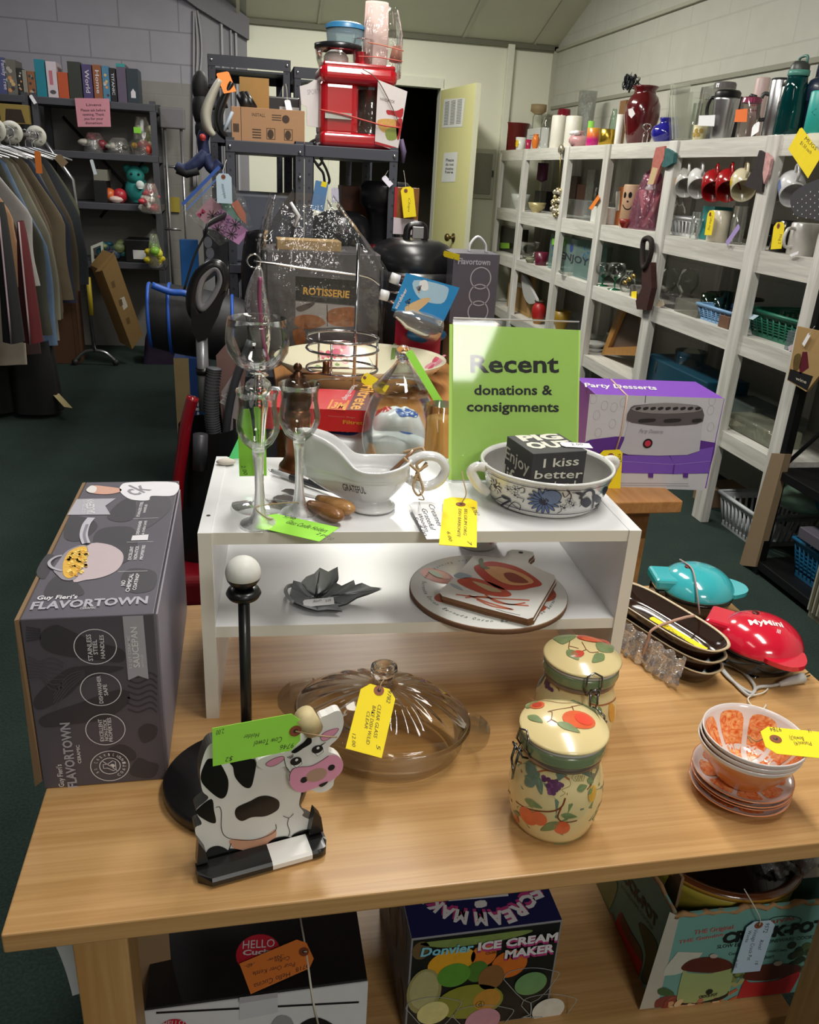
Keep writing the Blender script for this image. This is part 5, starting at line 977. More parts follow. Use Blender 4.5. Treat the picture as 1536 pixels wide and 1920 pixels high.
for i in range(46):
 x,y=520+rn.random()*440,950+rn.random()*105;q=kf.pt(*K3((x,y))[0]);m.disc(kf,q.x,q.y,.006+.006*rn.random(),c(rn.choice(['#a85a44','#c79a72','#d8b88f','#8a3b30','#c9b79a','#b0705a']),.5),2+i*.04,.004+.004*rn.random(),rn.random()*3)
for i in range(30):q=kf.pt(*K3((1340+rn.random()*190,610+rn.random()*160))[0]);m.disc(kf,q.x,q.y,.008,c(rn.choice(['#3c4a35','#55653f','#2f3a2c']),.6),2+i*.03)
for i in range(14):q=kf.pt(*K3((1000+rn.random()*90,790+rn.random()*80))[0]);m.disc(kf,q.x,q.y,.005,c(rn.choice(['#7f8a50','#4f5a35','#a7a26a']),.6),2+i*.03)
for p in (((880,1000),(960,930),(1040,885)),((930,1000),(1000,950),(1040,930)),((960,1000),(1040,970))):m.pline(kf,K3(*p),.006,c('#c06038',.5),2.5)
kp([(558,890),(600,875),(655,905),(640,925),(570,920)],c('#3f5f3c',.4),2.5);kp([(552,950),(660,920),(672,970),(600,1010),(545,1010)],c('#7d3a34',.5),2.4)
kp([(370,195),(470,190),(620,410),(500,870),(430,900),(360,640),(240,380)],c('#6f9f9a',.5),.5,0,kl)
ktx('CROCK-POT',(300,150),(555,520),(350,150),BK,.05,3,kl);ktx('STONEWARE COOKER',(340,270),(535,540),(352,262),BK,0,3,kl)
kp([(272,620),(330,430),(365,470),(430,600),(470,700),(440,850),(410,940),(380,920),(300,800)],RD,3,4,kl);kp([(335,430),(400,540),(460,640),(468,720),(420,650),(350,520)],c('#5a3a30',.4),4,4,kl)
kp([(445,490),(500,520),(560,620),(540,760),(500,860),(460,820),(490,680)],c('#4a5038',.6),3,3,kl);kp([(175,240),(310,230),(300,340),(250,420),(190,330)],c('#93a070',.5),3,3,kl);kp([(95,250),(170,240),(260,640),(220,640)],c('#9a6a52',.5),2,3,kl);kp([(240,450),(290,430),(300,520),(260,540)],c('#b07a58',.5),4,3,kl)
m.build('carton_body',ko)
m=MB();m.bx(.03,.035,.05,.2,kz-.1,kz+.02,KR,0,Tk);m.build('inner_flap',ko)
so=thing('slow_cooker','olive yellow slow cooker standing inside the teal carton','slow cooker',tuple(Tk@V((.165,.155,SHZ+.004))));Ts=Tr(Tk@V((.150,.150,SHZ+.004)),ka);OL=c('#b3a13f',.3,0,.4)
MB().lathe([(0,0),(.115,0),(.122,.01),(.135,.18),(.138,.20),(.13,.20)],OL,Ts,56).build('body',so)
MB().lathe([(.136,.20),(.142,.203),(.142,.210),(.136,.214),(.128,.212),(.126,.205)],[c('#a87a2c',.2,0,.6)]*2+[c('#5a2f16',.2,0,.6)]*3,Ts,56).build('crock_rim',so)
MB().lathe([(.127,.206),(.11,.216),(.07,.228),(.03,.234),(0,.235)],thin('smoked_lid','#6a5a50',.9,.2,'#241a16',edge=.4),Ts,56).build('lid',so)
MB().bx(-.141,-.12,-.03,.03,.11,.15,BLACKP,.006,Ts).build('side_handle',so)
m=MB();rn=random.Random(11)
m.sheet(lambda u,v:(.02+.15*u,-.11+.17*v,.228+.02*sin(u*9+v*5)*sin(v*7)+.012*sin(u*23)),26,26,BUB,Ts)
for i in range(120):u,v=rn.random(),rn.random();m.ball((.02+.15*u,-.11+.17*v,.230+.02*sin(u*9+v*5)*sin(v*7)+.012*sin(u*23)),.005,BUB,8,1,1,.7,Ts)
m.build('bubble_wrap',None,'crumpled bubble wrap on the lid of the olive slow cooker','bubble wrap',org=tuple(Ts@V((.09,0,.23))))
m=MB();m.prism([(0,0),(.16,0),(.19,.19),(.02,.21)],0,.004,c('#6b6357',.6),Tk@Mx.Translation((.20,.10,kz-.06))@Mx.Rotation(radians(66),4,'X'));m.build('inner_cardboard',None,'grey cardboard sheet tucked beside the slow cooker in the teal carton','cardboard',org=tuple(Tk@V((.28,.1,kz-.06))))
tg=lambda x,y,o_=.006:kf.w(*kf.pt(*K3((x,y))[0]),o_)
kb=lambda a:K3(a)[0]
price_tag('pale blue price tag hanging on the front of the teal slow cooker carton',LBLUE,tg(1095,465),tg(1000,775),tg(1262,462),
    [('9572',kb((1212,490)),kb((1196,548)),kb((1238,490))),('Vintage Crock Pot',kb((1142,530)),kb((1098,715)),kb((1166,534))),('Rival',kb((1178,590)),kb((1164,650)),kb((1200,594))),('Works',kb((1108,535)),kb((1086,605)),kb((1128,540))),('9.00',kb((1022,712)),kb((1016,760)),kb((1044,714))),('15',kb((1150,718)),kb((1146,742)),kb((1168,722)))],kb((1170,500)),[tg(1160,440,.01),tg(1130,370,.012),tg(1095,300,.004)+V((0,.01,0))])
MB().prism([(0,0),(.05,0),(.05,.30),(0,.30)],0,.004,KR,Tr((-.176,.90,SHZ+.0),.12,radians(88))).build('cardboard_sheet',None,'brown cardboard panel standing beside the black kettle carton','cardboard',org=(-.15,.9,SHZ))
m=MB();P=[ony(78,1768,.93),ony(128,1762,.93),ony(133,1835,.93),ony(108,1805,.92)];P0_,P1_=P[0],P[1]
m.sheet(lambda u,v:V((P0_.x+.075*u+.03*v,.935-.02*v*v,P0_.z+.04-.14*v*(1-.0*u)-.02*(1-u)*v))+V((0,.02*sin(v*2),0)),6,10,c('#cfd3da',.6));m.build('paper_sheet',None,'white printed sheet curling down behind the left table leg','paper',org=tuple(P0_))
# ================================================================ second wooden table behind, with its goods
T2=.74;WD2=grain('honey_wood','#c08a54','#a56f3d',1,.4,6,12)
t2=thing('wooden_table','honey coloured wooden table behind the display table','table',(.55,2.5,0))
MB().bx(.10,.985,1.60,3.45,T2-.03,T2,WD2,.003).build('tabletop',t2)
for x in (.13,.88):
 for y in (1.66,3.36):MB().bx(x,x+.06,y,y+.06,0,T2-.03,WD2).build('leg',t2)
MB().bx(.13,.94,1.66,1.68,T2-.12,T2-.03,WD2).build('apron',t2)
def fbox(xl,xr,yb,yt,Y):
 a,b,q=ony(xl,yb,Y),ony(xr,yb,Y),ony((xl+xr)/2,yt,Y);return a.x,b.x,(a.z+b.z)/2,q.z
def sbox(name,label,cat,xl,xr,yb,yt,Y,dp,mt,z0=None,rz=0,bev=.001,art=None,group=None):
 x0,x1,zb,zt=fbox(xl,xr,yb,yt,Y);zb=z0 if z0 is not None else zb;cx=(x0+x1)/2;m=MB();T=Tr((cx,Y,0),rz);w_=x1-x0
 m.bx(-w_/2,w_/2,0,dp,zb,zt,mt,bev,T);pl=PL(T@V((-w_/2,0,zb)),T.to_3x3()@V((1,0,0)),T.to_3x3()@V((0,-1,0)))
 if art:art(m,pl,w_,zt-zb)
 return m.build(name,None,label,cat,group,None,(cx,Y,zb),rz)
Z1=T2+.222;a,b=onz(1088,739,Z1),onz(1359,748,Z1);px_=(b-a).normalized();pa=atan2(px_.y,px_.x);W_=.305
P0=V((b.x-W_*px_.x,b.y-W_*px_.y,0));Tp=Tr(P0,pa);VIO=c('#7a3fb5',.4,var=.03);VI2=c('#5d2f8c',.4);VI3=c('#7a52b8',.4);LG=c('#c9c6cc',.4)
po=thing('dessert_maker_carton','purple topped white carton with a picture of a dessert maker','carton',(P0.x,P0.y,T2),pa);m=MB();m.bx(0,W_,0,.165,T2,Z1,VIO,.001,Tp)
pf=PL((P0.x,P0.y,T2),px_,Tp.to_3x3()@V((0,-1,0)));pt_=PL((P0.x,P0.y,Z1),px_,(0,0,1));G5=cvt(1080,660,.296875)
def g5(p,mt,k=1,rnd=4,pl=None):m.ppoly(pl or pf,G5(*p),mt,k,rnd)
g5([(88,268),(935,295),(812,875),(30,850)],LG,1,0);g5([(20,590),(90,555),(250,535),(420,540),(650,545),(790,560),(882,575),(872,640),(838,768),(600,772),(300,765),(30,745)],VI2,2,0)
g5([(270,655),(590,650),(618,705),(608,770),(300,765),(230,700)],VI3,3,0);g5([(585,655),(868,600),(848,700),(838,765),(615,772),(622,712)],VI3,3,0);m.pline(pf,G5((270,690),(620,712),(850,690)),.0016,c('#9b7bd0',.4),4);m.pline(pf,G5((620,712),(612,770)),.003,VI2,5)
g5([(330,440),(300,560),(268,630),(330,648),(520,655),(700,650),(778,625),(795,470),(798,440),(560,470)],c('#bdb9c2',.4),5,0);g5([(318,430),(345,350),(400,335),(560,322),(720,332),(795,355),(800,440),(700,462),(540,468),(400,455)],c('#5d5558',.3),6,2)
g5([(345,360),(420,335),(560,322),(720,332),(798,358),(740,380),(560,390),(420,382)],c('#8f888a',.25),7,2)
for i in range(9):x=375+i*47;g5([(x,352),(x+30,346),(x+32,360),(x+4,368)],c('#2d2729',.4),8,2)
for x in (400,560,735):g5([(x,425),(x+95 if x<700 else x+55,420),(x+92 if x<700 else x+52,438),(x,445)],c('#2d2729',.4),8,2)
q=pf.pt(*G5((451,577))[0]);m.disc(pf,q.x,q.y,.0115,c('#1a1416',.4),8);m.disc(pf,q.x,q.y,.0075,c('#c03048',.4),9)
m.ptext(pf,'Party Desserts',G5((395,508))[0],G5((548,514))[0],G5((396,484))[0],c('#8a8590',.5),8,0,.4)
m.ptext(pt_,'Party Desserts',G5((58,224))[0],G5((525,243))[0],G5((60,198))[0],PW,2,.02,.4)
for x,y in ((110,300),(240,350),(130,400),(230,455),(140,510),(850,370),(850,475),(180,340),(860,310),(300,320)):q=pf.pt(*G5((x,y))[0]);m.line(pf,[(q.x+.008*cos(t*.6),q.y+.011*sin(t*.6)) for t in range(11)],.0006,c('#a5a2a8',.5),2,True)
m.pline(pf,G5((270,828),(710,832)),.0012,c('#a09ca4',.5),3);m.pline(pf,G5((280,842),(715,846)),.0012,c('#a09ca4',.5),3);m.pline(pf,G5((440,275),(436,322)),.0012,c('#2d2729',.5),3)
for x in (470,690):g5([(x-15,765),(x+18,766),(x+16,795),(x-14,793)],VI2,5,0)
m.build('carton_body',po)
m=MB();m.tube([pt_.w(*pt_.pt(1146,713),.001),pt_.w(*pt_.pt(1170,738),.001),pf.w(*pf.pt(1176,742),.002),pf.w(*pf.pt(1165,810),.002),pf.w(*pf.pt(1152,850),.004)],.0022,c('#cbb0a0',.7),5);m.build('rubber_band',None,'pale rubber band round the purple dessert maker carton','rubber band',org=tuple(pf.w(*pf.pt(1170,790))))
price_tag('yellow price tag hanging on the purple carton behind the floral bowl',YEL,pf.w(*pf.pt(1124,844),.006),pf.w(*pf.pt(1118,935),.012),pf.w(*pf.pt(1166,846),.006),[('9787',(1158,852),(1160,868),(1164,850))],(1145,856),[pf.w(*pf.pt(1152,848),.005)],clip=.15)
m=MB();A_=[onz(x,y,.80) for x,y in ((520,800),(725,812),(735,770),(530,760))]
def soft(u,v,ctr,sx,sy,h,seed=0):
 x,y=(u-.5)*2,(v-.5)*2;e=(1-abs(x)**3.5)*(1-abs(y)**3.5);return (ctr.x+x*sx,ctr.y+y*sy,ctr.z+h*max(e,0)**.45+.006*sin(9*x+seed)*cos(8*y+seed)*e)
pk=V((.30,2.03,T2));m.sheet(lambda u,v:soft(u,v,pk,.17,.11,.062),24,18,c('#d5dbe2',.3,var=.1));m.sheet(lambda u,v:(lambda p:(p[0],p[1],pk.z+.0005))(soft(u,v,pk,.17,.11,0)),2,2,c('#d5dbe2',.3))
s_=SZ(lambda x,y:soft((x-pk.x)/.34+.5,(y-pk.y)/.22+.5,pk,.17,.11,.062)[2],.8);m.disc(s_,pk.x-.06,pk.y-.05,.05,c('#2c63b8',.3),1,.03);m.disc(s_,pk.x+.10,pk.y-.04,.03,c('#2c63b8',.3),1,.03)
m.build('vacuum_bag_pack',None,'white and blue soft pack lying under the red vacuum bag box','packet',org=tuple(pk))
rz_=.862;r0,r1,r3=onz(517,742,rz_),onz(694,772,rz_),onz(709,719,rz_);r1=onz(692,771,rz_);ux=(r1-onz(595,767,rz_)).normalized();rr=atan2(ux.y,ux.x);rl=.29;Tq=Tr((r1.x-rl*ux.x,r1.y-rl*ux.y,0),rr)
REDB=c('#c8202a',.35,var=.04);m=MB();m.bx(0,rl,0,.20,.806,rz_,REDB,.001,Tq);rt_=PL(Tq@V((0,0,rz_)),ux,(0,0,1));rf_=PL(Tq@V((0,0,.806)),ux,Tq.to_3x3()@V((0,-1,0)));GOLD=c('#d99a32',.4)
m.dpoly(rt_,[(.0,.16),(.10,.16),(.10,.2),(0,.2)],c('#dfe3ea',.4),1);H1=cvt(380,560,.32552)
m.dpoly(rt_,[(rl-.055,0),(rl,0),(rl,.2),(rl-.035,.2)],c('#5d1216',.4),1)
m.ptext(rt_,'Filtrete',H1((925,500))[0],H1((850,640))[0],H1((1000,510))[0],GOLD,2,.02);m.ptext(rt_,'Vacuum Bags',H1((868,498))[0],H1((805,585))[0],H1((898,502))[0],PW,2,0)
q=[rt_.pt(*a) for a in H1((750,585),(842,590),(815,645),(722,638))];m.line(rt_,q,.005,GOLD,2,True);m.ptext(rt_,'3M',H1((738,632))[0],H1((812,638))[0],H1((758,598))[0],GOLD,2,.04)
m.ptext(rf_,'Filtrete',H1((808,722))[0],H1((945,728))[0],H1((808,700))[0],GOLD,2,.02);m.ptext(rf_,'Vacuum Bags',H1((722,680))[0],H1((880,690))[0],H1((722,672))[0],c('#c98a7a',.5),2)
m.build('vacuum_bag_box',None,'red box of vacuum bags behind the bronze pepper mill','box',org=tuple(Tq@V((0,0,.806))),rz=rr)
jb=V((onz(756,830,T2+.0).x,onz(756,830,T2).y,T2));jb=V((.372,1.86,T2));js=ony(760,650,jb.y);jb.x=js.x-.004;jh=js.z-T2;k=jh/.26
o=thing('apothecary_jar','clear glass apothecary jar with a knobbed lid behind the gravy boat','jar',tuple(jb));JG=thin('jar_glass','#fafcfa',edge=.24,body=.02)
MB().lathe([(r*k,z*k) for r,z in ((0,.002),(.055,.002),(.066,.012),(.077,.04),(.080,.07),(.076,.11),(.064,.148),(.056,.160),(.058,.165),(.057,.168),(.053,.160),(.061,.147),(.0735,.11),(.0775,.07),(.0745,.04),(.063,.014),(.05,.007),(0,.007))],JG,Tr(jb),48).build('jar_body',o)
MB().lathe([(r*k,z*k) for r,z in ((.056,.168),(.061,.171),(.061,.176),(.055,.181),(.043,.195),(.028,.210),(.018,.222),(.013,.230),(.011,.229),(.016,.220),(.026,.208),(.041,.193),(.053,.179))],JG,Tr(jb),48).build('lid',o);jl_=[q for q in bpy.data.objects if q.parent==o and q.name.startswith('lid')][0]
MB().lathe([(r*k,z*k) for r,z in ((0,.226),(.012,.228),(.011,.233),(.015,.240),(.0165,.248),(.013,.257),(.006,.262),(0,.263))],GLASSK,Tr(jb),24).build('lid_knob',jl_)
price_tag('light green price tag hanging from the lid of the glass jar',LIME,ony(772,655,1.82),ony(842,772,1.74),ony(776,690,1.80),[],None,[ony(764,650,1.84)],eye=False)
va=V((0,1.70,T2));q=ony(830,740,1.70);va.x=q.x;MB().lathe([(0,0),(.03,0),(.033,.01),(.033,.2),(.031,.2),(.030,.012),(0,.01)],thin('amber_glass','#f8efd8',edge=.22),Tr(va),28).lathe([(0,.012),(.029,.012),(.029,.17),(0,.17)],c('#f0e2b8',.4,var=.15,sc=60),Tr(va),20).build('amber_vase',None,'amber yellow glass vase peeping out left of the green sign','vase',org=tuple(va))
m=MB();q=[ony(x,y,1.72) for x,y in ((812,778),(842,782),(842,850),(818,850))];m.add([p for p in q]+[p+V((0,.015,0)) for p in q],[(3,2,1,0),(4,5,6,7),(0,1,5,4),(1,2,6,5),(2,3,7,6),(3,0,4,7)],c('#2a3b5e',.4));m.build('blue_booklet',None,'dark blue packet standing between the jar and the green sign','packet',org=tuple(q[3]))
cp_=V((.385,2.02,T2+.0));m=MB();m.sheet(lambda u,v:soft(u,v,cp_,.075,.06,.10,2),16,14,c('#dfe4ec',.3));sq=SZ(lambda x,y:soft((x-cp_.x)/.15+.5,(y-cp_.y)/.12+.5,cp_,.075,.06,.10,2)[2],.82)
m.disc(sq,cp_.x+.02,cp_.y-.02,.03,c('#2d5fb0',.3),1,.02);m.disc(sq,cp_.x-.035,cp_.y+.01,.022,c('#b5202c',.3),1,.02);m.build('snack_packet',None,'blue white and red plastic packet seen through the glass jar','packet',org=tuple(cp_))
pl0=V((ony(668,700,2.62).x+.02,2.66,T2));m=MB();PT=c('#e3ddc2',.2,0,.5,.03);pz2=lambda r:.012+.095*max(0,(min(r,.315)-.17)/.15)**1.3 if r>.17 else .012
m.lathe([(0,0),(.16,0),(.19,.008),(.29,.080),(.308,.098),(.306,.1005)]+[(r,pz2(r)) for r in (.30,.28,.26,.22,.18)]+[(0,.012)],PT,Tr(pl0),64,.92,.78);ps=SZ(lambda x,y:pl0.z+pz2(hypot((x-pl0.x)/.92,(y-pl0.y)/.78)),pl0.z+.05);I4=cvt(380,360,.33854);PNK=c('#c8556e',.3,0,.4,.2,60);PN2=c('#d98f9c',.3,0,.4,.2,60)
for x,y,r_ in ((860,915,.036),(770,835,.042),(1290,905,.034),(690,955,.03),(640,880,.022)):
 q=ps.pt(*I4((x,y))[0])
 for i in range(5):m.disc(ps,q.x+r_*.6*cos(i*1.257),q.y+r_*.6*sin(i*1.257),r_*.5,PNK if i%2 else PN2,1+i*.1,r_*.36,i*1.257)
for x,y in ((650,860),(740,990),(840,880),(1060,850)):q=ps.pt(*I4((x,y))[0]);m.disc(ps,q.x,q.y,.035,c('#7d9a58',.3,0,.4),1,.009,x)
m.build('floral_platter',None,'large oval cream platter with pink flowers on the wooden table','platter',org=tuple(pl0))
cs=V((ony(664,690,2.34).x,2.34,T2));ztop=ony(669,457,2.34).z;o=thing('ring_stand','chrome wire stand with two rings round an upright rod','stand',tuple(cs));zr1,zr2=ony(580,645,2.34).z,ony(580,690,2.34).z;rr_=(ony(716,640,2.34).x-ony(582,640,2.34).x)/2
MB().tube([cs+V((0,0,.005)),V((cs.x+.003,cs.y,ztop))],.005,CHROME,8).build('rod',o);cx2=cs+V((-.035,0,0))
for zz in (zr1+.02,zr1-.012,zr2):MB().tube([(cx2.x+rr_*cos(t*pi/18),cx2.y+rr_*sin(t*pi/18),zz) for t in range(36)],.0036,CHROME,6,True).build('ring',o)
for a in (.1,2.2,4.3):MB().tube([(cx2.x+rr_*cos(a),cx2.y+rr_*sin(a),zr1+.02),(cx2.x+rr_*cos(a),cx2.y+rr_*sin(a),zr2)],.0032,CHROME,6).build('upright',o)
MB().tube([(cx2.x+.12*cos(t*pi/12),cx2.y+.12*sin(t*pi/12),T2+.072) for t in range(24)],.0034,CHROME,6,True).build('base_ring',o);MB().tube([(cx2.x-rr_,cx2.y,zr2),cs+V((0,0,zr2-T2)),(cx2.x+rr_,cx2.y,zr2)],.0030,CHROME,6).build('cross_wire',o)
price_tag('yellow price tag on the chrome ring stand above the red box',YEL,ony(686,697,2.24),ony(730,724,2.20),ony(690,725,2.22),[],None,[ony(700,690,2.24),ony(692,670,2.25)],eye=True)
Yr=3.0;x0,x1,zb,zt=fbox(502,708,645,474,Yr);m=MB();OVG=c('#625e60',.5,var=.25,sc=220);m.bx(x0,x1,Yr,Yr+.30,T2,zt,OVG,.004);of=PL((x0,Yr,0),(1,0,0),(0,-1,0));op_=lambda p,mt,k=1,rnd=4:m.ppoly(of,I4(*p),mt,k,rnd)
op_([(515,468),(858,492),(850,630),(515,600)],c('#151413',.4),1,0);m.ptext(of,'ROTISSERIE',I4((556,566))[0],I4((812,588))[0],I4((556,526))[0],c('#f0b94e',.4),2,.03);m.ptext(of,'BASKET AND ROTISSERIE SPIT',I4((600,582))[0],I4((775,594))[0],I4((600,574))[0],c('#8b8378',.4),2)
op_([(515,605),(850,635),(855,745),(640,755),(515,735)],c('#b0a8a8',.4),1,0);BRW=c('#a5622e',.4,var=.7,sc=40)
for p in ([(510,700),(560,680),(640,690),(680,730),(600,760),(520,745)],[(700,660),(780,640),(850,650),(855,735),(760,745),(690,720)],[(500,770),(560,760),(570,830),(520,850)]):op_(p,BRW,2)
op_([(520,640),(620,610),(600,640),(540,665)],c('#4a3a3e',.4),2);op_([(686,625),(690,745),(694,745),(692,625)],c('#3d3a3a',.4),2,0)
m.build('rotisserie_carton',None,'grey rotisserie oven carton with gold lettering inside a clear bag','carton',org=((x0+x1)/2,Yr,T2))
zbag=ony(560,375,Yr).z
def bag(u,v,x0,x1,y0,y1,z0,z1,sd=0,pinch=.5):
 a=2*pi*u;s_=abs(cos(a))**.18*(1 if cos(a)>0 else -1);t_=abs(sin(a))**.18*(1 if sin(a)>0 else -1);f=1+.04*sin(7*a+sd+5*v)+.03*sin(13*a+9*v+sd);pk_=1-pinch*max(0,(v-.6)/.4)**1.2
 cx,cy=(x0+x1)/2-.06*max(0,(v-.6)/.4)*(1 if pinch>.3 else 0),(y0+y1)/2;return (cx+s_*(x1-x0)/2*f*pk_,cy+t_*(y1-y0)/2*f*pk_,z0+(z1-z0)*v*(1+.03*sin(5*a+sd)))
BAGM=thin('crinkled_bag','#fafafa',1,.01,'#ffffff',1.0,13,.26,.025)
MB().sheet(lambda u,v:bag(u,v,x0-.03,x1+.02,Yr-.035,Yr+.34,T2+.005,zbag),60,30,BAGM,None,True).build('clear_bag',None,'crinkled clear plastic bag round the rotisserie carton','plastic bag',org=((x0+x1)/2,Yr,T2))
m=MB();q=[ony(x,y,Yr-.03) for x,y in ((545,380),(560,405),(552,425))];m.tube(q,[.012,.016,.01],c('#e0e0e2',.3),6,flat=.5);m.build('cable_tie',None,'white clip gathering the neck of the clear bag','clip',org=tuple(q[1]))
sbox('cardboard_insert','buff card sheet standing behind the rotisserie carton inside the bag','cardboard',520,640,470,452,Yr+.06,.12,c('#b89a6a',.7),zt)
o=thing('pressure_cooker','black electric pressure cooker with a domed lid and steel band','pressure cooker',(0,0,0));Yc=3.24;qc=ony(768,600,Yc);o.location=(qc.x,Yc,T2);PM[o.name]=Tr(o.location);R_=(ony(848,520,Yc).x-ony(692,520,Yc).x)/2;zl=ony(768,503,Yc).z;zt_=ony(768,445,Yc).z;Tc=Tr((qc.x,Yc,T2));h=zl-T2;hl=zt_-zl
MB().lathe([(0,0),(R_*.9,0),(R_*.95,.02),(R_*.95,h*.8),(R_*.92,h*.9),(0,h*.9)],c('#2a2a2c',.35),Tc,48).build('body',o);MB().lathe([(R_*.92,h*.88),(R_*.99,h*.9),(R_*.99,h),(R_*.9,h)],STEEL,Tc,48).build('steel_band',o)
MB().lathe([(R_*1.0,h),(R_*1.02,h+hl*.15),(R_*.97,h+hl*.5),(R_*.82,h+hl*.78),(R_*.6,h+hl*.92),(0,h+hl)],c('#1a1a1c',.3),Tc,48).build('lid',o)
MB().tube(cr([(qc.x-.035,Yc-.03,T2+h+hl*.9),(qc.x-.03,Yc-.03,T2+h+hl+.035),(qc.x,Yc-.03,T2+h+hl+.045),(qc.x+.03,Yc-.03,T2+h+hl+.04),(qc.x+.035,Yc-.03,T2+h+hl*.9)],4,False),.014,BLACKP,8).build('lid_handle',o)
MB().box((qc.x+.005,Yc-.048,T2+h+hl+.02),(.045,.008,.045),STEEL,0,.003).build('handle_plate',o);MB().box((qc.x-.02,Yc-R_*.93,T2+h*.4),(.1,.02,.1),c('#3a3a3e',.3),0,.006).build('control_panel',o)
sbox('grey_handled_carton','tall dark grey printed carton with a white carry handle, right of the pressure cooker','carton',842,926,607,476,3.02,.20,CART,None,.0,.001,lambda m,pl,w_,h_:([m.ring(pl,w_*.62,h_*f_,w_*.22,.004,c('#a9a5ad',.5),2) for f_ in (.18,.42,.66)],m.text(pl,'Flavortown',(w_*.1,h_*.85),(w_*.8,h_*.85),.022,SILV,2,.02)))
x0,x1,zb,zt=fbox(842,926,607,476,3.02);MB().tube(cr([((x0+x1)/2-.01,3.10,zt),((x0+x1)/2-.006,3.10,zt+.03),((x0+x1)/2+.02,3.10,zt+.055),((x0+x1)/2+.05,3.10,zt+.03),((x0+x1)/2+.055,3.10,zt)],5,False),.009,c('#d9d9dc',.4),8,flat=.5).build('carry_handle',None,'white plastic carry handle on top of the grey printed carton','handle',org=((x0+x1)/2,3.1,zt))
sbox('carton_support','plain brown carton under the grey handled carton','carton',842,930,700,608,3.0,.22,KR,T2)
price_tag('yellow price tag lying by the pressure cooker lid',YEL,ony(832,470,3.05),ony(862,478,3.0),ony(834,482,3.05),[],None,None,eye=False)
m=MB();Yb=2.82;q=[ony(x,y,Yb) for x,y in ((762,512),(862,540),(828,612),(735,578))];B1=c('#2a8fd0',.25,0,.4,.15,20);n=V((.1,-1,.25)).normalized();bo_=thing('bottle_pack','bright blue card pack of two white-capped bottles leaning by the pressure cooker','bottle pack',tuple(q[3]))
m.add([p for p in q]+[p+V((.01,.07,-.02)) for p in q],[(3,2,1,0),(4,5,6,7),(0,1,5,4),(1,2,6,5),(2,3,7,6),(3,0,4,7)],B1);pb=PL(q[3],q[2]-q[3],(q[2]-q[3]).cross(q[0]-q[3]));m.ppoly(pb,I4((1170,490),(1340,520),(1360,560),(1320,620),(1200,590)),c('#a9cfe6',.3),1,4);m.ppoly(pb,I4((1120,640),(1220,590),(1260,600),(1160,680)),c('#d9b98a',.4),2,4);m.ppoly(pb,I4((1200,500),(1240,490),(1250,540),(1215,545)),c('#e8eef4',.4),2,3)
m.ptext(pb,'scrubber',I4((1075,650))[0],I4((1135,540))[0],I4((1060,640))[0],PW,2,.03);m.build('card_sleeve',bo_)
for (xa,ya,xb,yb) in ((748,526,785,540),(728,556,765,566)):
 a,b=ony(xa,ya,Yb+.03),ony(xb,yb,Yb+.03);MB().tube([a+(a-b)*.4,a],[.018,.018],c('#d9d9db',.35),14).build('cap',bo_);MB().tube([a,b],[.018,.034],thin('bottle_plastic','#e6d5d8',edge=.3),14).build('bottle_neck',bo_)
a,b=ony(740,588,Yb+.0),ony(826,622,Yb+.0);MB().tube([a+(b-a)*t for t in (0,.15,.3,.7,.95,1)],[.012,.02,.036,.044,.042,.03],thin('bottle_plastic_clear','#dcdcdc',.9,.2,'#b9b6b4',edge=.35),18).build('bottle',bo_)
m=MB();a=ony(742,600,Yb+.05);m.sheet(lambda u,v:a+V((.16*u,.03*sin(u*5),-.11*v-.05*u+.02*sin(v*4))),8,8,c('#a5243a',.35));m.build('red_bag',None,'dark red packet tucked under the blue bottle pack','packet',org=tuple(a))
MB().ball(ony(800,628,Yb+.06),.05,c('#1f5f8f',.3),16,1.5,.6,.6).build('blue_packet',None,'dark blue packet lying beneath the bottle pack','packet',org=tuple(ony(800,628,Yb+.06)))
m=MB();rp=[ony(x,y,2.86) for x,y in ((476,490),(520,496),(580,505),(640,512),(690,520),(712,535))];m.tube(cr(rp,5,False),.004,CHROME,6);m.tube([rp[0]+V((.022*cos(t*.52),0,.022*sin(t*.52))) for t in range(12)],.004,CHROME,6,True);m.build('metal_skewer',None,'long chrome skewer with a ring end hooked across the bagged carton','skewer',org=tuple(rp[0]))
m=MB();a=ony(486,530,2.5)
for k_,(cl,w_) in enumerate((('#a48b94',.5),('#8f4a6a',.4))):
 m.tube(cr([ony(486,500,2.5),ony(480,560,2.5),ony(488,620,2.5),ony(495,680,2.5)],5,False) if k_==0 else cr([ony(488,520,2.47),ony(487,570,2.47),ony(494,640,2.47),ony(503,680,2.47)],5,False),[.006+.03*sin(pi*min(1,i/15)) if k_==0 else .006 for i in range(16)],thin('violet_bag','#e6dbe0',1,.08,wr=.8) if k_==0 else c(cl,.3),8)
m.build('bubble_wand',None,'pink and clear bagged wand hanging behind the balloon goblet','toy',org=tuple(a))
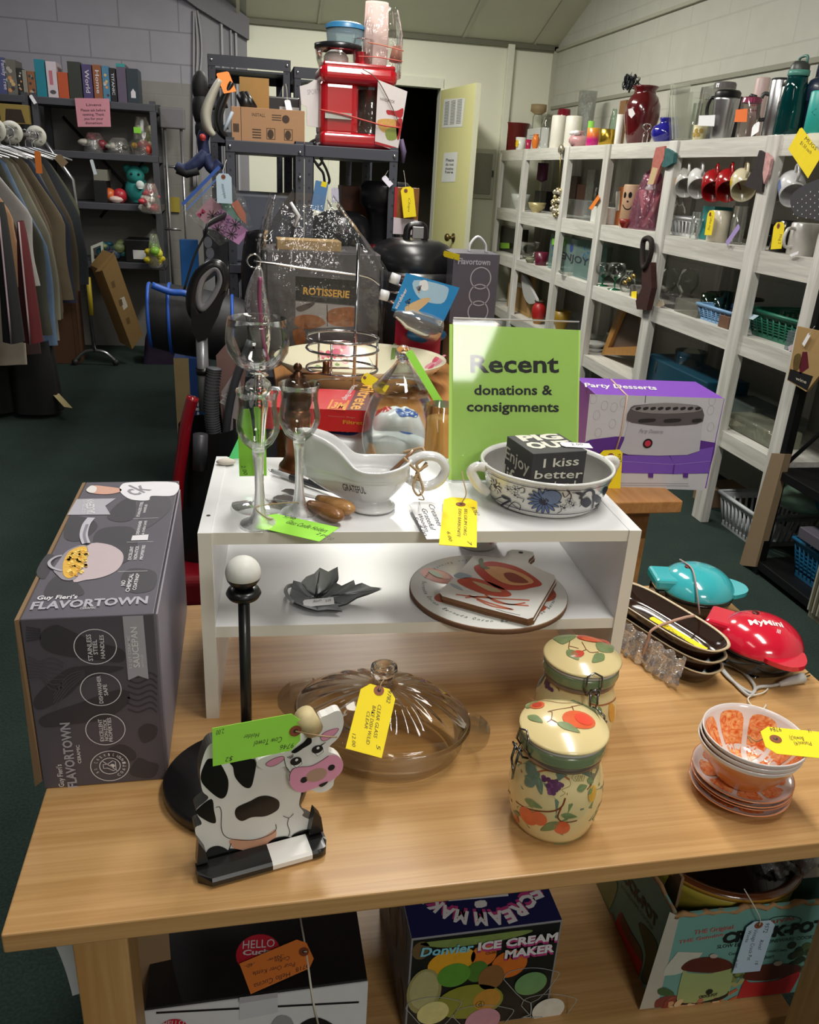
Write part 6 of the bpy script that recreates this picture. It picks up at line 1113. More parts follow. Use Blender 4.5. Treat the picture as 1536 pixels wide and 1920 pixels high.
# ================================================================ dark grey metal shelving, two units back to back, and taller ones behind
MS=c('#4b4d57',.5,.2,var=.06,sc=20);MSD=c('#33353c',.55,.2);BOLT=c('#c9c9cc',.25,1);MY0,MY1=3.52,4.36
xa=ony(422,275,MY0).x;xm=ony(571,285,MY0).x;xb=ony(748,292,MY0).x;zs=(ony(500,264,MY0).z+ony(700,282,MY0).z)/2
def punched(m,x0,y,z0,z1,sx):
 m.bx(x0,x0+.036*sx,y,y+.003,z0,z1,MS);m.bx(x0,x0+.003*sx,y,y+.036,z0,z1,MS)
 pl=PL((x0,y,0),(1,0,0),(0,-1,0));z=z0+.03
 while z<z1-.02:m.disc(pl,.018*sx,z,.005,MSD,1,n=8);z+=.05
def bolt(m,x,y,z):m.ball((x,y,z),.0075,BOLT,8)
ms=thing('metal_shelving','dark grey slotted metal shelving carrying the red food processor','shelving',((xa+xb)/2,(MY0+MY1)/2,0))
for x,s_ in ((xa,1),(xm-.037,1),(xm+.037,-1),(xb,-1)):
 for y in (MY0,MY1-.04):m=MB();punched(m,x,y,0,zs+.01,s_);m.build('post',ms)
for x0,x1 in ((xa,xm),(xm,xb)):
 for z in (zs,zs-.46,zs-.92,.12):MB().bx(x0+.002,x1-.002,MY0-.003,MY1,z-.042 if z==zs else z-.035,z,MS,.002).build('shelf',ms)
a,b=V((xm-.01,MY0+.01,zs-.14)),V((xm-.30,MY0+.01,zs-.56));d=(b-a);sd=V((d.z,0,-d.x)).normalized()*.014
m=MB();m.add([a+sd,b+sd,b-sd,a-sd]+[p+V((0,.006,0)) for p in (a+sd,b+sd,b-sd,a-sd)],[(0,1,2,3),(7,6,5,4),(0,4,5,1),(1,5,6,2),(2,6,7,3),(3,7,4,0)],MSD);m.build('brace',ms)
for x,z in ((xa+.018,zs-.022),(xm-.018,zs-.03),(xb-.018,zs-.022),(xm-.018,zs-.12)):m=MB();bolt(m,x,MY0-.004,z);m.build('bolt',ms)
TYa,TYb=4.62,5.5;X=lambda px,Y=TYa:ony(px,110,Y).x;zt_=ony(395,101,TYa).z
for k,(p0,p1,lab) in enumerate(((389,545,'taller dark metal shelving unit on the left, behind the front one'),(551,706,'taller dark metal shelving unit behind the food processor'))):
 ts=thing('metal_shelving',lab,'shelving',((X(p0)+X(p1))/2,(TYa+TYb)/2,0));zt2=zt_-.025*k
 for x,s_ in ((X(p0),1),(X(p1),-1)):
  for y in (TYa,TYb):m=MB();punched(m,x,y,0,zt2,s_);m.build('post',ts)
 for z in (zt2,zt2-.34,zt2-.86,.5):
  m=MB();m.bx(X(p0)+.002,X(p1)-.002,TYa-.004,TYa+.0,z-.05,z,MS);m.bx(X(p0)+.002,X(p1)-.002,TYb,TYb+.004,z-.05,z,MSD)
  if z<zt2:m.bx(X(p0),X(p1),TYa,TYb,z-.01,z,MSD)
  else:m.bx(X(p0),X(p0)+.004,TYa,TYb,z-.05,z,MSD).bx(X(p1)-.004,X(p1),TYa,TYb,z-.05,z,MSD).bx(X(p0),X(p1),TYb-.3,TYb,z-.012,z-.002,MSD)
  m.build('shelf',ts)
 for x in (X(p0)+.018,X(p1)-.018):m=MB();bolt(m,x,TYa-.005,zt2-.025);bolt(m,x,TYa-.005,zt2-.3) if False else None;m.build('bolt',ts)
FY=3.56
J3=cvt(320,0,.32552);TANC=c('#b58a66',.7,var=.05);DK=c('#4a382c',.7)
def tan_art(m,pl,w_,h_):
 m.text(pl,'INSTALL',(w_*.28,h_*.75),(w_*.46,h_*.75),h_*.1,DK,1);
 for x in (.48,.72):m.line(pl,[(w_*x,h_*.1),(w_*(x+.11),h_*.1),(w_*(x+.11),h_*.42),(w_*x,h_*.42)],.003,DK,1,True);m.disc(pl,w_*(x+.05),h_*.25,h_*.1,DK,1,h_*.14)
 for i in range(4):m.line(pl,[(w_*.28,h_*(.12+.08*i)),(w_*.4,h_*(.12+.08*i))],.004,DK,1);m.line(pl,[(w_*(.03+.02*i),h_*.25),(w_*(.03+.02*i),h_*.5)],.005,DK,1)
 m.line(pl,[(w_*.13,0),(w_*.13,h_)],.002,DK,1);m.disc(pl,w_*.74,h_*.72,h_*.12,DK,1);[m.line(pl,[(w_*.55,h_*(.68+.07*i)),(w_*.68,h_*(.68+.07*i))],.003,DK,1) for i in range(3)]
sbox('cardboard_carton','low tan cardboard carton with black instruction pictures on the metal shelf','carton',435,571,268,204,FY,.22,TANC,zs,-.07,.001,tan_art)
sbox('kraft_box','upright plain kraft box standing behind the low tan carton','box',450,505,205,146,FY+.30,.10,c('#a98249',.7),zs+.0,0)
def ap(m,pl,w_,h_):m.text(pl,'BUSH',(w_*.02,h_*.45),(w_*.3,h_*.45),h_*.2,PW,1,.03);m.dpoly(pl,[(w_*.36,h_*.1),(w_*.98,h_*.1),(w_*.98,h_*.8),(w_*.36,h_*.8)],STEEL,1)
sbox('steel_appliance','black and steel countertop appliance beside the kraft box','appliance',503,562,218,182,FY+.32,.22,c('#26262a',.3),zs,0,.006,ap)
price_tag('white price tag hanging on the steel appliance',WHT,ony(533,188,FY+.25),ony(538,211,FY+.2),ony(544,188,FY+.25),[],None,[ony(538,170,FY+.27),ony(536,158,FY+.29)],eye=False)
m=MB();q=ony(462,200,FY+.25);m.tube([ony(452,178,FY+.25),ony(466,205,FY+.22)],[.022,.026],BLACKP,12);m.tube([ony(460,176,FY+.25),ony(474,204,FY+.22)],[.016,.02],BLACKP,12);m.build('vacuum_nozzle',None,'black vacuum nozzle leaning over the low tan carton','nozzle',org=tuple(q))
m=MB();SW_=c('#b8b4a6',.4,var=.12,sc=20);sp=[ony(x,y,FY-.03) for x,y in ((412,150),(395,185),(386,215),(390,240),(402,255))];m.tube(cr(sp,5,False),[.012+.022*sin(pi*(i+2)/24) for i in range(21)],SW_,12,flat=.6);sp2=[p+V((.045,.01,-.005)) for p in sp];m.tube(cr(sp2,5,False),[.012+.018*sin(pi*(i+2)/24) for i in range(21)],BLACKP,12,flat=.6);m.build('garment_steamer',None,'grey and black handheld steamer hanging off the shelf corner','steamer',org=tuple(sp[2]))
price_tag('orange price tag stuck up from the grey steamer',ORG,ony(405,138,FY-.02),ony(420,176,FY-.05),ony(436,153,FY-.02),[],None,None,eye=False,clip=.1)
m=MB();a=ony(425,235,FY-.02);m.tube([ony(436,210,FY-.02),ony(425,235,FY-.02),ony(416,255,FY-.02)],[.014,.02,.012],c('#aebccb',.5),8,flat=.4);m.build('folded_leaflet',None,'pale blue folded leaflet beside the low tan carton','leaflet',org=tuple(a))
for k,(x,y,s_) in enumerate(((376,165,1),(378,205,1.1),(380,245,.9))):MB().ball(ony(x,y,FY+.3),.05*s_,c('#141416',.7,bump=.4),14,.7,.7,1.3).tube([ony(x,y,FY+.3),V((xa+.01,FY+.3,ony(x,y,FY+.3).z+.02))],.01,c('#141416',.7,bump=.4),6).build('black_pouch',None,['topmost black pouch hanging along the shelf side','middle black pouch hanging along the shelf side','lowest black pouch hanging along the shelf side, over the blue harness'][k],'pouch',org=tuple(ony(x,y,FY+.3)))
NB=c('#232c52',.7,bump=.3);m=MB()
m.tube(cr([ony(x,y,FY-.05) for x,y in ((330,310),(345,318),(362,312),(378,298),(386,285))],5,False),[.022,.024,.026,.028,.03,.03,.03,.032,.034,.034,.036,.036,.036,.036,.036,.036,.034,.032,.03,.028,.026],NB,10,flat=.7)
m.tube(cr([ony(x,y,FY-.05) for x,y in ((385,290),(392,310),(402,318),(414,305))],5,False),.03,NB,10,flat=.7);m.tube(cr([ony(x,y,FY-.02) for x,y in ((383,290),(380,262),(384,250))],4,False),.022,NB,8);m.tube([ony(x,y,FY-.07) for x,y in ((332,318),(350,326),(372,320))],.016,c('#0e0f14',.7),8);m.ball(ony(380,258,FY-.06),.013,c('#b53a36',.5),10);m.build('dog_harness',None,'dark blue padded harness hanging from the metal shelving side','harness',org=tuple(ony(372,305,FY-.05)))
tsx=[(562,162),(577,158),(590,150),(601,152),(601,240),(588,238),(576,236),(575,200),(565,196)];m=MB();q=[ony(x,y,FY+.06) for x,y in tsx];m.add(q+[p+V((0,.01,0)) for p in q],[list(range(9))[::-1],list(range(9,18))]+[(i,(i+1)%9,9+(i+1)%9,9+i) for i in range(9)],c('#d9d5d6',.8));pq=PL(q[0],(1,0,0),(0,-1,0));m.ptext(pq,'SPORT',(577,178),(599,176),(577,168),c('#a9a6a8',.7),1);m.build('folded_shirt',None,'white folded t-shirt between appliance and red food processor','shirt',org=tuple(q[5]))
o=thing('food_processor','bright red food processor strapped with rubber bands on the metal shelf','food processor',(ony(668,270,FY).x,FY+.12,zs));FR=c('#b3101f',.14,0,.9,.04);o_=FY
x0,x1,zb,zt=fbox(600,737,272,122,FY);x0b,x1b,_,z2=fbox(600,673,272,160,FY);fz=zs
m=MB();m.bx(x0,x1b,FY+.02,FY+.22,fz+.03,zt-.05,FR,.03);m.bx(x0,x1,FY,FY+.25,fz,fz+.055,FR,.02);m.build('motor_body',o)
m=MB();zh=ony(650,158,FY).z;m.bx(x0-.004,x1+.01,FY,FY+.25,zh,zt,FR,.03);m.bx(x0+.01,x1,FY+.01,FY+.24,zt-.012,zt+.008,FR,.008);m.build('upper_housing',o)
MB().bx(x0+.02,x1b-.03,FY+.012,FY+.021,ony(620,222,FY).z,ony(620,210,FY).z,CHROME).build('chrome_badge',o)
xc=ony(702,220,FY).x;MB().lathe([(0,.06),(.055,.06),(.06,.09),(.062,zh-fz-.01),(.058,zh-fz-.01),(.056,.09),(0,.066)],thin('grey_plastic','#b9b5b0',1,.15,'#8a857a',edge=.35),Tr((xc,FY+.11,fz)),28).build('work_bowl',o)
m=MB();wbx=ony(640,120,FY).x;zl_=ony(640,82,FY).z;m.lathe([(.075,zt-.005),(.085,zt+.02),(.09,zl_-.01),(.086,zl_-.01),(.08,zt+.02)],GLASS,Tr((wbx,FY+.12,0)),36);m.build('feed_bowl',o)
MB().lathe([(.089,zl_-.012),(.094,zl_-.008),(.094,zl_+.008),(.07,zl_+.014),(.06,zl_+.01)],c('#1b1b1e',.3),Tr((wbx,FY+.12,0)),36).build('bowl_lid',o)
cx_=ony(684,110,FY).x;MB().lathe([(.034,zt),(.038,zt+.02),(.040,ony(684,72,FY).z),(.043,ony(684,70,FY).z),(.036,ony(684,72,FY).z),(.034,zt+.02)],GLASS,Tr((cx_,FY+.06,0)),28,1,.8).build('feed_chute',o);MB().lathe([(0,zt),(.030,zt),(.030,zt+.05),(0,zt+.055)],FR,Tr((cx_,FY+.06,0)),24).build('pusher',o)
MB().ball((wbx-.01,FY+.10,(zt+zl_)/2-.01),.05,c('#dcdad6',.6),14,1,.8,.7).build('disc_insert',o)
zc1,zc2=ony(650,78,FY).z,ony(650,36,FY).z;m=MB();bxx=ony(655,60,FY).x;m.lathe([(0,zc1-.005),(.07,zc1-.005),(.076,zc2-.02),(.0,zc2-.01)],thin('tub_plastic','#d5e0e4',1,.25,'#9db4bf',edge=.35),Tr((bxx,FY+.13,0)),32);m.build('plastic_tub',None,'clear plastic tub with blue lid standing on the food processor','tub',org=(bxx,FY+.13,zc1));
MB().lathe([(0,zc2-.012),(.078,zc2-.018),(.08,zc2-.006),(.06,zc2+.004),(0,zc2+.006)],c('#2f6f9a',.35),Tr((bxx,FY+.13,0)),32).build('tub_lid',bpy.data.objects['plastic_tub'])
bgx0,bgx1=ony(686,60,FY).x,ony(757,60,FY).x;bz0,bz1=ony(720,143,FY).z,ony(720,10,FY).z
MB().sheet(lambda u,v:bag(u,v,bgx0,bgx1,FY+.02,FY+.16,bz0,bz1,2,.25),48,24,BAGM,None,True).build('attachment_bag',None,'clear bag of food processor attachments standing on its lid','plastic bag',org=((bgx0+bgx1)/2,FY+.1,bz0))
m=MB();k_=(bgx0+bgx1)/2;m.lathe([(0,bz0+.01),(.045,bz0+.01),(.05,bz0+.1),(.045,bz0+.26),(.02,bz1-.03),(0,bz1-.02)],c('#d0b3ac',.5,var=.1),Tr((k_-.02,FY+.09,0)),24,1,.7);m.build('attachment_bundle',None,'pale pink wrapped attachments inside the clear bag','attachments',org=(k_,FY+.09,bz0));m=MB();m.tube([(k_+.06,FY+.09,bz0+.06),(k_+.065,FY+.09,bz1-.12)],[.025,.018],c('#a9705c',.5),10);m.build('brown_attachment',None,'brown attachment piece at the right of the clear bag','attachments',org=(k_+.06,FY+.09,bz0+.06))
bq=[ony(x,y,FY-.012) for x,y in ((709,150),(764,172),(746,284),(703,270))];m=MB();m.add(bq+[p+V((0,.006,0)) for p in bq],[(3,2,1,0),(4,5,6,7),(0,1,5,4),(1,2,6,5),(2,3,7,6),(3,0,4,7)],c('#ded6d4',.5));pb2=PL(bq[3],bq[2]-bq[3],(bq[2]-bq[3]).cross(bq[0]-bq[3]));bpp=lambda p,mt,k=1,rnd=4:m.ppoly(pb2,J3(*p),mt,k,rnd)
m.ptext(pb2,'HANDBOOK',J3((1205,578))[0],J3((1290,598))[0],J3((1207,560))[0],DK,1);bpp([(1245,635),(1300,640),(1340,625),(1330,680),(1280,665),(1250,660)],c('#b5242c',.4));bpp([(1190,700),(1240,685),(1320,700),(1300,760),(1220,760)],c('#d0a45a',.4,var=.3,sc=90));bpp([(1240,750),(1310,735),(1300,800),(1250,805)],c('#8d9a4a',.4,var=.3,sc=90),2);bpp([(1178,815),(1300,850),(1305,864),(1175,832)],c('#a82026',.4),1,0);bpp([(1300,700),(1335,690),(1320,790),(1305,800)],c('#b5242c',.4),2);m.build('recipe_booklet',None,'white recipe booklet strapped at the front of the red food processor','booklet',org=tuple(bq[3]))
m=MB();m.tube(cr([ony(x,y,FY-.022) for x,y in ((600,206),(640,214),(690,228),(720,236),(750,240))],4,False),.003,c('#c4524a',.6),5);m.tube(cr([ony(x,y,FY-.022) for x,y in ((680,130),(706,148),(730,190),(750,236))],4,False),.002,c('#6d5a4e',.6),5);m.tube(cr([ony(x,y,FY-.01) for x,y in ((690,80),(720,86),(757,96))],4,False),.002,c('#c4735a',.6),5);m.tube(cr([ony(x,y,FY-.01) for x,y in ((672,106),(710,108),(755,116))],4,False),.002,c('#c45a50',.6),5);m.build('rubber_bands',None,'red and brown rubber bands strapping the food processor and booklet','rubber bands',org=tuple(ony(690,228,FY-.02)));bpy.data.objects['rubber_bands']['kind']='stuff'
m=MB();cd=[ony(x,y,FY-.03) for x,y in ((592,262),(580,270),(578,285),(588,300),(598,310),(604,300),(596,280),(588,268),(584,290),(596,312),(606,325),(610,345),(618,340),(612,318),(600,296))];m.tube(cr(cd,5,False),.0055,BLACKP,6);m.build('power_cord',None,'black power cord bundled below the red food processor','cord',org=tuple(cd[3]))
price_tag('yellow and blue striped luggage strap tag hanging from the cord',c('#4d79a8',.6),ony(592,338,FY-.05),ony(583,392,FY-.06),ony(616,345,FY-.05),[],None,None,eye=False,clip=.05,cat='tag');m=MB();q=[ony(x,y,FY-.0515) for x,y in ((604,340),(614,343),(600,395),(591,393))];m.add(q,[(3,2,1,0)],YEL);m.build('stripe',bpy.data.objects[[o_.name for o_ in bpy.data.objects if o_.get('label','').startswith('yellow and blue striped')][0]],None)
price_tag('small lilac price tag hanging by the black cord',c('#c9c6da',.6),ony(621,352,FY-.06),ony(622,380,FY-.06),ony(635,356,FY-.06),[],None,[ony(630,340,FY-.05)],eye=False)
price_tag('pale lilac price tag near the right metal post',c('#d3cfdd',.6),ony(715,335,FY-.03),ony(730,352,FY-.05),ony(724,330,FY-.03),[],None,[ony(728,320,FY-.02)],eye=False)
sbox('food_packet','brown picture packet with red edge hanging at the right metal post','packet',737,782,440,352,FY-.06,.02,c('#7d4f1e',.35,var=.6,sc=40),None,-.1,.002,lambda m,pl,w_,h_:(m.dpoly(pl,[(0,0),(w_*.12,0),(w_*.12,h_),(0,h_)],c('#b0242a',.4),1),m.dpoly(pl,[(0,0),(w_,0),(w_,h_*.32),(0,h_*.36)],c('#d5c8cf',.4),2)))
price_tag('yellow price tag hanging in front of the brown picture packet',YEL,ony(751,352,FY-.09),ony(757,409,FY-.10),ony(775,350,FY-.09),[('Chips',(766,372),(765,398),(770,372))],(761,358),[ony(760,340,FY-.08),ony(757,320,FY-.07)])
m=MB();m.tube([ony(752,262,FY+.05),ony(757,285,FY+.05),ony(755,306,FY+.05)],[.02,.024,.014],c('#6d5f80',.6),8,flat=.5);m.build('lilac_cloth',None,'small lilac cloth hanging behind the right metal post','cloth',org=tuple(ony(755,280,FY+.05)))
z3=zs-.46
def lobj(name,label,cat,px,py,Y,z,prof,mt,sx=1,sy=1,n=28,group=None):q=ony(px,py,Y);return MB().lathe(prof,mt,Tr((q.x,Y,z)),n,sx,sy).build(name,None,label,cat,group,None,(q.x,Y,z))
lobj('air_fryer','rounded black air fryer on the lower metal shelf','air fryer',640,420,MY0+.16,z3-.0,[(0,0),(.10,0),(.115,.02),(.12,.12),(.105,.19),(.06,.215),(0,.22)],c('#1a1a1d',.25),1.1,.9)
lobj('coffee_maker','black and dark red coffee maker right of the air fryer','coffee maker',722,400,MY0+.16,z3,[(0,0),(.11,0),(.115,.03),(.115,.06),(.09,.07),(.07,.09),(.075,.12),(.075,.2),(.09,.23),(.11,.25),(.11,.32),(.09,.34),(0,.345)],[c('#241a1c',.25)]*2+[c('#5a1620',.25)]*3+[c('#1d1d20',.3)]*8,1,.9)
lobj('black_kettle','glossy black kettle in front of the left metal bay','kettle',484,420,3.30,T2+.0,[(0,0),(.06,0),(.075,.02),(.075,.3),(.06,.40),(.05,.43),(0,.44)],c('#151518',.15),.9,.9)
sbox('storage_tote','grey blue plastic tote on the lower left metal shelf','tote',432,560,420,365,MY0+.08,.4,c('#5b5f6d',.5),z3-.0,0,.01)
sbox('orange_photo_box','carton with an orange food photo on the lower metal shelf','carton',640,695,398,350,MY0+.34,.15,c('#7a3f22',.4,var=.6,sc=25),z3,0)
lobj('blender_jar','clear blender jar on the lower metal shelf','blender',728,390,MY0+.30,z3,[(0,0),(.06,0),(.06,.08),(.05,.1),(.065,.3),(.06,.3),(.046,.1),(0,.1)],thin('green_plastic','#bcd0c4',1,.1,'#6f8f7a',edge=.3))
m=MB();zb0=ony(400,450,2.9).z;zq=[ony(x,y,3.36) for x,y in ((410,312),(338,388),(412,462),(474,425),(460,375))]
o=thing('zip_bag','clear zip bag of pink greeting cards hanging from the metal shelving','zip bag',tuple(zq[0]));ctr=sum(zq,V((0,0,0)))/5
m.add([p for p in zq]+[p+V((0,.03,0)) for p in zq],[(0,1,2,3,4),(9,8,7,6,5),(1,6,7,2),(2,7,8,3),(3,8,9,4)],BAGM);m.build('bag_film',o);zpl=PL(zq[1],zq[0]-zq[1],(zq[0]-zq[1]).cross(zq[1]-zq[2]));
if zpl.n.y>0:zpl=PL(zq[1],zq[0]-zq[1],-zpl.n)
m=MB();m.pline(zpl,[(342,384),(412,313)],.012,c('#3a5fb0',.4),2);m.pline(zpl,[(350,394),(420,322)],.005,c('#5a7fc8',.4),2);m.build('zip_strip',o)
Z1c=cvt(0,80,.32552)
for k,(p,cl,lab) in enumerate((([(1125,985),(1215,890),(1290,950),(1200,1060)],'#d9a9b8','pale pink card with red letter, upper left in the zip bag'),([(1270,930),(1330,900),(1400,1000),(1370,1040),(1300,980)],'#7fae9f','teal card behind the pink one in the zip bag'),([(1330,930),(1370,905),(1415,985),(1420,1050),(1380,1010)],'#e08a70','coral card at the right in the zip bag'),([(1195,1055),(1275,955),(1435,1090),(1375,1165)],'#c98fc0','mauve card printed with palm fronds in the zip bag'))):
 m=MB();q=[ony(x,y,3.375-.004*k) for x,y in Z1c(*p)];n_=len(q);m.add(q+[a+V((0,.002,0)) for a in q],[list(range(n_))[::-1] if k==9 else list(range(n_)),list(range(n_,2*n_))[::-1]]+[(i,(i+1)%n_,n_+(i+1)%n_,n_+i) for i in range(n_)],c(cl,.6));py_=PL(q[0],(1,0,0),(0,-1,0))
 if k==3:
  m.ptext(py_,'ALOHA',Z1c((1290,1120))[0],Z1c((1328,1015))[0],Z1c((1270,1110))[0],c('#5a3a6a',.6),3,.01)
  for x,y in ((1225,1000),(1270,1000),(1355,1050),(1335,1105),(1255,1080)):a_=py_.pt(*Z1c((x,y))[0]);[m.line(py_,[a_,(a_.x+.022*cos(t),a_.y+.022*sin(t))],.003,c('#3a2d3a',.6),2.5) for t in [i*.7 for i in range(9)]]
 if k==0:m.ptext(py_,'M',Z1c((1150,1010))[0],Z1c((1185,975))[0],Z1c((1135,990))[0],c('#c83a6a',.6),3,.04)
 m.build('greeting_card',None,lab,'card','cards in the zip bag',org=tuple(q[0]))
price_tag('pale blue price tag hanging over the zip bag of cards',c('#c3d8e8',.6),ony(405,325,3.33),ony(407,381,3.33),ony(434,325,3.33),[('valentine',(424,372),(419,345),(418,374))],(419,332),[ony(419,318,3.34),ony(425,300,3.36)])
# ================================================================ vacuum cleaner corner
VB=c('#131315',.3);VG=c('#8b8b90',.35,.3);vy=2.72
o=thing('upright_vacuum','upright vacuum cleaner with oval grip and red body behind the white riser','vacuum cleaner',(ony(372,890,vy).x,vy,0))
og=[ony(x,y,vy) for x,y in ((392,502),(418,506),(428,535),(422,570),(405,605),(388,638),(372,640),(358,610),(360,570),(372,525))]
m=MB();m.tube(cr([ony(x,y,vy) for x,y in ((398,499),(372,520),(360,560),(366,590),(382,592),(404,565),(420,530),(415,505))],5,True),.020,VB,10,True);m.build('grip',o);m=MB();m.tube(cr([ony(x,y,vy-.008) for x,y in ((398,504),(378,525),(372,560),(380,580),(400,560),(414,530),(410,508))],5,True),.012,VG,8,True);m.build('grip_inlay',o)
m=MB();q=[ony(x,y,vy) for x,y in ((358,570),(372,588),(392,580),(412,555),(424,545),(410,590),(388,634),(372,640),(360,620))];n_=len(q);m.add([p+V((0,-.02,0)) for p in q]+[p+V((0,.03,0)) for p in q],[list(range(n_))[::-1],list(range(n_,2*n_))]+[(i,(i+1)%n_,n_+(i+1)%n_,n_+i) for i in range(n_)],VB);m.build('handle_neck',o)
MB().tube([ony(378,630,vy),ony(384,770,vy)],.019,c('#8f9094',.3,.5),14).build('tube',o);MB().tube([ony(381,690,vy),ony(382,702,vy)],.024,VB,14).build('tube_clip',o)
vx=ony(378,770,vy);zb_=ony(378,800,vy).z
m=MB();m.sheet(lambda u,v:(vx.x+.02+(.13-.02*v)*cos(u*2*pi)*.9-.03*(1-v),vy+.03+.12*sin(u*2*pi),.08+(zb_-.08)*v),28,8,VB,None,True);m.build('body',o)
m=MB();m.tube(cr([ony(x,y,vy-.09) for x,y in ((362,745),(350,790),(342,850),(335,900),(332,960))],5,False),.02,c('#8c1220',.2,0,.6),10);m.build('red_trim',o);MB().bx(vx.x-.17,vx.x+.17,vy-.2,vy+.15,.0,.12,c('#8c1220',.25,0,.5),.03).build('floor_head',o);MB().tube([ony(376,815,vy-.12),ony(375,880,vy-.12)],.024,c('#3a3a3f',.4),14).build('dust_cap',o)
m=MB();hs=cr([ony(x,y,vy-.02) for x,y in ((402,690),(396,760),(402,820),(412,870))],26,False);m.tube(hs,[.019+.007*(i%2) for i in range(len(hs))],c('#55565b',.4),12);m.build('ribbed_hose',o)
m=MB();m.tube(cr([ony(x,y,vy+.06) for x,y in ((470,640),(440,720),(425,800),(418,900))],5,False),.014,c('#4a4c52',.4),10);m.build('crevice_pole',None,'dark grey pole leaning beside the vacuum hose','pole',org=tuple(ony(425,800,vy+.06)))
sg=[ony(x,y,vy+.1) for x,y in ((405,668),(438,630),(462,690),(446,830),(420,830))];m=MB();m.add([p for p in sg]+[p+V((0,.008,0)) for p in sg],[tuple(range(5))[::-1],(5,6,7,8,9)]+[(i,(i+1)%5,5+(i+1)%5,5+i) for i in range(5)],c('#8f6f6a',.4));sgp=PL(sg[0],(1,0,0),(0,-1,0));m.ptext(sgp,'pho',(420,760),(440,730),(412,745),c('#d9d2d0',.5),2,.03);m.ppoly(sgp,[(415,735),(445,690),(452,720),(440,820),(425,800)],c('#b9aeb0',.4),1,0);m.build('bagged_poster',None,'brown and pink bagged poster board beside the vacuum hose','poster',org=tuple(sg[4]))
gb2=V((ony(350,620,3.0).x,3.05,ony(350,690,3.0).z));m=MB();GBK=c('#1c1c1f',.55,bump=.2)
def gym(u,v):
 a=2*pi*u;x=-.13+.34*v;r=.122*(1-.12*abs(2*v-1)**3);return (gb2.x+x,gb2.y+r*cos(a)*.9,gb2.z+.16+r*sin(a)-.05*(v-.3))
o=thing('gym_bag','black sports bag with bright blue piping behind the vacuum grip','bag',tuple(gb2));m.sheet(gym,28,14,GBK,None,True);m.add([gym(i/28,0) for i in range(28)],[list(range(28))],GBK);m.add([gym(i/28,1) for i in range(28)],[list(range(28))[::-1]],GBK);m.build('bag_body',o)
BLP=c('#2458b8',.5);
for v in (.02,.22,.85):MB().tube([gym(i/28,v) for i in range(28)],.0065,BLP,6,True).build('piping',o)
MB().tube(cr([ony(x,y,2.95) for x,y in ((285,535),(320,548),(345,550),(365,560))],4,False),.012,BLP,6).build('zip_flap',o);MB().tube(cr([ony(x,y,3.0) for x,y in ((345,545),(365,480),(385,440),(392,420))]+[V((xa+.015,MY0-.004,ony(415,400,MY0).z))],4,False),.014,GBK,6,flat=.3).build('shoulder_strap',o)
m=MB();ba=ony(355,690,3.1);m.bx(ba.x-.10,ba.x+.12,3.1,3.2,0,1.0,c('#0d0d0f',.8));
sbox('foldable_carton','blue carton lettered Foldable on the floor behind the vacuum','carton',330,376,757,672,3.62,.2,c('#1f3f78',.4),0,.0,.001,lambda m,pl,w_,h_:(m.text(pl,'Foldable',(w_*.86,h_*.25),(w_*.95,h_*.72),w_*.14,PW,2,.03),m.dpoly(pl,[(0,h_*.45),(w_*.6,h_*.35),(w_*.6,h_),(0,h_)],c('#a08a62',.5),1)))
sbox('blue_board','bright blue plastic board standing behind the black sports bag','board',340,374,512,450,3.7,.03,c('#1f66b0',.4),0,.1,.002)
m=MB();q=[ony(x,y,3.495) for x,y in ((380,430),(428,432),(428,500),(385,530))]
m.add([p for p in q]+[p+V((0,.03,0)) for p in q],[(3,2,1,0),(4,5,6,7),(0,1,5,4),(1,2,6,5),(2,3,7,6),(3,0,4,7)],c('#2b2d33',.5));pq=PL(q[3],(1,0,0),(0,-1,0));[m.disc(pq,pq.pt(x,y).x,pq.pt(x,y).y,.016,c('#7a7d86',.5),2,.022) for x,y in ((390,455),(394,475),(392,495))];m.build('patterned_cover',None,'dark cover with pale oval pattern hanging behind the sports bag','cover',org=tuple(q[3]))
# ================================================================ goods on the long white shelving
Z0,Z1s,Z2s,Z3s=[z for z,_ in LV]
def at(px,py,X,z):q=onx(px,py,X);return V((X,q.y,z))
PROF=dict(
 cyl=[(0,0),(.95,0),(1,.02),(1,.97),(.9,1),(0,1)],cup=[(0,0),(.72,0),(.78,.04),(1,1),(.93,1),(.72,.08),(0,.06)],glass=[(0,0),(.8,0),(.85,.03),(1,1),(.94,1),(.78,.06),(0,.05)],
 vase=[(0,0),(.55,0),(.62,.04),(.85,.25),(1,.5),(.98,.68),(.78,.82),(.62,.87),(.62,.93),(.74,.98),(.72,1),(.55,.95),(.5,.8),(0,.7)],
 bottle=[(0,0),(.9,0),(1,.04),(1,.55),(.85,.72),(.6,.82),(.55,.9),(0,.9)],bowl=[(0,0),(.45,0),(.5,.08),(.85,.5),(1,1),(.95,1),(.8,.52),(.4,.14),(0,.12)],
 round=[(0,0),(.55,0),(.7,.05),(.98,.3),(1,.45),(.85,.65),(.45,.76),(.42,.86),(.5,.96),(.48,1),(.38,.9),(.36,.76),(0,.7)],
 tumbler=[(0,0),(.78,0),(.8,.02),(1,.8),(1,.86),(0,.86)],goblet=[(0,0),(.7,0),(.7,.02),(.1,.06),(.08,.35),(.3,.42),(.9,.6),(1,.8),(.85,1),(.82,1),(.95,.8),(.85,.62),(.2,.45),(0,.44)],
 snifter=[(0,0),(.7,0),(.65,.03),(.1,.08),(.1,.2),(.5,.28),(1,.55),(.95,.75),(.75,1),(.72,1),(.92,.74),(.96,.55),(.45,.3),(0,.26)])
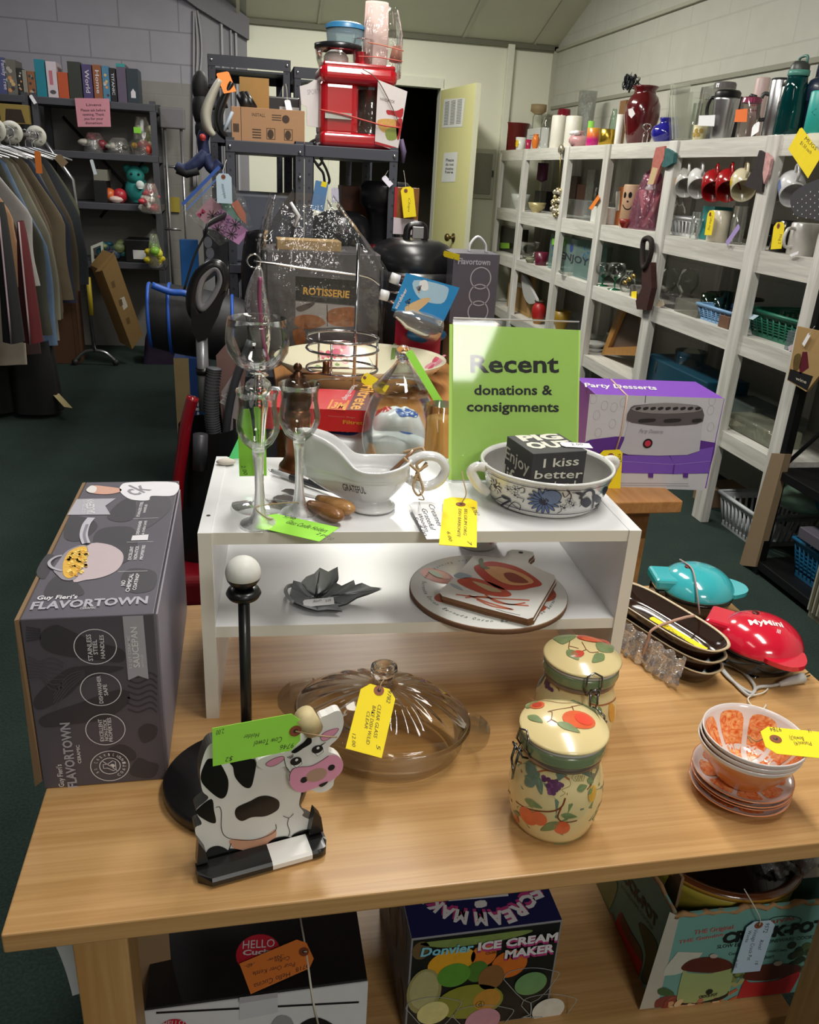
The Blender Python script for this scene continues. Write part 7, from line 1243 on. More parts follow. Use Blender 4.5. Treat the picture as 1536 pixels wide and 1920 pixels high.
def pot(name,label,cat,px,yb,yt,wpx,z,X,prof,mt,group=None,n=24,sx=1,parts=(),art=None):
 """turned thing standing on a shelf: pixel column, base row, top row, width in pixels"""
 b=at(px,yb,X,z);zt=onx(px,yt,X).z;h=max(zt-z,.02);d=(b-CP).dot(CF);r=wpx*d/FPX/2
 P=PROF[prof] if isinstance(prof,str) else prof;m=MB();T=Tr(b);m.lathe([(a*r,k*h) for a,k in P],mt,T,n,sx,1)
 if art:art(m,SC(b.x,b.y,lambda q:r*1.0,r),r,h,b)
 o=m.build(name,None,label,cat,group,None,tuple(b))
 for nm,f in parts:q=MB();f(q,r,h,b);q.build(nm,o)
 return o
def hnd(mt,a=-2.2,s=1.0,t=.1,lo=.25,hi=.8):
 return ('handle',lambda q,r,h,b:q.tube(cr([b+V((cos(a)*r*k*s if k>.95 else cos(a)*r*k,sin(a)*r*k*s if k>.95 else sin(a)*r*k,h*z)) for k,z in ((.92,hi),(1.35,hi),(1.55,(lo+hi)/2),(1.35,lo),(.9,lo))],4,False),r*t,mt,7))
def cap(mt,z0,z1,rr=1.0):return ('cap',lambda q,r,h,b:q.lathe([(0,h*z0),(r*rr,h*z0),(r*rr,h*(z0+.7*(z1-z0))),(r*rr*.85,h*z1),(0,h*z1)],mt,Tr(b),20))
def label(px,mt):return ('sticker',lambda q,r,h,b:None)
def sticker(b,X,px,mt,name,lab):
 q=[onx(x,y,X) for x,y in px];m=MB();n_=len(q);m.add(q+[p+V((.0015,0,0)) for p in q],[list(range(n_))[::-1],list(range(n_,2*n_))]+[(i,(i+1)%n_,n_+(i+1)%n_,n_+i) for i in range(n_)],mt);return m.build(name,None,lab,'price tag',None,None,tuple(q[0]))
def xbox(name,label,cat,x0,x1,yb,yt,z,X,dp,mt,group=None,bev=.002,art=None,lean=0):
 a=at(x0,yb,X,z);b=at(x1,yb,X,z);zt=onx((x0+x1)/2,yt,X).z;Y0,Y1=min(a.y,b.y),max(a.y,b.y);m=MB();m.bx(X,X+dp,Y0,Y1,z,max(zt,z+.02),mt,bev)
 if art:art(m,PL((X,Y1,z),(0,-1,0),(-1,0,0)),Y1-Y0,zt-z)
 return m.build(name,None,label,cat,group,None,(X+dp/2,(Y0+Y1)/2,z))
MAR=c('#551015',.15,0,.7,.15,8);CAND=c('#dedace',.5);PEARL=c('#d9d4cc',.4)
pot('tin_bucket','dark red tin bucket at the far left end of the top white shelf','bucket',962,280,232,52,Z0,2.22,[(0,0),(.72,0),(.74,.02),(1,.97),(1.04,1),(.98,1),(.72,.05),(0,.04)],c('#6b1f1c',.4),parts=[('ear',lambda q,r,h,b:q.tube([b+V((r,0,h*.9)),b+V((r*1.1,0,h*1.12)),b+V((r*.95,0,h*1.15))],.006,c('#6b1f1c',.4),6)),('ear',lambda q,r,h,b:q.tube([b+V((-r,0,h*.9)),b+V((-r*1.1,0,h*1.12)),b+V((-r*.95,0,h*1.15))],.006,c('#6b1f1c',.4),6))])
pot('candle_lantern','tan topped glass candle lantern behind the red bucket','lantern',1003,276,198,24,Z0,2.34,[(0,0),(.8,0),(.8,.75),(.6,.8),(1.2,.86),(1.2,1),(0,1)],[GLASS]*3+[c('#9a8462',.6)]*4)
pot('flower_cup','small white cup with a yellow flower in front of the red bucket','cup',975,280,258,19,Z0,2.10,'cup',c('#dcdcd4',.3),art=lambda m,s,r,h,b:[m.disc(s,s.R*(3.6+.2*cos(i)),b.z+h*(.5+.2*sin(i)),r*.25,c('#e8c81e',.4),1,n=8) for i in range(6)])
pot('shot_glass','ruby red little glass beside the yellow flower cup','glass',990,279,262,11,Z0,2.10,'glass',c('#a82048',.2))
pot('shot_glass','orange tulip shaped little glass on the top white shelf','glass',1003,279,252,14,Z0,2.10,'vase',c('#d9772e',.2))
xbox('white_card_box','small white card box behind the orange little glass','box',986,1012,277,241,Z0,2.24,.06,c('#dfe0df',.5),art=lambda m,p,w_,h:[m.line(p,[(w_*.2,h*(.7-.1*i)),(w_*.8,h*(.7-.1*i))],.006,c('#9fb3c9',.6),1) for i in range(3)])
pot('glass_vase','plain clear glass vase left of the two white candles','vase',1021,277,214,22,Z0,2.18,'bottle',GLASS)
pot('pillar_candle','left one of two white pillar candles on the top white shelf','candle',1043,277,218,27,Z0,2.14,'cyl',CAND,'white pillar candles')
pot('pillar_candle','right one of two white pillar candles, behind the pink votive','candle',1071,275,219,30,Z0,2.16,'cyl',CAND,'white pillar candles')
pot('red_goblet','ruby glass goblet peeping up behind the left pillar candle','goblet',1052,262,206,26,Z0,2.38,'goblet',c('#7a1426',.15))
pot('crystal_vase','tall cut crystal vase rising behind the right pillar candle','vase',1092,268,174,33,Z0,2.34,'glass',thin('cut_crystal','#f0f4f2',1,0,wr=1.0,sc=70,edge=.45,body=.1))
pot('pink_votive','round pink glass votive with a white bow','votive',1084,276,246,38,Z0,2.11,'round',c('#c9989a',.2,0,.5),parts=[('bow',lambda q,r,h,b:[q.ball(b+V((-r*.5,k*r*.45,h*.85)),r*.4,c('#e6e4e4',.5),10,1,1,.6) for k in (-1,1)])])
def sunset():
 m,nt,b,L=nodes('sunset_glaze');tc=nt.nodes.new('ShaderNodeTexCoord');sp=nt.nodes.new('ShaderNodeSeparateXYZ');r=nt.nodes.new('ShaderNodeValToRGB');mp=nt.nodes.new('ShaderNodeMath');mp.operation='MULTIPLY';mp.inputs[1].default_value=6.5
 e=r.color_ramp.elements;e[0].color=lin('#c0257a');e[0].position=.25;e[1].color=lin('#d96a28');e[1].position=.4;n=e.new(.75);n.color=lin('#c9a238')
 L.new(tc.outputs['Object'],sp.inputs[0]);L.new(sp.outputs[2],mp.inputs[0]);L.new(mp.outputs[0],r.inputs[0]);L.new(r.outputs[0],b.inputs['Base Color']);b.inputs['Roughness'].default_value=.3;return m
pot('painted_cup','cup banded pink orange and gold on the top white shelf','cup',1111,275,241,26,Z0,2.12,'cyl',sunset())
pot('gold_tin','shiny gold tin right of the banded cup','tin',1137,274,243,32,Z0,2.13,'cyl',c('#b99a3c',.25,.9))
pot('clear_bottle','slim clear bottle standing behind the gold tin','bottle',1145,268,198,14,Z0,2.30,'bottle',GREENGLASS)
pot('green_pick','lime green glass swizzle cup behind the banded cup','glass',1104,270,228,12,Z0,2.26,'cup',c('#8fd05a',.3))
xbox('wooden_board','brown wooden paddle standing behind the maroon vase','board',1153,1164,266,190,Z0,2.36,.02,c('#7d5a38',.6))
pot('white_tumbler','tall white tumbler left of the maroon vase','tumbler',1157,271,216,14,Z0,2.16,'glass',c('#dcdad0',.4))
vx_=pot('maroon_vase','big glossy maroon pottery vase on the top white shelf','vase',1196,270,165,64,Z0,2.24,'vase',[MAR]*3+[MAR]*10,n=40)
vb=at(1196,270,2.24,Z0);q0=onx(1180,165,2.2);m=MB();rn=random.Random(12);RAF=c('#22242c',.6,var=.3,sc=300)
for i in range(46):a,e=rn.random()*6.28,rn.random()*1.5;d=V((cos(a)*cos(e)*.7,sin(a)*cos(e),sin(e)*.8))*(.05+.05*rn.random());m.tube(cr([q0,q0+d*.6+V((0,0,.02)),q0+d,q0+d*.8+V((0,.01,-.02)),q0+d*.4],3,False),.005,RAF,4,flat=.3)
m.build('raffia_flower',None,'dark raffia flower bunch on the maroon vase','flower',org=tuple(q0));
sticker(None,2.125,[(1178,205),(1186,203),(1191,214),(1184,222),(1179,216)],c('#d6d2d4',.6),'heart_tag','white heart tag hanging on the maroon vase')
pot('glass_stopper_bottle','little clear bottle with a ball stopper in front of the maroon vase','bottle',1208,272,232,17,Z0,2.10,[(0,0),(.6,0),(.6,.5),(.25,.6),(.3,.65),(.9,.75),(1,.85),(.7,.97),(0,1)],GLASS)
pot('cobalt_vase','small round cobalt blue vase right of the maroon one','vase',1243,270,222,50,Z0,2.14,'round',c('#23208f',.12,0,.8))
def sqv(name,lab,x0,x1,yb,yt,X,sp=.86):
 a,b=at(x0,yb,X,Z0),at(x1,yb,X,Z0);zt=onx((x0+x1)/2,yt,X).z;cy=(a.y+b.y)/2;w_=abs(a.y-b.y)/2;m=MB();P=lambda f,z:[(X+.05+s*w_*f*.8,cy+t*w_*f,z) for s,t in ((-1,-1),(1,-1),(1,1),(-1,1))];R=[P(sp,Z0),P(1,zt),P(.92,zt),P(sp*.9,Z0+.015)]
 vs=[p for r in R for p in r];fs=[(3,2,1,0)]+[(i*4+k,i*4+(k+1)%4,i*4+4+(k+1)%4,i*4+4+k) for i in range(3) for k in range(4)]+[(12,13,14,15)];m.add(vs,fs,GLASS);return m.build(name,None,lab,'vase',None,None,(X+.05,cy,Z0))
sqv('square_vase','tall square clear glass vase behind the fluted one',1252,1292,268,160,2.30);sqv('square_vase','fluted clear glass vase flaring upward, right of the cobalt vase',1256,1302,268,180,2.14,.7)
pot('frosted_pitcher','frosted clear pitcher with grey lid behind the steel mug','pitcher',1342,262,158,40,Z0,2.36,'cyl',thin('frosted_plastic','#e8e8e4',1,.15,'#d8d6d0',edge=.3),parts=[cap(c('#6d6468',.4),.9,1.0,1.0)])
pot('cream_cup','cream cup with gold flowers left of the steel travel mug','cup',1309,268,236,26,Z0,2.13,'glass',c('#d6cca4',.3),art=lambda m,s,r,h,b:[m.disc(s,s.R*(3.3+.35*i),b.z+h*(.4+.25*(i%2)),r*.3,c('#b89a4a',.4),1,n=8) for i in range(4)])
pot('travel_mug','steel travel mug with black lid and black handle, white label in front','mug',1349,268,173,46,Z0,2.14,'tumbler',[BLACKP]*2+[STEEL]*4,parts=[cap(BLACKP,.85,1.0,1.02),hnd(BLACKP,2.2,1,.14,.45,.85)])
sticker(None,2.075,[(1311,217),(1341,216),(1339,237),(1309,236)],WHT,'white_label','white handwritten label stuck in front of the steel travel mug')
pot('black_bottle','black bottle between the steel travel mug and pink-lidded bottle','bottle',1369,266,184,20,Z0,2.24,'cyl',c('#1c2226',.35))
pot('clear_bottle','clear water bottle with a pink lid and orange sticker','bottle',1396,265,185,36,Z0,2.13,'cyl',thin('smoke_plastic','#d9d3d0',1,.08,'#a79f9a',edge=.3),parts=[cap(c('#b53a72',.4),.86,1.0,1.0),('strap',lambda q,r,h,b:q.tube([b+V((0,r*.6,h)),b+V((-r*.2,0,h*1.04)),b+V((0,-r*.6,h))],.008,BLACKP,6))])
sticker(None,2.075,[(1380,206),(1402,204),(1400,229),(1377,229)],c('#f0742c',.6),'orange_sticker','orange price sticker on the pink-lidded clear bottle')
pot('dotted_bottle','polka dot bottle with a red cap behind the pink-lidded one','bottle',1410,262,150,26,Z0,2.34,'cyl',c('#d3b9b6',.4),parts=[cap(c('#b82530',.4),.75,1.0,.95)],art=lambda m,s,r,h,b:[m.disc(s,s.R*(3+.3*i),b.z+h*(.5+.08*j),r*.12,c('#b82530',.4),1,n=6) for i in range(5) for j in range(3)])
pot('steel_thermos','tall steel thermos with a dark grey handle','thermos',1444,262,152,36,Z0,2.26,'cyl',STEEL,parts=[hnd(c('#3d3f42',.4),2.6,1.1,.2,.35,.75),cap(c('#2a2b2d',.4),.97,1.01,1.0)])
price_tag('small white price tag hanging from the thermos handle',WHT,onx(1411,236,2.07),onx(1408,257,2.06),onx(1424,236,2.07),[],None,[onx(1420,225,2.08)],eye=False)
pot('steel_tumbler','slim steel tumbler with black lid and black band','tumbler',1462,264,153,30,Z0,2.13,'cyl',[STEEL,STEEL,STEEL,BLACKP,BLACKP],parts=[cap(BLACKP,.87,1.0,1.03),('band',lambda q,r,h,b:q.lathe([(r*1.02,h*.48),(r*1.04,h*.5),(r*1.04,h*.6),(r*1.02,h*.62)],c('#333436',.5),Tr(b),20))])
TEALT=thin('teal_plastic','#0f7f7d',1,.18,'#0f6f70',edge=.35)
pot('water_bottle','translucent teal water bottle with grey spout lid','bottle',1472,264,142,50,Z0,2.10,[(0,0),(.95,0),(1,.03),(.96,.4),(.8,.75),(.68,.98),(0,1)],TEALT,parts=[('collar',lambda q,r,h,b:q.lathe([(r*.72,h*.95),(r*.76,h*.96),(r*.76,h*1.04),(0,h*1.05)],c('#4f8f82',.4),Tr(b),20)),('cap',lambda q,r,h,b:q.lathe([(r*.7,h*1.04),(r*.66,h*1.12),(r*.45,h*1.18),(0,h*1.19)],c('#3d3f3d',.4),Tr(b),20)),('carry_loop',lambda q,r,h,b:q.tube(cr([b+V((0,r*.3,h*1.15)),b+V((0,r*.2,h*1.24)),b+V((0,-r*.6,h*1.25)),b+V((0,-r*.7,h*1.15))],4,False),r*.1,c('#4f7a70',.4),6))])
NAVYB=c('#1e2a40',.35,0,.3)
pot('water_bottle','navy blue water bottle with a carrying loop at the right edge','bottle',1518,262,150,52,Z0,2.18,[(0,0),(.9,0),(.95,.04),(.95,.6),(1,.62),(1,.82),(.8,.95),(.5,1),(0,1)],[thin('navy_plastic','#3b4c66',1,.3,'#27344c',edge=.35)]*3+[NAVYB]*6,parts=[('carry_loop',lambda q,r,h,b:q.tube(cr([b+V((0,r*.6,h*.95)),b+V((0,r*.5,h*1.28)),b+V((0,-r*.1,h*1.36)),b+V((0,-r*.5,h*1.2))],4,False),r*.18,NAVYB,8))])
pot('water_bottle','bright teal water bottle numbered 50 in front of the navy one','bottle',1523,262,174,38,Z0,2.075,'cyl',c('#2aa39a',.4),art=lambda m,s,r,h,b:m.ptext(s,'50',(1508,206),(1524,203),(1508,190),c('#12383a',.5),2,.03))
def mug(label,px,py,cl,X=2.10,s=1.25,art=None,group='mugs hung under the top shelf',yaw=0):
 q=onx(px,py,X)-V((0,0,.012));o=thing('coffee_mug',label,'mug',tuple(q),0,group);zd=V((-.35,-.80,-.48)).normalized();xd=(V((0,0,1))-zd*zd.z).normalized();yd=zd.cross(xd);R=.041*s;Hh=.092*s
 M=Mx(((xd.x,yd.x,zd.x,q.x),(xd.y,yd.y,zd.y,q.y),(xd.z,yd.z,zd.z,q.z),(0,0,0,1)))@Mx.Translation((0,0,-Hh/2))
 mt=c(cl,.2,0,.5);m=MB();m.lathe([(0,0),(R*.85,0),(R*.97,.006),(R,.02),(R,Hh),(R*.93,Hh),(R*.9,.012),(0,.01)],mt,M,28)
 if art:art(m,M,R,Hh)
 m.build('cup_body',o);MB().tube(cr([M@V(p) for p in ((R*.95,0,Hh*.82),(R*1.55,0,Hh*.86),(R*1.85,0,Hh*.52),(R*1.5,0,Hh*.18),(R*.95,0,Hh*.22))],5,False),.0062,mt,8).build('handle',o);return o
def band(cl,a0=1.2,a1=4.6,z0=.25,z1=.75):return lambda m,M,R,Hh:m.sheet(lambda u,v:M@V(((R+.0008)*cos(a0+(a1-a0)*u),(R+.0008)*sin(a0+(a1-a0)*u),Hh*(z0+(z1-z0)*v))),16,1,c(cl,.3,var=.3,sc=120))
def imp(m,M,R,Hh):
 vs,fs,wd=textmesh('IMP',.02,0,1);m.add([M@V(((R+.001)*cos(3.6-(y/.73-.5)*.9),(R+.001)*sin(3.6-(y/.73-.5)*.9),Hh*(.2+.6*x/wd))) for x,y in vs],fs,INK)
mug('white mug lettered in black, leftmost of the row hung under the top shelf',1264,338,'#cfcdc8',2.10,1.25,imp);mug('white mug with an orange picture, second in the hung row',1287,336,'#d3d1ca',2.10,1.25,band('#c99a6e'))
mug('plain white mug hung between the orange picture mug and the red mugs',1312,337,'#d9d8d6',2.10,1.25);mug('left one of two red mugs hung under the top shelf',1339,342,'#a3161c',2.09,1.25);mug('right one of two red mugs hung under the top shelf',1366,341,'#a3161c',2.09,1.25)
mug('cream mug with yellow print hung beside the black cloth',1394,340,'#d9cfae',2.09,1.22,band('#d9b92c'));mug('pale floral mug hung right of the black cloth',1452,343,'#cfc9c4',2.09,1.1,band('#b59a98'));mug('blue patterned white mug hung at the right end of the row',1487,347,'#d6d6d8',2.08,1.2,band('#5f78ad',1.2,4.8,.2,.8))
def cloth(name,lab,cat,pts,X,mt,th=.012,k=3,art=None):
 q=cr([onx(x,y,X) for x,y in pts],k) if k else [onx(x,y,X) for x,y in pts];n_=len(q);m=MB();m.add(list(q)+[p+V((th,0,0)) for p in q],[list(range(n_))[::-1],list(range(n_,2*n_))]+[(i,(i+1)%n_,n_+(i+1)%n_,n_+i) for i in range(n_)],mt)
 if art:art(m,PL((X,4,0),(0,-1,0),(-1,0,0)))
 return m.build(name,None,lab,cat,None,None,tuple(q[0]))
cloth('folded_cloth','black and red printed cloth pouch hung among the mugs','cloth',[(1424,282),(1434,288),(1432,330),(1428,360),(1402,352),(1395,347),(1412,318)],2.02,c('#2b2324',.8,var=.5,sc=40),.012,0);cloth('printed_cloth','white cloth with red cherries hung beside the black pouch','cloth',[(1436,286),(1446,298),(1440,328),(1432,345),(1430,325)],2.012,c('#c99a98',.8,var=.6,sc=60),.012,0)
cloth('paint_brush','pink handled pastry brush hung from the shelf edge','brush',[(1230,277),(1246,274),(1246,296),(1238,312),(1226,345),(1215,345),(1222,314),(1224,300)],2.015,c('#b56a60',.6,var=.4,sc=60),.012,0,lambda m,p:m.ppoly(p,[(1224,314),(1234,316),(1225,346),(1214,345)],c('#cdb48a',.5),1));cloth('oven_cloth','striped teal and black folded cloth hung beside the brush','cloth',[(1248,278),(1256,282),(1264,288),(1262,306),(1248,314),(1240,312),(1244,300)],2.015,c('#2f5f60',.8,var=.5,sc=50),.02,0)
cloth('pot_holder','dark quilted pot holder with white dots at the right edge','pot holder',[(1482,372),(1500,352),(1536,336),(1560,334),(1560,412),(1520,410),(1490,402)],1.99,c('#3b3a3f',.8),.015,3,lambda m,p:[m.disc(p,p.pt(1488+i*8,360+j*7).x,p.pt(1488+i*8,360+j*7).y,.0028,c('#c9c6c4',.7),1,n=5) for i in range(8) for j in range(8) if (i+j)%2==0 and 360+j*7>376-i*5])
price_tag('large yellow paper sign hung from the top shelf at right',YEL,onx(1502,237,2.0),onx(1478,280,2.0),onx(1545,285,2.0),[('MUGS',(1508,262),(1530,284),(1513,256)),('$1.50 each',(1500,270),(1520,290),(1504,264))],None,None,eye=False,clip=.05,cat='sign')
m=MB();q=onx(1052,280,2.02);e=onx(1048,355,2.03);m.tube([q,e],.003,c('#a08a4a',.3,.8),5);m.ball(q,.03,c('#b5ad98',.3,.7),10,.6,1,1);rn=random.Random(8)
for i in range(40):f=e+V((.02*rn.uniform(-1,1),.045*rn.uniform(-1,1),-.16*rn.random()));m.ball(f,.014,c(rn.choice(['#c9b98a','#a89a78','#ded6c0']),.25,.6),8)
m.build('bead_ornament',None,'gold beaded ornament hanging from a white shelving post','ornament',org=tuple(q))
pot('white_bowl','shallow white bowl at the far left of the second shelf','bowl',975,386,364,36,Z1s,2.16,'bowl',c('#b9bcb6',.3));pot('gold_plate','stack of pale gold plates on the second shelf','plates',1006,396,380,34,Z1s,2.14,'bowl',c('#b5a878',.3,.3))
pot('purple_candle','dark purple candle on a tall stand on the second shelf','candle',1011,385,306,20,Z1s,2.32,[(0,0),(.6,0),(.1,.05),(.1,.6),(1,.65),(1,1),(0,1)],[GLASS]*3+[c('#5a1f45',.4)]*3)
xbox('black_box','black box below the purple candle on the second shelf','box',1000,1022,390,358,Z1s,2.34,.08,BLACKP)
xbox('clear_bin','clear plastic bin on the second shelf behind a post','bin',1052,1108,405,375,Z1s,2.12,.16,thin('bin_plastic','#e3e6e6',1,.14,'#b9bcbc',edge=.3));
for k,(x0,x1,yt,cl) in enumerate(((1058,1074,330,'#4a3a34'),(1076,1092,345,'#6a4438'),(1092,1106,318,'#8f9088'))):xbox('picture_card',['dark photo card standing behind the clear bin','brown photo card between two others behind the clear bin','tall grey photo card behind the clear bin'][k],'card',x0,x1,404,yt,Z1s,2.36,.03,c(cl,.5,var=.5,sc=30))
xbox('white_canister_box','white box with an orange tag on the second shelf','box',1106,1138,418,388,Z1s,2.10,.10,c('#cfcfca',.5));sticker(None,2.02,[(1104,391),(1122,365),(1124,373),(1110,394)],c('#e8812e',.6),'orange_tag','orange folded price tag on the white box')
xbox('framed_print','orange framed picture beside the face jar','picture frame',1152,1166,415,350,Z1s,2.14,.03,c('#b5652e',.5));sticker(None,2.135,[(1155,360),(1163,358),(1161,395),(1154,396)],c('#c9c4b8',.6),'frame_picture','pale picture sheet inside the orange frame')
pot('face_jar','tan jar painted with a simple dark face','jar',1178,418,346,34,Z1s,2.13,'cyl',c('#b08f72',.5),art=lambda m,s,r,h,b:[m.disc(s,s.pt(x,y).x,s.pt(x,y).y,r*a_,BLACKP,1,r*b_,0,12) for x,y,a_,b_ in ((1172,366,.2,.32),(1182,366,.2,.32),(1177,378,.12,.1))]+[m.pline(s,[(1168,384),(1173,392),(1181,392),(1187,384)],.006,BLACKP,1,False,3)])
pot('red_dish','small flat red dish in front of the face jar','dish',1172,420,411,24,Z1s,2.06,'bowl',c('#8a2a20',.4))
o=thing('gift_basket','pink cellophane wrapped gift basket on the second shelf','gift basket',tuple(at(1210,425,2.16,Z1s)));b=at(1210,425,2.16,Z1s);zt=onx(1210,325,2.16).z-Z1s
MB().sheet(lambda u,v:(b.x+.09*cos(u*6.283)*(1-.55*v**2)*(1+.08*sin(u*44)),b.y+.105*sin(u*6.283)*(1-.55*v**2)*(1+.08*sin(u*37)),b.z+zt*v),44,10,thin('pink_film','#f0d0dc',1,.12,'#d98fb0',.9,18,.35,.06),None,True).build('cellophane',o)
m=MB();rn=random.Random(6);[m.tube([b+V((.03*cos(i),.04*sin(i*1.7),.01)),b+V((.05*cos(i*2.1),.07*sin(i*1.3),zt*.7))],.012,c(rn.choice(['#b57a7a','#c99a94','#a85f68']),.5),7) for i in range(9)];m.build('contents',o);MB().ball(b+V((0,0,zt*.93)),.06,c('#b5367a',.3),14,.7,1,.7).build('ribbon',o)
pot('glass_carafe','clear glass carafe hung low behind the hanging mugs','carafe',1268,422,366,30,Z1s,2.24,'round',GLASS)
def crate(name,lab,x0,x1,yb,yt,z,X,dp,cl,nb=9,rows=1,th=.005,cat='basket',yaw=0,flare=1.0):
 a,b=at(x0,yb,X,z),at(x1,yb,X,z);zt=onx((x0+x1)/2,yt,X).z;Y0,Y1=min(a.y,b.y),max(a.y,b.y);mt=c(cl,.4) if isinstance(cl,str) else cl;o=thing(name,lab,cat,(X+dp/2,(Y0+Y1)/2,z));h=zt-z
 cx,cy=X+dp/2,(Y0+Y1)/2;hx,hy=dp/2,(Y1-Y0)/2;F=lambda k:.84+.16*k
 m=MB();m.bx(cx-hx*.84,cx+hx*.84,cy-hy*.84,cy+hy*.84,z,z+.006,mt)
 def ringz(k0,k1):
  c0=[(cx+s*hx*F(k0),cy+t*hy*F(k0),z+h*k0) for s,t in ((-1,-1),(1,-1),(1,1),(-1,1))];c1=[(cx+s*hx*F(k1),cy+t*hy*F(k1),z+h*k1) for s,t in ((-1,-1),(1,-1),(1,1),(-1,1))];i1=[(cx+s*(hx*F(k1)-th),cy+t*(hy*F(k1)-th),z+h*k1) for s,t in ((-1,-1),(1,-1),(1,1),(-1,1))];i0=[(cx+s*(hx*F(k0)-th),cy+t*(hy*F(k0)-th),z+h*k0) for s,t in ((-1,-1),(1,-1),(1,1),(-1,1))]
  vs=c0+c1+i1+i0;m.add(vs,[(i+4*j,(i+1)%4+4*j,(i+1)%4+4*((j+1)%4),i+4*((j+1)%4)) for j in range(4) for i in range(4)],mt)
 ringz(0,.16);[ringz(.16+.62*(r+1)/(rows+1)-.02,.16+.62*(r+1)/(rows+1)+.02) for r in range(rows if rows>1 else 0)];ringz(.80,.97)
 for i in range(nb+1):
  t=-1+2*i/nb
  for (P0,P1) in (((-1,t),(-1,t)),((1,t),(1,t)),((t,-1),(t,-1)),((t,1),(t,1))):
   p=[V((cx+P0[0]*(hx*F(k)-th/2),cy+P0[1]*(hy*F(k)-th/2),z+h*k)) for k in (.1,.85)];m.tube(p,th*.9,mt,4)
 m.build('basket_body',o);q=MB();q.tube([(cx+s*hx*1.02,cy+t*hy*1.02,z+h*.98) for s,t in ((-1,-1),(1,-1),(1,1),(-1,1))],th*1.3,mt,6,True);q.build('rim',o);return o
crate('plastic_basket','small white slotted basket on the second shelf',1246,1306,440,408,Z1s,2.10,.14,'#cfd0d2',8)
pot('glass_mug','clear glass mug at the end of the small white basket','mug',1302,443,397,20,Z1s,2.07,'glass',GLASS,parts=[hnd(GLASS,1.8,1,.1)])
xbox('teal_box','narrow teal box standing left of the gold-tagged white mug','box',1308,1330,448,386,Z1s,2.12,.10,c('#1f7a78',.4))
pot('white_mug','cream white mug with tall yellow tag on the second shelf','mug',1343,452,394,38,Z1s,2.11,'cyl',c('#cfc8b4',.25,0,.4))
price_tag('tall yellow price tag in front of the cream white mug',YEL,onx(1328,395,2.04),onx(1321,441,2.04),onx(1341,398,2.04),[('Coffee mug',(1333,404),(1328,432),(1337,405))],(1332,402))
pot('clear_glass','ribbed clear glass left of a shelving post on the second shelf','glass',1378,456,386,30,Z1s,2.14,'glass',GLASS);price_tag('lilac price tag dangling from the second shelf edge',c('#a995cf',.7),onx(1388,428,2.03),onx(1364,462,2.03),onx(1380,426,2.03),[],None,None,eye=False)
pot('black_mug','black mug with a yellow tag on the second shelf','mug',1462,474,412,40,Z1s,2.12,'cyl',c('#1b1b1d',.2,0,.4));price_tag('yellow price tag hanging on the black mug',YEL,onx(1452,418,2.05),onx(1445,468,2.05),onx(1472,420,2.05),[('Mug 2',(1462,440),(1460,458),(1467,441))],(1460,424))
pot('white_mug','large plain white mug at the right end of second shelf','mug',1500,480,417,52,Z1s,2.12,'cyl',c('#d4d1cc',.25,0,.4),parts=[hnd(c('#d4d1cc',.25,0,.4),3.3,1.15,.12)]);sticker(None,2.03,[(1480,478),(1498,471),(1496,477),(1484,482)],WHT,'white_tag','white tag lying in front of the large white mug')
pot('dark_glass','dark smoked glasses behind the black mug','glass',1436,462,420,34,Z1s,2.30,'glass',thin('smoked','#9a9490',edge=.35))
xbox('dark_lantern','dark glass lantern box with lime tag at far left of the third shelf','lantern',936,966,468,426,Z2s,2.16,.10,c('#2a2723',.3));sticker(None,2.14,[(938,455),(955,456),(955,466),(938,466)],c('#8fc83c',.6),'lime_sticker','lime green price sticker on the dark lantern box')
pot('glass_bowl','clear glass bowl beside the burgundy cup on the third shelf','bowl',990,482,453,40,Z2s,2.18,'bowl',GLASS);pot('green_figurine','small grey green figurine in front of the glass bowl','figurine',993,500,480,18,Z2s,2.07,'vase',c('#7d8068',.6));pot('burgundy_cup','burgundy cup on the third shelf','cup',1012,510,472,26,Z2s,2.10,'cup',c('#5f1a30',.3))
def en(m,p,w_,h):m.text(p,'ENJOY',(w_*.28,h*.38),(w_*.88,h*.38),h*.2,c('#2a2f3a',.5),2,.02);[m.disc(p,w_*x+.035*cos(t),h*y+.035*sin(t),.022,c('#2f5f8f',.4),1,.007,t) for x,y in ((.8,.72),(.12,.5)) for t in [i*1.257 for i in range(5)]];m.disc(p,w_*.5,h*.75,.03,c('#2a3f7a',.4),1)
xbox('glass_sign_vase','greenish glass block lettered ENJOY with painted starfish','glass vase',1024,1112,524,446,Z2s,2.10,.07,thin('sea_glass','#d3e6e2',1,.3,'#a3c2bd',edge=.3),art=en);sticker(None,2.09,[(1036,447),(1060,449),(1058,461),(1035,459)],c('#7fc83a',.6),'lime_tag','lime price tag at the top of the ENJOY glass block')
pot('glass_bowl','wide clear glass bowl standing behind the ENJOY glass block','bowl',1085,525,490,60,Z2s,2.26,'bowl',GLASS)
for k,(x,y) in enumerate(((1128,543),(1150,552))):pot('stem_glass',['left one of two green-stemmed glasses on the third shelf','right one of two green-stemmed glasses on the third shelf'][k],'glass',x,y,492,34,Z2s,2.10,'goblet',[c('#0f5a38',.15)]*5+[GLASS]*9,'green-stemmed glasses')
pot('clear_vase','bubbly clear vase with gold bow left of the hanging strap','vase',1172,562,505,30,Z2s,2.14,'round',GLASS);m=MB();[m.ball(onx(1180+8*k,524-6*k,2.05),.022,c('#b59a5a',.25,.7),10,.5,1,.6) for k in (-1,0,1)];m.build('gold_bow',None,'shiny gold bow in front of the bubbly clear vase','bow',org=tuple(onx(1180,524,2.05)))
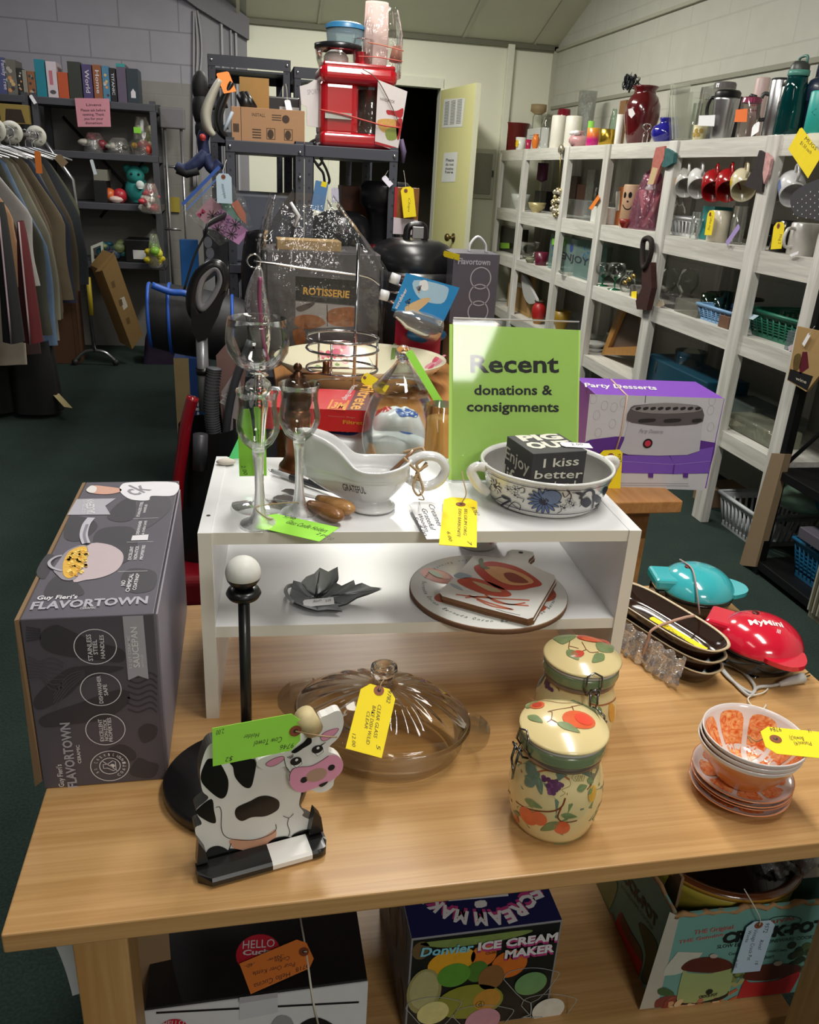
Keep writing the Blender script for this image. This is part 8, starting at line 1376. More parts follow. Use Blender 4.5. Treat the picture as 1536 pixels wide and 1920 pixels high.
xbox('grey_frame_box','grey card box with yellow sticker beside the hanging strap','box',1176,1200,580,535,Z2s,2.08,.06,c('#6f6d68',.6));sticker(None,2.07,[(1184,547),(1194,546),(1193,562),(1184,563)],YEL,'yellow_sticker','yellow sticker on the grey card box')
m=MB();MT=c('#3a1b16',.8,var=.6,sc=45);p_=[onx(x,y,2.0) for x,y in ((1222,455),(1216,447),(1207,452),(1205,475),(1206,500))];m.tube(cr(p_+[onx(1212,500,2.0),onx(1220,478,2.0)],5,True),.014,c('#221614',.8),8,True);q=[onx(x,y,2.0) for x,y in ((1204,492),(1220,492),(1222,540),(1212,582),(1194,580),(1192,565),(1203,540))];n_=7;m.add(q+[p+V((.03,0,0)) for p in q],[list(range(n_))[::-1],list(range(n_,2*n_))]+[(i,(i+1)%n_,n_+(i+1)%n_,n_+i) for i in range(n_)],MT)
m.build('printed_strap',None,'dark printed fabric strap bag hanging on a shelving post','bag',org=tuple(p_[0]))
for k,(x,y) in enumerate(((1248,565),(1283,570))):pot('brandy_snifter',['left one of two clear brandy snifters on the third shelf','right one of two clear brandy snifters on the third shelf'][k],'glass',x,y,502,40,Z2s,2.26,'snifter',GLASS,'brandy snifters')
xbox('clear_box','clear plastic box with a cupcake tag on the third shelf','box',1226,1258,600,552,Z2s,2.10,.16,thin('clear_box_film','#dedcdc',1,.14,'#a8a3a3',edge=.3));sticker(None,2.06,[(1228,570),(1242,562),(1246,572),(1232,580)],c('#d8c8b0',.6),'cupcake_tag','cream cupcake shaped tag on the clear plastic box')
xbox('clear_tub','milky clear tub left of the light blue basket','tub',1258,1302,615,562,Z2s,2.08,.13,thin('milky_tub','#e0e0d8',1,.2,'#b5b4aa',edge=.3))
crate('plastic_basket','light blue slotted basket holding green glasses on the third shelf',1298,1362,628,575,Z2s,2.08,.17,'#7fa8cf',7,4,.006)
for k,(x,y) in enumerate(((1318,610),(1340,616),(1352,606))):pot('green_tumbler',['green glass tumbler standing at the left in the light blue basket','green glass tumbler in the middle of the light blue basket','green glass tumbler at the back of the light blue basket'][k],'glass',x,y,y-62,26,Z2s+.008,2.16+.03*k,'glass',thin('bottle_green_glass','#8fb09a',edge=.35,body=.03))
xbox('brown_card','brown cardboard card propped beside the light blue basket','card',1340,1360,640,590,Z2s,2.07,.03,c('#6b4b38',.7))
crate('plastic_basket','large green slotted basket on the third shelf',1384,1500,672,588,Z2s,2.10,.26,'#1b6a52',9,5,.007);price_tag('pale blue price tag lying on the rim of the green basket',c('#c3dbe8',.6),onx(1380,592,2.07),onx(1412,600,2.06),onx(1398,586,2.09),[],None,None,eye=False)
for k,(x,y) in enumerate(((1415,655),(1440,660),(1465,650))):pot('glass_jar',['clear jar standing at the left in the green basket','clear jar in the middle of the green basket','clear jar at the right in the green basket'][k],'jar',x,y,y-70,32,Z2s+.008,2.17+.02*k,'cyl',GREENGLASS)
for k,(x,y) in enumerate(((1345,548),(1405,558))):pot('glass_platter',['dark glass cake plate behind the light blue basket','dark glass cake plate behind the green basket'][k],'plate',x,y+22,y,46,Z2s,2.34,[(0,0),(.4,0),(.1,.1),(.1,.8),(1,.9),(1,1),(0,.95)],thin('dark_glass_plate','#5a625e',edge=.35,body=.05))
xbox('clear_container','tall milky clear container right of the green basket','container',1462,1512,690,622,Z2s,2.06,.12,thin('milky_bin','#dde3e6',1,.2,'#a8b5bd',edge=.3));sticker(None,2.05,[(1478,650),(1486,646),(1486,656),(1479,660)],c('#cdb9c0',.6),'pink_sticker','pale pink sticker on the milky clear container')
xbox('framed_canvas','backwards framed canvas at far left of the bottom shelf','canvas',948,992,592,505,Z3s,2.14,.03,c('#a8854f',.6),art=lambda m,p,w_,h:(m.dpoly(p,[(w_*.12,h*.08),(w_*.9,h*.08),(w_*.9,h*.92),(w_*.12,h*.92)],c('#8a6a3c',.7),1),m.dpoly(p,[(w_*.4,h*.6),(w_*.75,h*.6),(w_*.75,h*.7),(w_*.4,h*.7)],c('#d9d2c4',.6),2)));cloth('white_cloth','white cloth draped over the backwards canvas','cloth',[(976,512),(988,525),(1000,550),(1006,565),(992,570),(982,555),(978,530)],2.10,c('#b5b5b2',.8),.02)
pot('white_ewer','white pottery ewer left of the backwards canvas','ewer',940,595,560,22,Z3s,2.2,'round',c('#b9b9b0',.4));pot('red_toy','red and yellow painted toy figure on the bottom shelf','toy',1008,604,562,26,Z3s,2.12,'vase',[c('#9a6a2c',.4)]*3+[c('#a82020',.4)]*5+[c('#3a2a20',.5)]*6);pot('yellow_pot','mustard yellow pot behind the green sign on the bottom shelf','pot',1052,604,582,34,Z3s,2.2,'bowl',c('#9a7a24',.4))
def fr_(name,lab):
 q=[onx(x,y,2.12) for x,y in ((1150,610),(1200,607),(1190,720),(1112,712))];lo_=Z3s+.003-min(p.z for p in q);q=[V((p.x+.03,p.y,min(p.z+lo_,.82))) for p in q];o=thing(name,lab,'picture frame',tuple(q[3]));W=c('#a8793f',.5,var=.2,sc=30);i_=[q[0].lerp(q[2],.16),q[1].lerp(q[3],.16),q[2].lerp(q[0],.16),q[3].lerp(q[1],.16)];m=MB();dx=V((.035,0,0));vs=q+i_+[p+dx for p in q]+[p+dx for p in i_]
 m.add(vs,[(k,4+k,4+(k+1)%4,(k+1)%4) for k in range(4)]+[(8+k,8+(k+1)%4,12+(k+1)%4,12+k) for k in range(4)]+[(k,(k+1)%4,8+(k+1)%4,8+k) for k in range(4)]+[(4+k,12+k,12+(k+1)%4,4+(k+1)%4) for k in range(4)],W);m.build('frame',o);MB().add([p+dx*.6 for p in i_],[(0,1,2,3)],c('#5d4c40',.7)).build('backing',o)
fr_('empty_picture_frame','empty wooden picture frame leaning on the bottom shelf')
pot('plate_stack','stack of white plates on the bottom shelf left of the wooden frame','plates',1112,668,640,44,Z3s,2.16,[(0,0),(.6,0),(1,.3),(.95,.4),(.6,.3),(.6,.5),(1,.8),(.95,1),(0,.7)],c('#bab9b4',.3));pot('plate_stack','clear glass dishes above the plate stack on the bottom shelf','dishes',1118,655,622,46,Z3s+.0,2.32,'bowl',GLASS)
xbox('blue_tray','dark teal plastic tray on the bottom shelf behind the purple carton','tray',1196,1322,740,686,Z3s,2.09,.22,c('#123f52',.35),None,.006);sticker(None,2.06,[(1184,690),(1200,694),(1196,712),(1186,708)],c('#c9c6bf',.6),'white_note','white note folded on the dark teal tray');pot('clear_glass','round clear glass standing on the dark teal tray','glass',1238,700,676,26,onx(1238,702,2.12).z,2.12,'glass',GLASS)
for k,(x0,x1,yb,yt,X,lab) in enumerate(((1345,1400,830,745,2.20,'dark lidded glass box on the bottom shelf'),(1350,1440,860,785,2.10,'milky bag of glassware at the front of the bottom shelf'),(1410,1450,850,770,2.24,'clear plastic tub at the right end of the bottom shelf'))):xbox('glassware_box',lab,'box',x0,x1,yb,yt,Z3s,X,.14,[c('#4f5a54',.3),thin('milky_bag','#dedfd4',1,.3,'#a8ab98',.9,14,.3),thin('bin_plastic','#e3e6e6')][k],None,.012)
crate('laundry_basket','white slotted laundry basket on the carpet under the shelving',1332,1412,1012,935,.0,2.10,.30,'#b9bdbf',9,1,.008);xbox('kraft_carton','open brown carton on the carpet beside the laundry basket','carton',1296,1328,945,905,0,2.16,.2,KR)
cloth('leaning_board','tan leaning board at the end of the white shelving','board',[(1447,850),(1472,852),(1416,1063),(1386,1060)],1.975,c('#8f7a60',.6),.03,0)
BKM=c('#131315',.4,.2);o=thing('black_shelving','black metal shelf unit at the right edge of the picture','shelving',(2.2,2.2,0));BX0,BX1,BY0,BY1=2.0,2.40,1.55,2.62
for x in (BX0,BX1):
 for y in (BY0,BY1):MB().bx(x-.015,x+.015,y-.015,y+.015,0,1.35,BKM).build('post',o)
for z in (.06,.44,.90,1.32):m=MB();m.bx(BX0-.016,BX1+.016,BY0,BY1+.016,z-.035,z,BKM,.003);m.build('shelf',o)
m=MB();m.tube([(BX0+.01,BY1,.46),(BX1,BY1,.88)],.008,BKM,6);m.build('brace',o)
cloth('wall_calendar','calendar print of a wine bottle hung on the black shelf post','calendar',[(1496,612),(1540,622),(1540,700),(1512,735),(1476,713)],1.96,c('#a8895a',.6),.01,0,lambda m,p:(m.ppoly(p,[(1482,692),(1525,706),(1514,733),(1477,712)],c('#17171a',.5),1),m.ppoly(p,[(1505,660),(1514,660),(1517,690),(1500,702),(1499,690)],c('#5a1626',.5),1),m.ppoly(p,[(1490,668),(1502,665),(1500,690),(1488,695)],c('#5d4a22',.6,var=.6,sc=60),1,3),m.ptext(p,'wine',(1492,712),(1512,720),(1494,706),c('#d8d0c0',.5),2)))
price_tag('white price tag on the wine calendar',WHT,onx(1516,624,1.95),onx(1504,645,1.95),onx(1522,626,1.95),[],None,[onx(1528,612,1.95)],eye=False)
crate('storage_basket','blue slotted basket on the bottom of the black shelf unit',1462,1556,1120,1020,.06,2.03,.30,'#165f86',9,5,.006)
m=MB();qq=at(1500,1000,2.17,.30);m.ball(qq+V((0,.06,.0)),.14,c('#7f9f8a',.3),20,.9,1.2,.42);m.build('green_garment_bag',None,'pale green fabric in clear wrap on top of the blue basket','fabric',org=tuple(qq));m=MB();m.ball(qq+V((.06,-.16,.03)),.13,c('#1c6f96',.3),20,.9,1.1,.5);m.build('blue_garment_bag',None,'teal blue fabric in clear wrap beside the pale green one','fabric',org=tuple(qq))
xbox('grey_box','flat grey box with clear tape lying across the blue basket','box',1484,1570,1048,1005,.235,2.0,.3,c('#55525c',.5),None,.003)
m=MB();zz=at(1534,1150,1.985,0);[m.bx(1.97,1.985,zz.y-.05+.012*i,zz.y-.044+.012*i,.03,.22,c('#a8a38f' if i%2 else '#5f5a4a',.6)) for i in range(8)];m.bx(1.985,2.0,zz.y-.05,zz.y+.046,.0,.22,c('#8a8672',.6));m.build('striped_panel',None,'striped beige panel leaning on the black shelf unit','panel',org=(1.985,zz.y,0))
for (nm,lab,px,yb,yt,w_,z,X,pr) in (
 ('glass_bowl','small clear bowl in front of the ENJOY glass block',1062,530,508,36,Z2s,2.065,'bowl'),('glass_bowl','clear footed bowl right of the green-stemmed glasses',1190,575,548,44,Z2s,2.22,'goblet'),
 ('clear_glass','tall clear tumbler behind the green-stemmed glasses',1130,530,462,22,Z2s,2.32,'glass'),('clear_glass','short clear tumbler left of the brandy snifters',1228,590,560,24,Z2s,2.34,'glass'),('glass_jar','big clear glass jar at the back of the third shelf',1100,515,455,44,Z2s,2.36,'round'),
 ('clear_glass','clear stemmed glass at the back of the second shelf',1120,402,352,22,Z1s,2.34,'goblet'),('glass_jar','clear jar behind the pink gift basket on the second shelf',1245,420,350,34,Z1s,2.36,'cyl'),('clear_glass','clear glass behind the small white basket',1285,430,372,24,Z1s,2.34,'glass'),
 ('clear_glass','tall clear glass right of the cobalt vase back row',1300,262,196,20,Z0,2.38,'glass'),('glass_bowl','clear glass mixing bowl on the bottom shelf behind the purple carton',1290,700,655,60,Z3s,2.22,'bowl'),('glass_jar','frosty clear jar at the back of the bottom shelf',1330,745,690,40,Z3s,2.36,'round')):
 pot(nm,lab,nm.split('_')[1],px,yb,yt,w_,z,X,pr,GLASS if 'frosty' not in lab else GREENGLASS)
# ================================================================ the left corner: metal shelf of books and toys
LYF,LYB=6.52,6.90;LZ=[ony(200,190,LYF).z,ony(220,288,LYF).z,ony(230,382,LYF).z,ony(250,492,LYF).z]
lx0,lx1=ony(72,250,LYF).x,ony(292,300,LYF).x;LSM=c('#4a4a50',.5,.2)
o=thing('metal_shelving','grey metal shelving with books and toys against the grey wall','shelving',((lx0+lx1)/2,6.7,0))
for x in (lx0,lx1):
 for y in (LYF,LYB):MB().bx(x-.02,x+.02,y-.02,y+.02,0,LZ[0]+.02,LSM).build('post',o)
for z in LZ:MB().bx(lx0-.02,lx1+.02,LYF-.022,LYB+.02,z-.045,z,LSM,.003).build('shelf',o)
for a,b in (((lx0+.1,LZ[0]-.1),(lx1,LZ[1]-.5)),((lx0+.3,LZ[1]-.45),(lx1,LZ[1]+.1))):MB().tube([(a[0],LYB,a[1]),(b[0],LYB,b[1])],.012,c('#2a2a2e',.5),6).build('brace',o)
o=thing('metal_shelving','second grey metal shelving unit running out of the left edge','shelving',(-1.9,6.7,0))
for x in (lx0-.06,-2.3):MB().bx(x-.02,x+.02,LYF-.02,LYF+.02,0,LZ[0]+.02,LSM).build('post',o)
for z in LZ[:3]:MB().bx(-2.3,lx0-.06,LYF-.022,LYB,z-.045,z,LSM,.003).build('shelf',o)
BK_=[(-2,16,108,'#4a4f7a','violet blue spine lettered Family Tree, leftmost on the top metal shelf'),(17,36,112,'#6a665e','grey photo-covered book right of the violet blue one'),(37,46,128,'#2a2826','narrow black book with white spot on the top metal shelf'),(47,55,132,'#8a8478','thin pale book leaning beside the narrow black one'),(56,70,134,'#8a5a3a','copper and gold book left of the tall teal one'),(71,90,112,'#1f7a8a','tall plain teal book on the top metal shelf'),(92,111,116,'#c9bcc2','white boxed item with pink window beside the teal book'),(112,131,136,'#b5502c','short orange red book on the top metal shelf'),(132,156,116,'#33362f','wide dark green book right of the orange red one'),(158,176,121,'#4a3f6a','purple book with white script on its spine'),(178,194,122,'#8a5436','brown orange book right of the purple script one'),(195,208,124,'#4a7a96','light blue picture book on the top metal shelf'),(209,220,128,'#1c1c20','black book with white spine lettering'),(222,239,120,'#5a5062','grey violet book with teal top edge'),(240,262,129,'#2a343d','dark slate book with a small house, rightmost on the top metal shelf')]
for i,(x0,x1,yt,cl,lab) in enumerate(BK_):
 def art(m,pl,w_,h_,i=i):
  L=c('#c9c6cc',.5);t=['Family Tree','','','','','','','','','World','Home','','TITANIC','',''][i]
  if t:m.text(pl,t,(w_*.72,h_*.92),(w_*.72,h_*.12),w_*.42,L,1,.01) if i==0 else m.text(pl,t,(w_*.3,h_*.15),(w_*.3,h_*.8),-w_*.4,L,1,.01) if 0 else m.text(pl,t,(w_*.3,h_*.85),(w_*.3,h_*.2),w_*.45,L,1,.01)
  if i==6:m.dpoly(pl,[(w_*.25,h_*.35),(w_*.6,h_*.35),(w_*.6,h_*.75),(w_*.25,h_*.75)],c('#b56a78',.5),1);m.disc(pl,w_*.5,h_*.15,w_*.3,c('#4a4a4c',.5),1,h_*.06)
  if i==14:m.dpoly(pl,[(w_*.3,h_*.15),(w_*.7,h_*.15),(w_*.7,h_*.32),(w_*.5,h_*.42),(w_*.3,h_*.32)],L,1)
  if i in (1,2,4,11):rn=random.Random(i);[m.disc(pl,w_*(.2+.6*rn.random()),h_*(.1+.75*rn.random()),w_*.2,c(rn.choice(['#a8a49a','#c9a878','#3a3a3a','#c98a5a','#d9d8d2']),.5),1+k*.1,n=8) for k in range(7)]
  if i==13:m.dpoly(pl,[(0,h_*.92),(w_,h_*.92),(w_,h_),(0,h_)],c('#2f8a8a',.5),1)
 sbox('book',lab,'book',x0,x1,190,yt,LYF+.0,.20,c(cl,.45,var=.12,sc=30),LZ[0],0,.001,art,'books on the top metal shelf')
m=MB();q=[ony(x,y,LYF-.04) for x,y in ((140,184),(205,185),(208,238),(146,238))];m.add(q+[p+V((0,.004,0)) for p in q],[(3,2,1,0),(4,5,6,7),(0,1,5,4),(1,2,6,5),(2,3,7,6),(3,0,4,7)],c('#c98a96',.35));pl=PL(q[3],(1,0,0),(0,-1,0));
for t,xa,xb,y in (('Linens',162,190,199),('Please ask before',152,198,209),('opening. Thank',155,196,217),('you for your',158,194,225),('donation',160,192,233)):m.ptext(pl,t,(xa,y),(xb,y),(xa,y-5),c('#4a2a34',.6),2,.01)
m.build('pink_notice',None,'pink paper notice hanging from the top metal shelf','notice',org=tuple(q[3]))
sticker(None,0,[(0,0)]*3,WHT,'x','x') if 0 else None
rn=random.Random(21)
def heap(name,lab,cat,x0,x1,yb,yt,Y,z,cols,n=14,film=True,r=.035):
 a,b=ony(x0,yb,Y),ony(x1,yb,Y);zt=ony((x0+x1)/2,yt,Y).z;o=thing(name,lab,cat,((a.x+b.x)/2,Y+.1,z));m=MB()
 for i in range(n):m.ball((a.x+(b.x-a.x)*rn.uniform(.1,.9),Y+.1+.08*rn.uniform(-1,1),z+r+(zt-z-2*r)*rn.random()**1.5*.8),r*rn.uniform(.6,1.2),c(rn.choice(cols),.4),9,rn.uniform(.6,1.4),1,rn.uniform(.6,1.1))
 m.build('contents',o);o.children[0]['kind']='stuff'
 if film:MB().sheet(lambda u,v:((a.x+b.x)/2+(b.x-a.x)/2*cos(u*6.283)*(1-.5*v*v)*(1+.05*sin(31*u)),Y+.1+.11*sin(u*6.283)*(1-.5*v*v),z+(zt-z)*v),30,8,PLASTIC,None,True).build('clear_film',o)
 return o
heap('toy_bag','clear bag of red and grey trinkets on the second metal shelf','toy bag',152,196,283,248,LYF,LZ[1],['#7a2a34','#8a8a84','#a8384a','#5a5a56','#b9b4a8']);heap('trinket_bag','flatter clear bag of pale trinkets right of the red one','trinket bag',195,245,286,258,LYF,LZ[1],['#8a8a80','#6a6a5c','#a8a498','#4a4a44'])
heap('toy_bag','clear bag of bright plastic toys with lime tag at the shelf end','toy bag',247,286,288,218,LYF,LZ[1],['#c94a3a','#d9a83a','#d8d4c8','#c9c2a0','#7a8a3a']);sbox('lime_tag','lime tag on the clear bag of bright toys','price tag',251,265,250,239,LYF-.03,.003,c('#7fc83a',.6))
sbox('storage_case','black storage case on the third metal shelf','case',178,202,378,340,LYF,.2,c('#1d1d1f',.4),LZ[2]);sbox('card_box','flat grey box on top of the black storage case','box',176,202,339,318,LYF,.2,c('#7a776c',.5))
for k,(x,lab) in enumerate(((203,'orange toy ball on the third metal shelf'),(224,'red toy ball on the third metal shelf'))):q=ony(x,368,LYF+.05);MB().ball((q.x,LYF+.08,LZ[2]+.05),.05,c(['#c9622c','#a82430'][k],.4),16).build('toy_ball',None,lab,'toy',None,None,(q.x,LYF+.08,LZ[2]))
q=ony(216,375,LYF);MB().ball((q.x,LYF+.05,LZ[2]+.025),.04,c('#d3b9b0',.4),12,1.3,1,.6).build('shell_toy',None,'pale pink little toy between the two toy balls','toy',None,None,(q.x,LYF+.05,LZ[2]))
pb_=ony(256,378,LYF);o=thing('plush_toy','teal plush animal with white spots on the third metal shelf','plush toy',(pb_.x,LYF+.1,LZ[2]));TQ=c('#1f7f7a',.8,bump=.3)
MB().ball((pb_.x,LYF+.1,LZ[2]+.095),.085,TQ,16,1,.8,1.1).build('body',o);MB().ball((pb_.x-.005,LYF+.08,LZ[2]+.19),.065,TQ,16).build('head',o)
for s_ in (-1,1):MB().ball((pb_.x+s_*.06,LYF+.09,LZ[2]+.235),.03,TQ,10).build('ear',o);MB().ball((pb_.x+s_*.025,LYF+.02,LZ[2]+.20),.009,BLACKP,8).build('eye',o)
MB().ball((pb_.x+.03,LYF+.02,LZ[2]+.13),.03,c('#c9d4d0',.8),10,1,.5,1).build('white_patch',o)
heap('toy_bag','clear bag of red beads hanging over the third metal shelf edge','toy bag',264,300,400,345,LYF-.24,ony(280,400,LYF-.2).z,['#a82a34','#c9404a','#d8d0c4'],18,True,.028)
sbox('black_bin','black bin with white label on the bottom metal shelf','bin',236,284,488,450,LYF,.25,c('#151517',.4),LZ[3],0,.006,lambda m,pl,w_,h_:m.dpoly(pl,[(w_*.3,h_*.15),(w_*.8,h_*.15),(w_*.8,h_*.55),(w_*.3,h_*.55)],c('#c9c9c6',.5),1))
heap('toy_bag','yellow and green toy bag hanging at the bottom metal shelf end','toy bag',276,302,502,442,LYF-.26,ony(288,502,LYF-.26).z,['#c9b82a','#7fb03a','#d8d44a'],22,True,.04);heap('toy_pile','pile of blue and teal toys on the bottom metal shelf','toys',182,234,490,440,LYF,LZ[3],['#2a6a7a','#3f8a8a','#4a5f7a','#7a3a3a','#7a8a5a'],20,False)
m=MB();q=[ony(x,y,LYF-.03) for x,y in ((170,462),(192,453),(195,486),(172,494))];dx=V((0,.03,0));i_=[q[k].lerp(q[(k+2)%4],.17) for k in range(4)];m.add(q+i_+[p+dx for p in q]+[p+dx for p in i_],[(k,(k+1)%4,4+(k+1)%4,4+k)[::-1] for k in range(4)]+[(k,(k+1)%4,8+(k+1)%4,8+k) for k in range(4)]+[(8+k,8+(k+1)%4,12+(k+1)%4,12+k) for k in range(4)]+[(4+k,4+(k+1)%4,12+(k+1)%4,12+k) for k in range(4)],c('#b9beb0',.5));m.build('window_sash',None,'white window style frame leaning by the clothes rack pole','frame',org=tuple(q[3]))
bq_=ony(280,545,6.25);m=MB();m.sheet(lambda u,v:soft(u,v,V((bq_.x+.16,6.38,.0)),.24,.11,.34,1),24,16,c('#2a1a35',.7,var=.3,sc=10));m.build('purple_duffel',None,'dark purple and red duffel bag on the floor by the metal shelving','bag',org=(bq_.x+.16,6.38,0));MB().tube(cr([(bq_.x-.03,6.265,.2),(bq_.x+.12,6.262,.24),(bq_.x+.32,6.265,.22)],5,False),.025,c('#6a1a1e',.6),8,flat=.4).build('red_strap',bpy.data.objects['purple_duffel'])
o=thing('folded_trolley','folded grey trolley with chrome tubes leaning on the grey wall','trolley',(ony(320,420,6.7).x,6.75,0));pa_,pb2_=ony(300,240,6.7),ony(346,203,6.7);MB().bx(pa_.x,pb2_.x,6.70,6.76,pa_.z,pb2_.z,c('#6b686c',.5),.012).build('plate',o)
zz=ony(305,318,6.7).z
for x in (308,339):p=ony(x,240,6.7);MB().tube([p+V((0,.03,0)),(p.x,6.76,.02)],.011,c('#9a999c',.3,.8),8).build('tube',o)
for y in (312,430):p,p2=ony(308,y,6.7),ony(339,y,6.7);MB().tube([(p.x,6.74,p.z),(p2.x,6.74,p.z)],.01,c('#9a999c',.3,.8),8).build('crossbar',o)
sbox('yellow_notice','small faded yellow notice taped low on the grey wall','notice',317,338,398,370,6.93,.004,c('#a8963a',.6))
# ================================================================ clothes rack along the left aisle
RXC=-1.27;RZc=1.50;CHR=c('#a8a8aa',.25,.9);o=thing('clothes_rack','chrome clothes rack running along the left aisle','clothes rack',(RXC,5.2,0))
MB().tube([(RXC,6.25,RZc),(RXC,3.3,RZc)],.013,CHR,10).build('rail',o)
MB().tube([(RXC,6.22,RZc),(-1.10,6.22,RZc-.25),(-1.06,6.22,.1)],.014,CHR,10).build('end_pole',o);MB().tube([(-1.06,6.22,.36),(-1.06,6.22,.62)],.018,c('#b5a02a',.5),10).build('yellow_sleeve',o)
MB().tube(cr([(-1.20,6.22,.03),(-1.12,6.22,.10),(-1.0,6.22,.10),(-.92,6.22,.03)],5,False),.013,CHR,8).build('foot_bar',o)
for x in (-1.20,-.92):MB().ball((x,6.22,.024),.024,c('#2a2a2c',.5),10).build('caster',o)
GA=[('olive field jacket, farthest garment on the clothes rack','#4a4a38',.70,.0),('near black jacket behind the olive one on the clothes rack','#1c1f24',.78,.01),('dark tan jacket between black and grey ones on the clothes rack','#43392a',.80,.0),('slate grey jacket on the clothes rack','#4a4c52',.82,-.01),('dark navy jacket hung between slate and beige ones','#1a2030',.84,.0),('beige tan jacket with a cardboard tag on the clothes rack','#5f533f',.80,.0),('dark brown jacket right of the khaki pants','#4a3826',.86,-.02),('khaki brown trousers with sheen on the clothes rack','#5a5141',.88,.0),('grey khaki shirt right of the blue jeans','#747060',.86,.0),('faded blue jeans with an orange tag on the clothes rack','#566a84',.98,.0),('large dark olive garment with white tag on the clothes rack','#38382e',.90,.02),('white lace blouse hung on the near half of the rack','#a29e9b',.62,.0),('dark plaid shirt left of the white lace blouse','#3a2624',.95,-.03),('tan peach blouse near the left edge of the clothes rack','#a07a5a',.60,-.02),('cream patterned garment at the left edge','#9a9082',.95,.0)]
hm_=c('#a9a9ab',.3,.6)
for i,(lab,cl,ln,dx) in enumerate(GA):
 y=6.02-i*.125;o=thing('hanging_garment',lab,'garment',(RXC+dx,y,RZc),.06*sin(i*2.1),'garments on the clothes rack');T=PM[o.name];hw=.235+.015*sin(i*1.7)
 def gar(u,v,hw=hw,ln=ln,i=i):
  a=2*pi*u;w_=hw*(min(1,.35+1.6*v) if v<.4 else 1+.06*(v-.4));t=.014+.024*v;return T@V((cos(a)*w_*(1+.03*sin(9*v+i)),sin(a)*t*(1+.35*sin(6*a+i)*v)+.012*sin(7*v+i),-.09-.02-(ln)*v-.05*abs(cos(a))**2*(1-v)))
 m=MB();m.sheet(gar,40,14,c(cl,.85,var=.25,sc=14,bump=.2),None,True);m.add([gar(k/40,1) for k in range(40)],[list(range(40))],c(cl,.85,var=.25,sc=14,bump=.2));m.build('cloth_body',o)
 q=MB();q.tube(cr([T@V(p) for p in ((0,0,-.07),(.0,0,-.035),(.024,0,-.016),(.026,0,.012),(0,0,.027),(-.02,0,.014))],4,False),.003,hm_,6);q.tube([T@V(p) for p in ((-hw*.9,0,-.13),(0,0,-.07),(hw*.9,0,-.13))],.006,hm_,6);q.build('hanger',o)
for k,(y,lab) in enumerate(((6.08,'round white size disc farthest along the clothes rack rail'),(5.45,'round white size disc second from the far rack end'),(5.08,'round white size disc third from the far rack end'),(4.72,'round white size disc nearest the left edge on the rail'))):
 m=MB();T=Tr((RXC,y,RZc))@Mx.Rotation(radians(90),4,'X');m.lathe([(.016,-.003),(.062,-.003),(.062,.003),(.016,.003),(.016,-.003)],c('#c3c0b4',.5),T,28);pl=PL((RXC,y-.0032,RZc),(1,0,0),(0,-1,0))
 for a in range(4):m.text(pl,'XL',(.04*cos(a*1.57+.7)-.010,.04*sin(a*1.57+.7)-.006),(.04*cos(a*1.57+.7)+.010,.04*sin(a*1.57+.7)-.006),.012,BLACKP,1,.02)
 m.build('size_disc',None,lab,'size disc','size discs on the rail',None,(RXC,y,RZc))
price_tag('orange paper tag on the faded blue jeans',ORG,ony(64,283,4.85),ony(68,325,4.85),ony(76,285,4.85),[],None,None,eye=False);price_tag('white tag on the large dark olive garment',WHT,ony(33,283,4.68),ony(50,293,4.68),ony(36,290,4.68),[],None,None,eye=False);price_tag('kraft tag on the beige tan jacket',c('#8f7a5c',.8),ony(112,287,5.30),ony(128,305,5.30),ony(108,305,5.30),[],None,None,eye=False);price_tag('pale tag on the olive field jacket sleeve',c('#c3ccd0',.7),ony(168,300,5.95),ony(176,328,5.95),ony(174,298,5.95),[],None,None,eye=False)
def longg(lab,px,ytop,ybot,Y,wpx,cl,stripe=None):
 a=ony(px,ytop,Y);b=ony(px+(ybot-ytop)*.1,ybot,Y);w_=wpx*(a-CP).dot(CF)/FPX/2;o=thing('long_garment',lab,'garment',(a.x,Y,b.z),0,None);m=MB();mt=c(cl,.85,var=.2,sc=12)
 m.sheet(lambda u,v:(a.x+(b.x-a.x)*v+w_*cos(u*6.283)*(.15+.85*v**.6),Y+.05*sin(u*6.283)*(1+.3*sin(18*u)),a.z+(b.z-a.z)*v),36,10,mt,None,True);m.add([(b.x+w_*cos(k/36*6.283),Y+.05*sin(k/36*6.283),b.z) for k in range(36)],[list(range(36))],mt);m.build('cloth_body',o)
 if stripe:q=MB();q.tube([(a.x+(b.x-a.x)*v+w_*.15,Y-.062-.006*v,a.z+(b.z-a.z)*v) for v in (0,.25,.5,.75,1)],.012,c(stripe,.8),4,flat=.3);q.build('side_stripe',o)
longg('red track trousers with a white side stripe at the left edge',38,415,640,4.0,40,'#560c15','#a89899');longg('black trousers with a pale pink side stripe at the far left edge',0,380,640,3.85,40,'#141416','#a8929a')
m=MB();bk_=onz(40,770,0.0);BLK=c('#0b0b0c',.9)
for k,(dx,dy,h,r_,lab) in enumerate(((-.22,-.02,.80,.22,'long black garment reaching down to the carpet at the left edge'),(.12,-.10,.62,.12,'smaller black garment on the carpet with a cream tag'))):
 cx,cy=bk_.x+dx,bk_.y+dy;m=MB();m.sheet(lambda u,v:(cx+r_*cos(u*6.283)*(.9+.2*v)*(1+.07*sin(30*u)),cy+r_*.8*sin(u*6.283)*(.9+.2*v)*(1+.07*sin(24*u)),.03+h*(1-v)*.66),40,10,BLK,None,True);m.build('black_garment',None,lab,'coat',org=(cx,cy,.03))
price_tag('cream paper tag dangling from the black coat',c('#b8a87a',.8),onz(88,728,.16),onz(120,763,.10),onz(96,722,.16),[],None,[onz(88,712,.2)],eye=False,clip=.1)
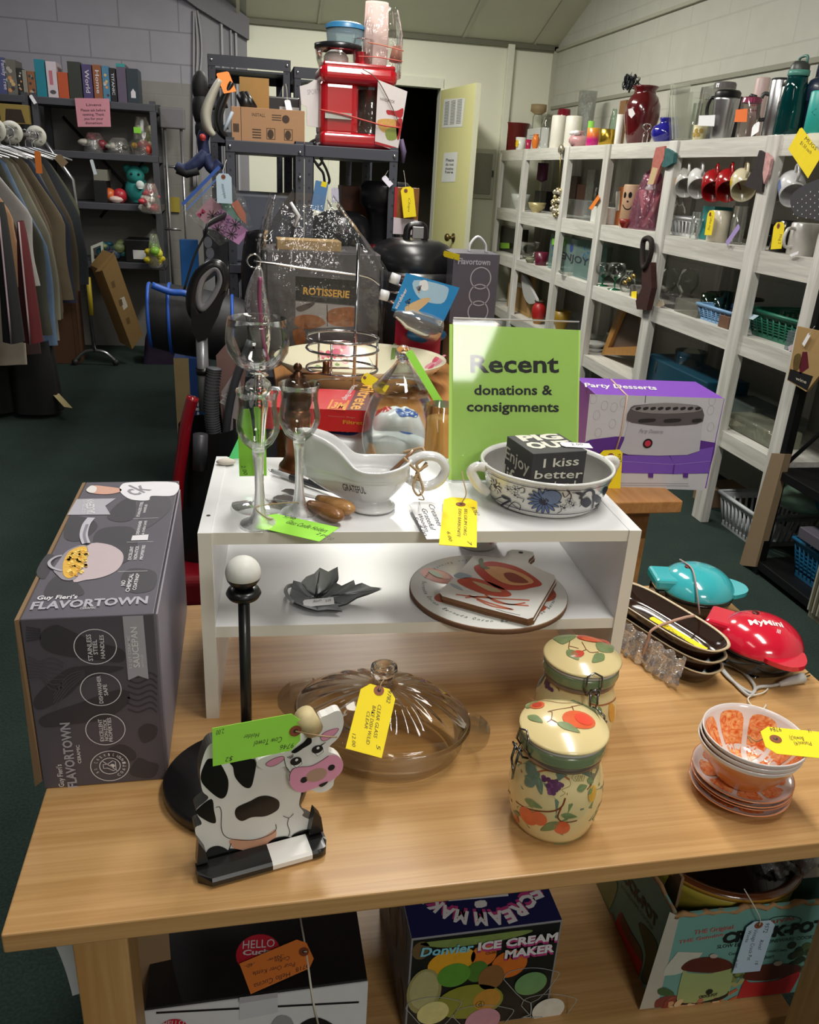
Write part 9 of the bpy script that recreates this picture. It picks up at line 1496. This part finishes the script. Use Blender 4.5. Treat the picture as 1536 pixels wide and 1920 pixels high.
def leaning(name,lab,P,dep_,mt,art=None):
 q=[ony(x,y,Y) for x,y,Y in P];d=V(dep_);m=MB();m.add(q+[p+d for p in q],[(3,2,1,0),(4,5,6,7),(0,1,5,4),(1,2,6,5),(2,3,7,6),(3,0,4,7)],mt)
 if art:n=(q[2]-q[3]).cross(q[0]-q[3]);n=n if n.dot(CP-q[0])>0 else -n;art(m,PL(q[3],q[2]-q[3],n))
 return m.build(name,None,lab,'carton',None,None,tuple(q[3]))
KB2=c('#8f7040',.7,var=.1);leaning('leaning_carton','long tan carton leaning beside the clothes rack',[(192,508,6.28),(216,478,6.28),(268,628,6.22),(248,655,6.22)],(-.10,.14,.02),KB2,lambda m,p:(m.ppoly(p,[(225,560),(233,556),(240,575),(232,582)],c('#c9c2b0',.6),1),[m.ppoly(p,[(208+k*14,530+k*34),(214+k*14,526+k*34),(217+k*14,538+k*34),(211+k*14,541+k*34)],c('#6a4f2a',.7),1) for k in range(3)]))
m=MB();q=[ony(x,y,6.3) for x,y in ((178,510),(215,470),(212,482),(194,508))];m.add(q+[p+V((0,.01,0)) for p in q],[(3,2,1,0),(4,5,6,7)],KB2);m.build('carton_flap',bpy.data.objects['leaning_carton'])
sbox('brown_carton','upright brown carton with a white label beside the clothes rack','carton',80,152,688,512,6.26,.24,c('#5a3a24',.7,var=.1),0,0,.002,lambda m,pl,w_,h_:(m.dpoly(pl,[(w_*.08,h_*.28),(w_*.52,h_*.26),(w_*.52,h_*.50),(w_*.08,h_*.52)],c('#b9b6b0',.6),1),m.text(pl,'Holiday',(w_*.15,h_*.72),(w_*.6,h_*.72),h_*.05,c('#2a1a10',.7),1,.01),m.line(pl,[(w_*.9,0),(w_*.9,h_)],.004,c('#3a2414',.7),1)))
sbox('magazine_stack','stack of magazines and craft papers under the clothes rack','magazines',44,80,560,490,6.0,.3,c('#8a7f88',.6,var=.6,sc=18),.35);sbox('wire_crate_stand','dark wire stand under the magazine stack','stand',46,78,690,562,6.02,.25,c('#2a2a2c',.5),0)
m=MB();[m.tube([ony(52+k*6,530,5.6),ony(80+k*7,628,5.6)],.012,c('#8a9084',.5),8) for k in range(2)];m.build('folded_tripod',None,'pale grey folded poles leaning in front of the brown carton','poles',org=tuple(ony(80,628,5.6)))
sbox('shadow_box','old gold wooden shadow frame above the size discs','frame',2,56,232,196,LYF-.12,.05,c('#8f7a3c',.5),None,0,.002,lambda m,pl,w_,h_:m.dpoly(pl,[(w_*.15,h_*.05),(w_*.85,h_*.05),(w_*.75,h_*.75),(w_*.22,h_*.75)],c('#2e2010',.7),1))
price_tag('white shelf tag hanging on the chain under the top metal shelf',WHT,ony(54,180,LYF-.05),ony(64,196,LYF-.05),ony(60,178,LYF-.05),[],None,None,eye=False)
BIG=('display_table','riser_shelf','wooden_table','wooden_shelving','metal_shelving','black_shelving','clothes_rack')
for o in list(COL.objects):
 if o.parent is None and o.get('category') and not o.name.startswith(BIG):o.location.z+=.0008
